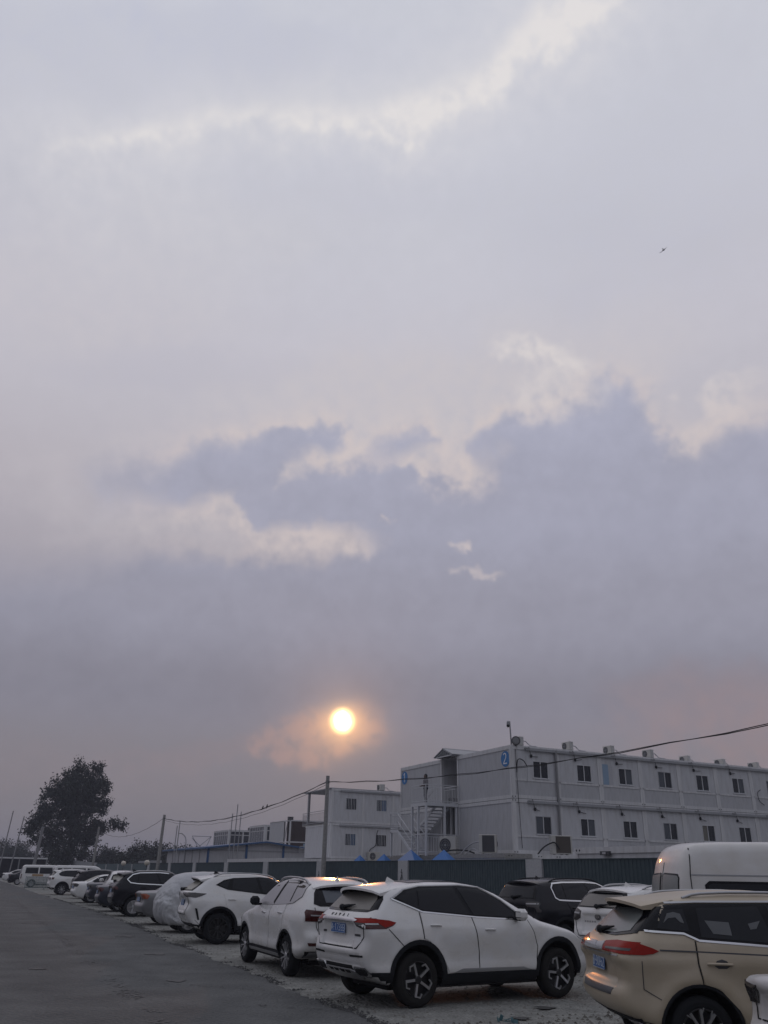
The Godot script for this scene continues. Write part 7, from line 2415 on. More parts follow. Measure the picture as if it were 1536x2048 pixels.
func fence() -> void:
	var X := 20.6
	var H := 2.4
	var zs := [-7.2, -18.0, -28.85, -39.95, -51.0, -61.35, -71.4, -81.8, -92.0, -102.4]
	var f := thing("boundary_fence", "dark blue corrugated sheet fence between white rendered pillars", "fence", Vector3(X, 0, 0))
	for i in zs.size():
		var p := MB.new()
		p.bb(Vector3(-0.15, 0, zs[i] - 0.52), Vector3(0.15, H - 0.01, zs[i] + 0.52))
		obj("pillar", p, M.pillar_white, f)
		if i == 0:
			continue
		var z0: float = zs[i] + 0.52
		var z1: float = zs[i - 1] - 0.52
		if i == 3:
			z0 += 0.0
		var b := MB.new()
		var per := 0.19
		var n := int((z1 - z0) / per)
		var prof := [[0.0, 0.0], [0.30, 0.0], [0.42, 0.02], [0.88, 0.02], [1.0, 0.0]]
		for k in n:
			for q in 4:
				var a := Vector3(-0.06 - prof[q][1], 0.05, z0 + (k + prof[q][0]) * (z1 - z0) / n)
				var c := Vector3(-0.06 - prof[q + 1][1], 0.05, z0 + (k + prof[q + 1][0]) * (z1 - z0) / n)
				var up := Vector3(0, H - 0.06, 0)
				b.quad(a, c, c + up, a + up)
				b.quad(c + Vector3(0.004, 0, 0), a + Vector3(0.004, 0, 0), a + up + Vector3(0.004, 0, 0), c + up + Vector3(0.004, 0, 0))
		obj("panel", b, M.fence_blue, f)
		posted(f, "rail", Vector3(-0.05, H - 0.30, z0), Vector3(0.0, H - 0.22, z1), M.steel_grey)
		posted(f, "cap", Vector3(-0.11, H - 0.03, z0), Vector3(0.0, H + 0.0, z1), M.fence_blue)
	# black brush strokes on two of the pillars
	for q in [[-51.0, "人", 0.55], [-39.95, "不", 0.75]]:
		var s := MB.new()
		var z: float = q[0]
		var strokes := [[0.0, 0.40, 0.14, 0.0], [0.02, 0.22, -0.14, 0.0]] if q[1] == "人" else [[0.13, 0.38, -0.13, 0.42], [0.0, 0.42, 0.18, 0.05], [0.0, 0.55, 0.02, 0.42], [0.0, 0.30, 0.0, -0.05], [-0.02, 0.22, -0.16, 0.02]]
		for t in strokes:
			s.bar(Vector3(-0.152, 1.45 + t[1], z - 0.1 + t[0]), Vector3(-0.152, 1.45 + t[3], z - 0.1 + t[2]), 0.012, 0.045, Vector3.RIGHT)
		obj("painted_mark", s, M.cable_black, f)
	# farther fences towards the trees
	f = thing("boundary_fence", "teal sheet fence with thin white posts below the distant trees", "fence", Vector3(X, 0, 0))
	var zz := -103.0
	for i in 4:
		posted(f, "panel", Vector3(-0.05, 0.05, zz - 9.4), Vector3(0.0, 2.35, zz - 0.3), M.fence_teal)
		posted(f, "post", Vector3(-0.12, 0, zz - 9.85), Vector3(0.06, 2.3, zz - 9.45), M.pillar_white)
		zz -= 9.9
	f = thing("boundary_wall", "pale grey sheet wall at the foot of the big poplar", "wall", Vector3(X, 0, 0))
	for i in 6:
		f.set_meta("kind", "thing")
		posted(f, "panel", Vector3(-0.05, 0.0, -171.0 + i * 4.9), Vector3(0.02, 2.95 - 0.08 * i, -166.2 + i * 4.9), M.gutter_grey)
	f = thing("boundary_wall", "striped grey slat wall behind the globe lamps", "wall", Vector3(22.6, 0, -120.0))
	for i in 8:
		f.set_meta("kind", "thing")
		posted(f, "slat", Vector3(0, 0.1 + i * 0.34, 0.0), Vector3(0.06, 0.36 + i * 0.34, 14.0), M.gutter_grey)


func tents() -> void:
	var words := ["small blue tent peak left of the ledge, first from the utility pole", "small blue tent peak below the barred window's right side", "large pale-blue tent peak in front of the outside stair", "bright blue tent peak right of the stair posts"]
	var spots := [[720.0, Vector3(24.0, 2.86, -52.94), 1.0], [768.0, Vector3(24.0, 2.89, -49.39), 1.1], [822.0, Vector3(24.0, 3.08, -45.84), 2.0], [888.0, Vector3(24.0, 3.02, -42.01), 1.9]]
	for i in 4:
		var at: Vector3 = spots[i][1]
		var r: float = spots[i][2]
		var o := thing("market_tent", words[i], "tent", Vector3(at.x, 0, at.z), 0.35 + 0.1 * i, "blue tents behind the fence")
		var top := Vector3(0, at.y, 0)
		var e := 1.75 if r > 1.5 else 2.1
		for k in 4:
			var a0 := TAU * k / 4.0 + PI / 4
			var a1 := TAU * (k + 1) / 4.0 + PI / 4
			var p0 := Vector3(cos(a0) * r, e, sin(a0) * r)
			var p1 := Vector3(cos(a1) * r, e, sin(a1) * r)
			var b := MB.new()
			# each side sags a little
			var m0 := p0.lerp(top, 0.5) - Vector3(0, 0.08, 0)
			var m1 := p1.lerp(top, 0.5) - Vector3(0, 0.08, 0)
			b.quad(p1, p0, m0, m1)
			b.tri(m1, m0, top)
			b.quad(p1 - Vector3(0, 0.25, 0), p0 - Vector3(0, 0.25, 0), p0, p1)
			obj("canopy_side", b, M.tent_pale if (i == 2 and k == 1) else M.tent_blue, o)
			var l := MB.new()
			l.cyl(Vector3(p0.x, 0, p0.z), p0, 0.03, 0.03, 6)
			obj("leg", l, M.steel_grey, o)


func shed_and_far() -> void:
	# long shed with a blue roof; gable towards us
	var h := thing("shed", "grey panel shed with low blue gable roof and blue corner posts", "shed", Vector3(24.6, 0, -93.0))
	var w := 12.5
	var e := 4.05
	var ap := 4.75
	for i in 3:
		var x0 := w * i / 3.0
		var x1 := w * (i + 1) / 3.0
		var y := func(x: float) -> float: return e + (ap - e) * (1.0 - absf(x - w * 0.5) / (w * 0.5))
		var b := MB.new()
		b.quad(Vector3(x0, 0, 0), Vector3(x1, 0, 0), Vector3(x1, y.call(x1) - 0.06, 0), Vector3(x0, y.call(x0) - 0.06, 0))
		if i == 1:
			b.tri(Vector3(x0, y.call(x0) - 0.06, 0), Vector3(x1, y.call(x1) - 0.06, 0), Vector3(w * 0.5, ap - 0.06, 0))
		obj("gable_panel", b, M.panel_grey, h)
	for i in 4:
		var x := w * i / 3.0
		posted(h, "post", Vector3(x - 0.12, 0, 0.0), Vector3(x + 0.12, e + (0.0 if i % 3 == 0 else 0.35), 0.08), M.roof_blue)
	posted(h, "gable_rail", Vector3(0, e - 0.35, 0.0), Vector3(w, e - 0.22, 0.05), M.gutter_grey)
	for i in 6:
		var z := -i * 3.2
		posted(h, "side_panel", Vector3(-0.05, 0, z - 3.14), Vector3(0.0, e - 0.02, z - 0.06), M.panel_grey)
		posted(h, "seam_post", Vector3(-0.09, 0, z - 3.26), Vector3(0.0, e - 0.02, z - 3.14), M.steel_grey)
	for s in [0, 1]:
		var b := MB.new()
		var a := Vector3(-0.5 if s == 0 else w + 0.5, e - 0.05, 0.5)
		var c := Vector3(w * 0.5, ap + 0.02, 0.5)
		var d := Vector3(0, 0, -20.5)
		if s == 0:
			b.quad(a, c, c + d, a + d)
		else:
			b.quad(c, a, a + d, c + d)
		b.bar(a - Vector3(0, 0.08, 0), c - Vector3(0, 0.08, 0), 0.06, 0.16)
		if s == 0:
			b.bar(a - Vector3(0, 0.08, 0), a + d - Vector3(0, 0.08, 0), 0.06, 0.16)
		obj("roof", b, M.roof_blue, h)
	# stacked containers beyond it
	h = thing("container_stack", "stack of white containers with open dark rust-brown interiors left of gallery", "building", Vector3(43.9, 0, -121.5))
	for f in 3:
		var y0 := f * FLOOR
		posted(h, "side_wall", Vector3(-0.1, y0 + 0.05, -9.0), Vector3(0.0, y0 + FLOOR - 0.1, -2.4), M.panel_white)
		posted(h, "side_opening", Vector3(0.3, y0 + 0.1, -2.3), Vector3(0.4, y0 + FLOOR - 0.1, -0.2), M.brown_inside)
		for z in [-2.4, 0.0]:
			posted(h, "post", Vector3(-0.12, y0, z - 0.16), Vector3(0.1, y0 + FLOOR, z + 0.0), M.beam_white)
		posted(h, "beam", Vector3(-0.1, y0 + FLOOR - 0.16, -9.0), Vector3(0.05, y0 + FLOOR, 0.0), M.beam_white)
		posted(h, "beam", Vector3(0.0, y0 + FLOOR - 0.16, -0.1), Vector3(6.0, y0 + FLOOR, 0.02), M.beam_white)
		posted(h, "back_wall", Vector3(0.1, y0, -1.6), Vector3(6.0, y0 + FLOOR, -1.5), M.brown_inside)
		var k := MB.new()
		k.bar(Vector3(0.0, y0 + 0.2, -2.2), Vector3(0.0, y0 + FLOOR - 0.3, -1.4), 0.12, 0.12)
		obj("brace", k, M.beam_white, h)
	posted(h, "roof_box", Vector3(-0.2, 3 * FLOOR, -0.9), Vector3(0.5, 3 * FLOOR + 0.45, -0.3), M.fan_grey)
	posted(h, "blue_sheet", Vector3(2.1, FLOOR + 0.2, 0.03), Vector3(3.5, 2 * FLOOR - 0.25, 0.06), M.poster_blue)
	for q in [["glass-fronted white container stack behind the shed's blue ridge", Vector3(45.7, 0, -138.5), 8.0, 2.6, 2], ["farthest pale container stack with dark glazed fronts left of three pipes", Vector3(46.2, 0, -161.0), 10.0, 7.5, 3]]:
		h = thing("container_stack", q[0], "building", q[1])
		var len_: float = q[2]
		var wid: float = q[3]
		for f in 3:
			var y0 := f * FLOOR
			posted(h, "post", Vector3(-0.15, y0, -0.2), Vector3(0.15, y0 + FLOOR, 0.1), M.beam_white)
			posted(h, "post", Vector3(-0.15, y0, -len_), Vector3(0.15, y0 + FLOOR, -len_ + 0.3), M.beam_white)
			posted(h, "beam", Vector3(-0.12, y0 + FLOOR - 0.25, -len_ + 0.3), Vector3(0.12, y0 + FLOOR, -0.2), M.beam_white)
			posted(h, "beam", Vector3(0.15, y0 + FLOOR - 0.25, -0.1), Vector3(wid, y0 + FLOOR, 0.08), M.beam_white)
			posted(h, "transom", Vector3(-0.05, y0 + 2.0, -len_ + 0.3), Vector3(0.05, y0 + 2.12, -0.2), M.beam_white)
			var k := int(len_ / 1.3)
			for i in k:
				var z0 := -len_ + 0.3 + i * (len_ - 0.5) / k
				posted(h, "pane", Vector3(-0.02, y0 + 0.15, z0 + 0.08), Vector3(0.02, y0 + FLOOR - 0.25, z0 + (len_ - 0.5) / k - 0.04), M.glass_pane)
				posted(h, "mullion", Vector3(-0.05, y0 + 0.1, z0), Vector3(0.05, y0 + FLOOR - 0.25, z0 + 0.08), M.beam_white)
			var kk := int(q[4])
			for i in kk:
				var x0 := 0.15 + i * (wid - 0.15) / kk
				var x1 := 0.15 + (i + 1) * (wid - 0.15) / kk
				posted(h, "wall_panel", Vector3(x0, y0, -0.08), Vector3(x1, y0 + 0.6, 0.0), M.panel_white)
				posted(h, "pane", Vector3(x0 + 0.25, y0 + 0.6, -0.08), Vector3(x1 - 0.25, y0 + FLOOR - 0.25, -0.02), M.window_dark)
				posted(h, "mullion", Vector3(x0, y0 + 0.6, -0.08), Vector3(x0 + 0.25, y0 + FLOOR - 0.25, 0.0), M.beam_white)
				posted(h, "transom", Vector3(x0 + 0.25, y0 + 2.0, -0.02), Vector3(x1, y0 + 2.12, 0.02), M.beam_white)
		posted(h, "roof", Vector3(-0.12, 3 * FLOOR, -len_), Vector3(wid, 3 * FLOOR + 0.05, 0.0), M.gutter_grey)
		posted(h, "back_wall", Vector3(0.2, 0, -len_), Vector3(wid, 3 * FLOOR, -len_ + 0.1), M.panel_grey)
		posted(h, "roof_box", Vector3(wid * 0.5, 3 * FLOOR + 0.05, -0.6), Vector3(wid * 0.5 + 0.6, 3 * FLOOR + 0.55, -0.1), M.fan_grey)
	# a dark long carport far down the road
	h = thing("carport", "long dark shed with a thin pale roof edge at the far left", "shed", Vector3(7.4, 0, -165.0))
	posted(h, "back_wall", Vector3(0, 0, -0.2), Vector3(8.0, 3.0, 0.0), M.dark_inside)
	posted(h, "roof_edge", Vector3(-0.5, 3.0, -0.5), Vector3(8.0, 3.22, 3.0), M.beam_white)
	for x in [0.0, 3.5, 7.8]:
		posted(h, "post", Vector3(x, 0, 2.6), Vector3(x + 0.2, 3.0, 2.8), M.steel_grey)

# ---------------------------------------------------------------- poles, wires, lamps
func pole(label: String, at: Vector3, h: float, r0: float, r1: float, lean: Vector3, m: Material, group: String, arms := 0) -> void:
	var o := thing("utility_pole", label, "pole", at, 0.0, group)
	var b := MB.new()
	b.cyl(Vector3.ZERO, Vector3(0, h, 0) + lean, r0, r1, 14)
	obj("shaft", b, m, o)
	var k := MB.new()
	k.cyl(Vector3(0, h - 0.42, 0) + lean * 0.95, Vector3(0, h - 0.30, 0) + lean * 0.96, r1 + 0.025, r1 + 0.025, 12)
	obj("band", k, M.steel_grey, o)
	for i in arms:
		var a := MB.new()
		var y := h - 0.25 - i * 0.8
		a.bar(Vector3(-0.7, y, 0) + lean, Vector3(0.7, y, 0) + lean, 0.09, 0.09)
		for x in [-0.6, 0.0, 0.6]:
			a.cyl(Vector3(x, y, 0) + lean, Vector3(x, y + 0.22, 0) + lean, 0.05, 0.03, 6)
		obj("cross_arm", a, M.steel_grey, o)


func span(label: String, a: Vector3, b: Vector3, sag: float, r: float, twist := false) -> void:
	var o := thing("overhead_wire", label, "wire")
	for s in (2 if twist else 1):
		var pts := PackedVector3Array()
		for i in 41:
			var t := i / 40.0
			var p := a.lerp(b, t) - Vector3(0, sag * 4.0 * t * (1.0 - t), 0)
			if twist:
				p += Vector3(sin(t * 40.0 + s * PI), cos(t * 27.0 + s * PI) * 1.0, 0) * 0.022
			p += Vector3(0, 0.02 * sin(t * 63.0), 0)
			pts.append(p)
		var w := MB.new()
		w.tube(pts, r, 6)
		obj("strand", w, M.cable_black, o)


func street() -> void:
	var g := "concrete poles along the fence"
	pole("tall bare concrete pole in front of the fence, below the sun", Vector3(20.0, 0, -49.3), 7.2, 0.15, 0.11, Vector3(0, 0, 0.12), M.concrete, g)
	pole("concrete pole left of the blue-roofed shed carrying the wire", Vector3(20.0, 0, -95.6), 7.15, 0.19, 0.14, Vector3(0.1, 0, 0.3), M.concrete, g)
	pole("concrete pole in front of the big poplar's right edge", Vector3(20.0, 0, -142.0), 7.6, 0.20, 0.15, Vector3(0.1, 0, 0.5), M.concrete, g)
	pole("slender leaning pole in front of the big poplar's trunk", Vector3(20.0, 0, -188.0), 8.0, 0.24, 0.17, Vector3(0.7, 0, 0.4), M.concrete, g)
	pole("thick leaning concrete pole left of the big poplar", Vector3(9.6, 0, -118.0), 6.4, 0.22, 0.17, Vector3(0.45, 0, 0), M.steel_grey, g)
	for q in [[Vector3(8.2, 0, -138.0), 8.5, "thin leaning mast, right one of the two left of the poplar", 0.75], [Vector3(7.4, 0, -150.0), 9.8, "thin leaning mast, left one of the two left of the poplar", 0.6], [Vector3(6.6, 0, -190.0), 9.0, "far pole with crossed arms, third from the left edge", 0.5], [Vector3(4.6, 0, -215.0), 9.0, "far pole with a cross arm, second from the left edge", 0.4], [Vector3(3.2, 0, -215.0), 9.0, "far pole with a cross arm, nearest the left edge", 0.4]]:
		pole(q[2], q[0], q[1], 0.10, 0.07, Vector3(q[3], 0, 0), M.steel_grey, "far poles at the left edge", 1 if q[0].z < -180.0 else 0)
	span("black twisted wire sagging from the tall pole across the blocks to the right", Vector3(20.0, 6.85, -49.3), Vector3(20.0, 6.35, -3.2), 0.85, 0.014, true)
	span("black wire sagging left from the tall pole to the next one", Vector3(20.0, 6.85, -49.3), Vector3(20.1, 6.8, -95.5), 1.12, 0.018, true)
	span("thin grey wire just below the black one left of the tall pole", Vector3(20.1, 6.75, -49.3), Vector3(20.2, 6.6, -95.5), 1.22, 0.012)
	span("wire sagging from the shed-side pole towards the poplar", Vector3(20.1, 6.8, -95.6), Vector3(20.1, 7.2, -142.0), 1.4, 0.02)
	pole("concrete pole just outside the right edge holding the wire", Vector3(20.0, 0, -3.2), 7.0, 0.15, 0.11, Vector3.ZERO, M.concrete, g)
	# two birds on the wire
	for i in 2:
		var z := -60.6 - i * 0.95
		var t := (z + 49.3) / (-95.5 + 49.3)
		var y := lerpf(6.85, 6.8, t) - 1.12 * 4 * t * (1 - t) + 0.07
		bird_on_wire(["left one of two small birds sitting on the wire", "right one of two small birds sitting on the wire"][1 - i], Vector3(20.02, y, z))
	# bundles of upright pipes beyond the fence
	for q in [["three tall upright pipes in front of the farthest container stack", Vector3(26.5, 0, -92.0), [0.0, 0.55, 1.05], [7.4, 8.35, 7.6]], ["pair of tall thin pipes beside the shed's left end", Vector3(20.9, 0, -92.8), [0.0, 0.28], [6.0, 6.5]]]:
		var o := thing("pipe_mast", q[0], "mast", q[1])
		for i in q[2].size():
			var b := MB.new()
			b.cyl(Vector3(q[2][i] * 0.8, 0, q[2][i] * 0.3), Vector3(q[2][i] * 0.8 + 0.12, q[3][i], q[2][i] * 0.3), 0.055, 0.05, 8)
			obj("pipe", b, M.gutter_grey, o)
	var o2 := thing("street_lamp", "thin street lamp with curved arm left of the shed", "street lamp", Vector3(24.0, 0, -101.0))
	wire(o2, "post", [Vector3(0, 0, 0), Vector3(0.05, 3.5, 0), Vector3(0.0, 5.0, 0.0), Vector3(-0.5, 5.55, 0.0)], 0.05, M.gutter_grey)
	var lh := MB.new()
	lh.rbox(Vector3(-0.7, 5.56, 0), Vector3(0.5, 0.08, 0.18), 0.03)
	obj("lamp_head", lh, M.gutter_grey, o2)
	o2 = thing("roof_frame", "small thin steel frame standing on the shed roof", "frame", Vector3(26.0, 4.2, -103.0))
	for q in [[Vector3(0, 0, 0), Vector3(-1.0, 1.5, 0)], [Vector3(-1.0, 1.5, 0), Vector3(1.8, 1.5, 0)], [Vector3(0, 0, 0), Vector3(1.8, 1.5, 0)], [Vector3(-1.0, 1.2, 0), Vector3(0.5, 0, 0)], [Vector3(1.2, 0.1, 0), Vector3(1.8, 1.5, 0)]]:
		var b := MB.new()
		b.bar(q[0] * 0.8, q[1] * 0.8, 0.06, 0.06)
		obj("bar", b, M.gutter_grey, o2)
	# two globe lamps above the fence
	for q in [["round globe lamp above the teal fence, left of the two", Vector3(19.6, 2.37, -113.4)], ["round globe lamp above the black SUV's roof, right of the two", Vector3(19.6, 2.40, -99.1)]]:
		var o := thing("globe_lamp", q[0], "lamp", Vector3(q[1].x, 0, q[1].z), 0.0, "globe lamps by the fence")
		var b := MB.new()
		b.ball(Vector3(0, q[1].y, 0), Vector3(0.30, 0.28, 0.30), 16, 12)
		obj("globe", b, M.lamp_globe, o)
		var p := MB.new()
		p.cyl(Vector3.ZERO, Vector3(0, q[1].y - 0.26, 0), 0.05, 0.04, 8)
		p.cyl(Vector3(0, q[1].y - 0.30, 0), Vector3(0, q[1].y - 0.22, 0), 0.10, 0.12, 8)
		obj("post", p, M.fan_grey, o)
	# mast with a dome camera and a round floodlight on the corner of the block
	o2 = thing("camera_mast", "slim mast with hanging dome camera on the roof corner of block 2", "camera", Vector3(28.15, 8.73, -41.3))
	var ms := MB.new()
	ms.cyl(Vector3.ZERO, Vector3(-0.05, 1.35, 0), 0.045, 0.04, 8)
	ms.bar(Vector3(-0.05, 1.20, 0), Vector3(-0.32, 1.30, 0.22), 0.05, 0.05)
	obj("mast", ms, M.gutter_grey, o2)
	var dc := MB.new()
	dc.cyl(Vector3(-0.32, 1.10, 0.22), Vector3(-0.32, 1.27, 0.22), 0.09, 0.07, 10)
	obj("camera_case", dc, M.gutter_grey, o2)
	var dm := MB.new()
	dm.ball(Vector3(-0.32, 1.04, 0.22), Vector3(0.09, 0.10, 0.09), 10, 8)
	obj("camera_dome", dm, M.cable_black, o2)
	o2 = thing("floodlight", "round dark floodlight at the foot of the camera mast", "floodlight", Vector3(28.3, 8.95, -41.05), deg_to_rad(-25))
	var fl := MB.new()
	fl.lathe(Vector3.ZERO, Vector3.BACK, v2([0.10, -0.22, 0.24, -0.06, 0.26, 0.06, 0.23, 0.07, 0.21, 0.03, 0.0, 0.03]), 20)
	obj("housing", fl, M.fan_grey, o2)
	var fg := MB.new()
	fg.lathe(Vector3(0, 0, 0.04), Vector3.BACK, v2([0.21, 0.0, 0.15, 0.015, 0.0, 0.02]), 20)
	obj("lens", fg, M.steel_grey, o2)
	var br := MB.new()
	br.bar(Vector3(0, -0.30, -0.05), Vector3(0, -0.2, -0.05), 0.06, 0.06)
	obj("bracket", br, M.fan_grey, o2)
	# mesh barrier across the row in front of the minivan
	o2 = thing("barrier", "low pale-green mesh barrier in front of the white minivan", "barrier", Vector3(6.4, 0, -83.0), deg_to_rad(-8))
	for i in 4:
		var x := i * 1.55
		var b := MB.new()
		b.cyl(Vector3(x, 0, 0), Vector3(x, 1.05, 0), 0.025, 0.025, 6)
		b.bar(Vector3(x, 0.02, -0.3), Vector3(x, 0.02, 0.3), 0.04, 0.03)
		obj("post", b, M.barrier_steel, o2)
		if i < 3:
			var r := MB.new()
			for y in [0.15, 0.55, 1.0]:
				r.bar(Vector3(x, y, 0), Vector3(x + 1.55, y, 0), 0.03, 0.03)
			obj("rail", r, M.barrier_steel, o2)
			for k in 8:
				var v := MB.new()
				var xx := x + 0.1 + k * 0.19
				v.bb(Vector3(xx - 0.008, 0.15, -0.008), Vector3(xx + 0.008, 1.0, 0.008))
				obj("bar", v, M.barrier_steel, o2)
			var sh := MB.new()
			sh.bb(Vector3(x + 0.05, 0.16, -0.004), Vector3(x + 1.5, 0.98, 0.004))
			obj("sheet", sh, M.barrier_film, o2)
	flying_bird()


func bird_on_wire(label: String, at: Vector3) -> void:
	var o := thing("bird", label, "bird", at, 0.4, "birds on the wire")
	var b := MB.new()
	b.ball(Vector3(0, 0.0, 0), Vector3(0.05, 0.085, 0.06), 10, 8)
	b.ball(Vector3(0, 0.095, 0.03), Vector3(0.036, 0.036, 0.04), 8, 6)
	b.cyl(Vector3(0, 0.09, 0.06), Vector3(0, 0.085, 0.10), 0.012, 0.002, 6)
	b.bar(Vector3(0, -0.04, -0.03), Vector3(0, -0.16, -0.09), 0.045, 0.012)
	obj("body", b, M.feather_dark, o)


func flying_bird() -> void:
	# a swift banking, high to the right
	var d := towards(48.26, 39.09)
	var o := thing("bird", "small dark bird flying high in the right of the sky", "bird", Vector3(0, 1.78, 0) + d * 62.0, 0.6)
	var b := MB.new()
	b.lathe(Vector3.ZERO, Vector3(0.9, 0.15, 0.2), v2([0.0, -0.13, 0.022, -0.09, 0.032, 0.0, 0.026, 0.07, 0.014, 0.11, 0.0, 0.13]), 10)
	b.tri(Vector3(-0.10, -0.01, -0.02), Vector3(-0.24, -0.05, -0.07), Vector3(-0.22, -0.02, 0.0))
	b.tri(Vector3(-0.10, -0.01, -0.02), Vector3(-0.22, -0.02, 0.0), Vector3(-0.23, -0.04, 0.05))
	obj("body", b, M.feather_dark, o)
	for s in [1.0, -1.0]:
		var w := MB.new()
		var pts := [Vector3(0.07, 0.02, 0.02 * s), Vector3(0.03, 0.10 if s > 0 else -0.10, 0.16 * s), Vector3(-0.16, 0.05 if s > 0 else -0.26, 0.30 * s), Vector3(-0.03, 0.06 if s > 0 else -0.10, 0.13 * s), Vector3(-0.06, 0.0, 0.02 * s)]
		for k in [[0, 1, 4], [1, 3, 4], [1, 2, 3]]:
			w.tri(pts[k[0]], pts[k[1]], pts[k[2]])
			w.tri(pts[k[0]] + Vector3(0, 0.006, 0), pts[k[2]] + Vector3(0, 0.006, 0), pts[k[1]] + Vector3(0, 0.006, 0))
		obj("wing", w, M.feather_dark, o)


# ---------------------------------------------------------------- trees
# blobs: centre and radii of the masses of leaf that make up the crown
func tree(called: String, label: String, at: Vector3, blobs_: Array, leaves: int, leaf: float, trunk_h: float, trunk_r: float, seed_: int, dark: Color, light: Color, group := "", limbs := true) -> void:
	var o := thing(called, label, "tree", at, 0.0, group)
	rng.seed = seed_
	var t := MB.new()
	t.cyl(Vector3.ZERO, Vector3(0, trunk_h, 0), trunk_r, trunk_r * 0.55, 9)
	if limbs:
		for q in blobs_:
			var c: Vector3 = q[0]
			var s := Vector3(0, minf(trunk_h * rng.randf_range(0.55, 1.0), c.y - 0.2), 0)
			var mid := s.lerp(c, 0.5) + Vector3(0, -0.06 * c.distance_to(s), 0)
			t.cyl(s, mid, trunk_r * 0.38, trunk_r * 0.24, 6, false)
			t.cyl(mid, c, trunk_r * 0.24, trunk_r * 0.08, 6, false)
	obj("trunk", t, M.bark, o)
	var gap := FastNoiseLite.new()
	gap.seed = seed_
	gap.frequency = 0.42
	gap.fractal_octaves = 3
	var b := MB.new()
	b.use_col = true
	var vol := 0.0
	for q in blobs_:
		vol += pow(q[1].x * q[1].y * q[1].z, 0.72)
	for q in blobs_:
		var n := int(leaves * pow(q[1].x * q[1].y * q[1].z, 0.72) / vol)
		var sprigs := maxi(4, n / 14)
		for s in sprigs:
			# a sprig: a handful of leaves round a twig end, thicker towards the outside
			var d := Vector3(rng.randfn(), rng.randfn(), rng.randfn()).normalized()
			var c: Vector3 = q[0] + d * q[1] * pow(rng.randf(), 0.45) * rng.randf_range(0.80, 1.02)
			if gap.get_noise_3dv(c) < -0.10:
				continue
			var up := (d + Vector3(0, 0.6, 0)).normalized()
			var tone := rng.randf()
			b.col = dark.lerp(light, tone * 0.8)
			for k in 14:
				var p := c + up * rng.randf_range(-0.6, 1.0) * leaf * 2.2 + Vector3(rng.randfn(), rng.randfn(), rng.randfn()) * leaf * 0.55
				var x := Vector3(rng.randfn(), rng.randfn(), rng.randfn()).normalized()
				var y := x.cross(Vector3(rng.randfn(), rng.randfn(), rng.randfn())).normalized()
				var l := leaf * rng.randf_range(0.6, 1.15)
				var a := p - x * l * 0.5
				var e := p + x * l * 0.5
				var w := y * l * 0.36
				b.tri(a, p + w, e)
				b.tri(a, e, p - w)
	obj("crown", b, M.foliage, o)


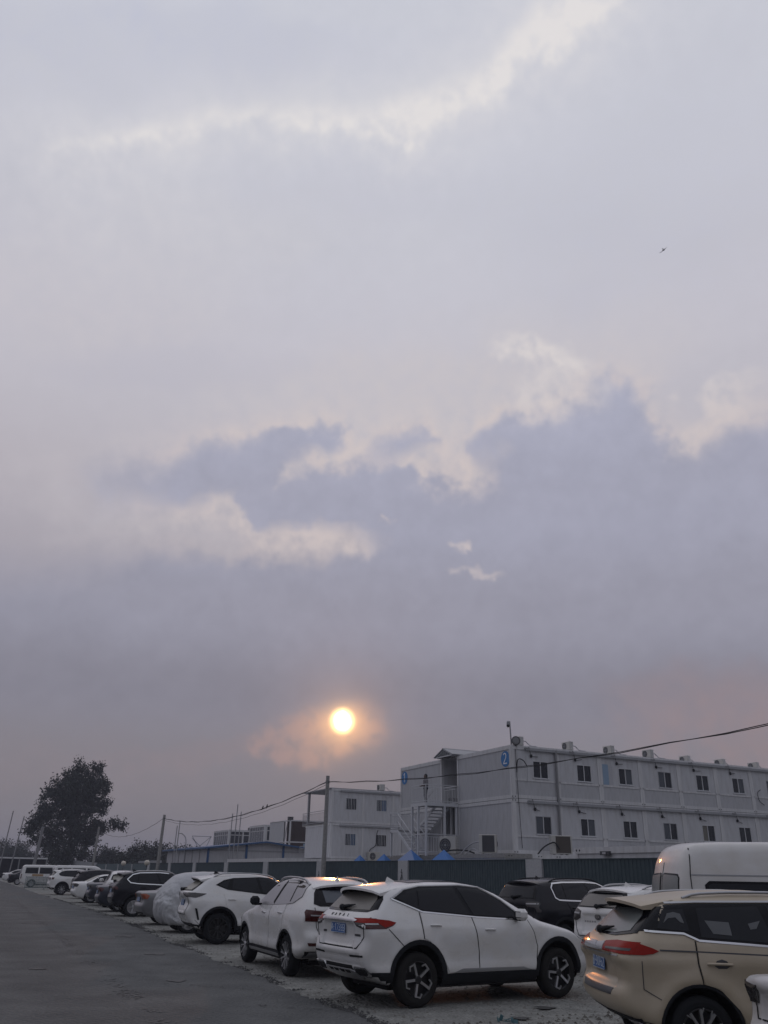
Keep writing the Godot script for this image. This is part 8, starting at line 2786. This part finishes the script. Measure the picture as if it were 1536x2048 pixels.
func trees() -> void:
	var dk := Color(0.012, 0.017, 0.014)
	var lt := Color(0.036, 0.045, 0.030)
	# the big poplar: a tall ragged crown down to the ground
	var bl := []
	for q in [[0.0, 15.5, 4.6, 4.4], [-2.5, 13.0, 4.2, 4.0], [2.8, 14.6, 2.8, 3.4], [1.2, 17.8, 2.6, 2.6], [-1.4, 17.4, 2.4, 2.6], [3.2, 17.2, 1.8, 2.2], [4.3, 12.8, 1.7, 2.0], [-5.4, 11.0, 2.6, 2.6], [0.5, 10.0, 5.0, 4.2], [-4.2, 7.6, 3.4, 3.0], [2.6, 7.6, 2.6, 2.6], [0.0, 5.2, 4.4, 3.4], [5.6, 9.2, 1.9, 0.9], [7.4, 9.9, 1.3, 1.1], [8.9, 9.4, 1.0, 1.0], [-7.4, 8.4, 1.3, 1.4], [-2.6, 3.0, 3.4, 2.6], [1.8, 3.4, 2.4, 2.6], [4.4, 10.6, 1.3, 1.2], [2.2, 19.4, 0.9, 1.3], [-0.2, 19.3, 0.9, 1.4], [4.1, 18.8, 0.7, 1.2]]:
		bl.append([Vector3(q[0], q[1], rng.randf_range(-1.0, 1.0)), Vector3(q[2], q[3], q[2] * 0.9)])
	# upright plumes that break the outline
	rng.seed = 44
	var outline := [[-5.8, 9.0], [-6.6, 10.6], [-6.2, 12.4], [-5.6, 14.0], [-4.6, 15.6], [-3.6, 17.0], [-2.6, 18.4], [-1.4, 19.4], [-0.2, 20.2], [1.0, 20.4], [2.2, 20.2], [3.4, 19.6], [4.4, 18.6], [4.9, 17.2], [5.4, 15.8], [5.6, 14.2], [5.2, 12.4], [4.4, 10.8], [-6.8, 8.4], [-5.4, 6.6], [4.2, 8.6], [3.8, 6.6], [0.4, 21.2], [2.8, 20.9], [-0.9, 20.8]]
	for q in outline:
		bl.append([Vector3(q[0] + rng.randfn(0, 0.25), q[1] + rng.randfn(0, 0.3), rng.randf_range(-1.5, 1.5)), Vector3(rng.randf_range(0.5, 0.95), rng.randf_range(0.9, 1.7), 0.8)])
	bl.append([Vector3(-4.2, 15.2, 0), Vector3(2.2, 2.4, 2.0)])
	bl.append([Vector3(-2.9, 17.2, 0), Vector3(1.8, 1.9, 1.6)])
	for q in bl:
		q[0].y *= 0.94
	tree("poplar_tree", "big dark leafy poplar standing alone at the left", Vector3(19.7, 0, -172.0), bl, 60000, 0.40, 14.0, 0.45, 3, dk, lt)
	var words := ["rounded dark tree just right of the big poplar's foot", "broad dark tree crown between poplar and shed-side pole, its left half", "broad dark tree crown between poplar and shed-side pole, its highest part", "broad dark tree crown left of the shed-side pole", "small tree behind the shed-side pole", "small pointed tree at the shed's left end", "low dark bush under the broad trees beside the pale wall", "low bush in front of the broad trees near the globe lamp", "hazy tree at the extreme left edge", "hazy dark tree behind the far poles at the left", "hazy dark tree behind the two thin masts", "dark tree behind the thick leaning pole"]
	var spots := [[30.0, -196.0, 6.0, 4.2], [35.5, -188.0, 6.9, 4.8], [40.0, -190.0, 7.3, 5.2], [44.0, -184.0, 6.6, 4.6], [49.0, -190.0, 5.6, 3.6], [46.0, -166.0, 5.6, 2.2], [30.5, -165.0, 4.2, 3.4], [34.0, -158.0, 3.8, 3.2], [-3.0, -330.0, 7.0, 7.0], [7.0, -310.0, 8.0, 7.5], [14.0, -280.0, 8.6, 7.0], [15.5, -240.0, 7.6, 5.5]]
	for i in spots.size():
		var s: Array = spots[i]
		var H: float = s[2]
		var R: float = s[3]
		rng.seed = 100 + i
		var q := []
		for k in 8:
			var a := TAU * k / 8.0
			q.append([Vector3(cos(a) * R * 0.5, H * rng.randf_range(0.35, 0.66), sin(a) * R * 0.5), Vector3(R * 0.5, H * 0.26, R * 0.5)])
		q.append([Vector3(rng.randf_range(-0.6, 0.6), H * 0.78, 0), Vector3(R * 0.55, H * 0.22, R * 0.55)])
		q.append([Vector3(0, H * 0.3, 0), Vector3(R * 0.8, H * 0.3, R * 0.8)])
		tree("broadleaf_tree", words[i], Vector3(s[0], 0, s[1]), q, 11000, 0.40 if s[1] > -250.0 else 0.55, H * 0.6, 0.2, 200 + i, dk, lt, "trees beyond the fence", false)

func _ready() -> void:
	camera_sky_sun()
	materials()
	ground()
	block_two()
	block_one()
	block_three()
	stair_tower()
	low_units()
	fence()
	tents()
	shed_and_far()
	white_suv_near()
	gold_suv()
	white_saloon_corner()
	turned_suv()
	coupe_suv()
	second_row()
	covered_car()
	far_row()
	street()
	trees()
	person()
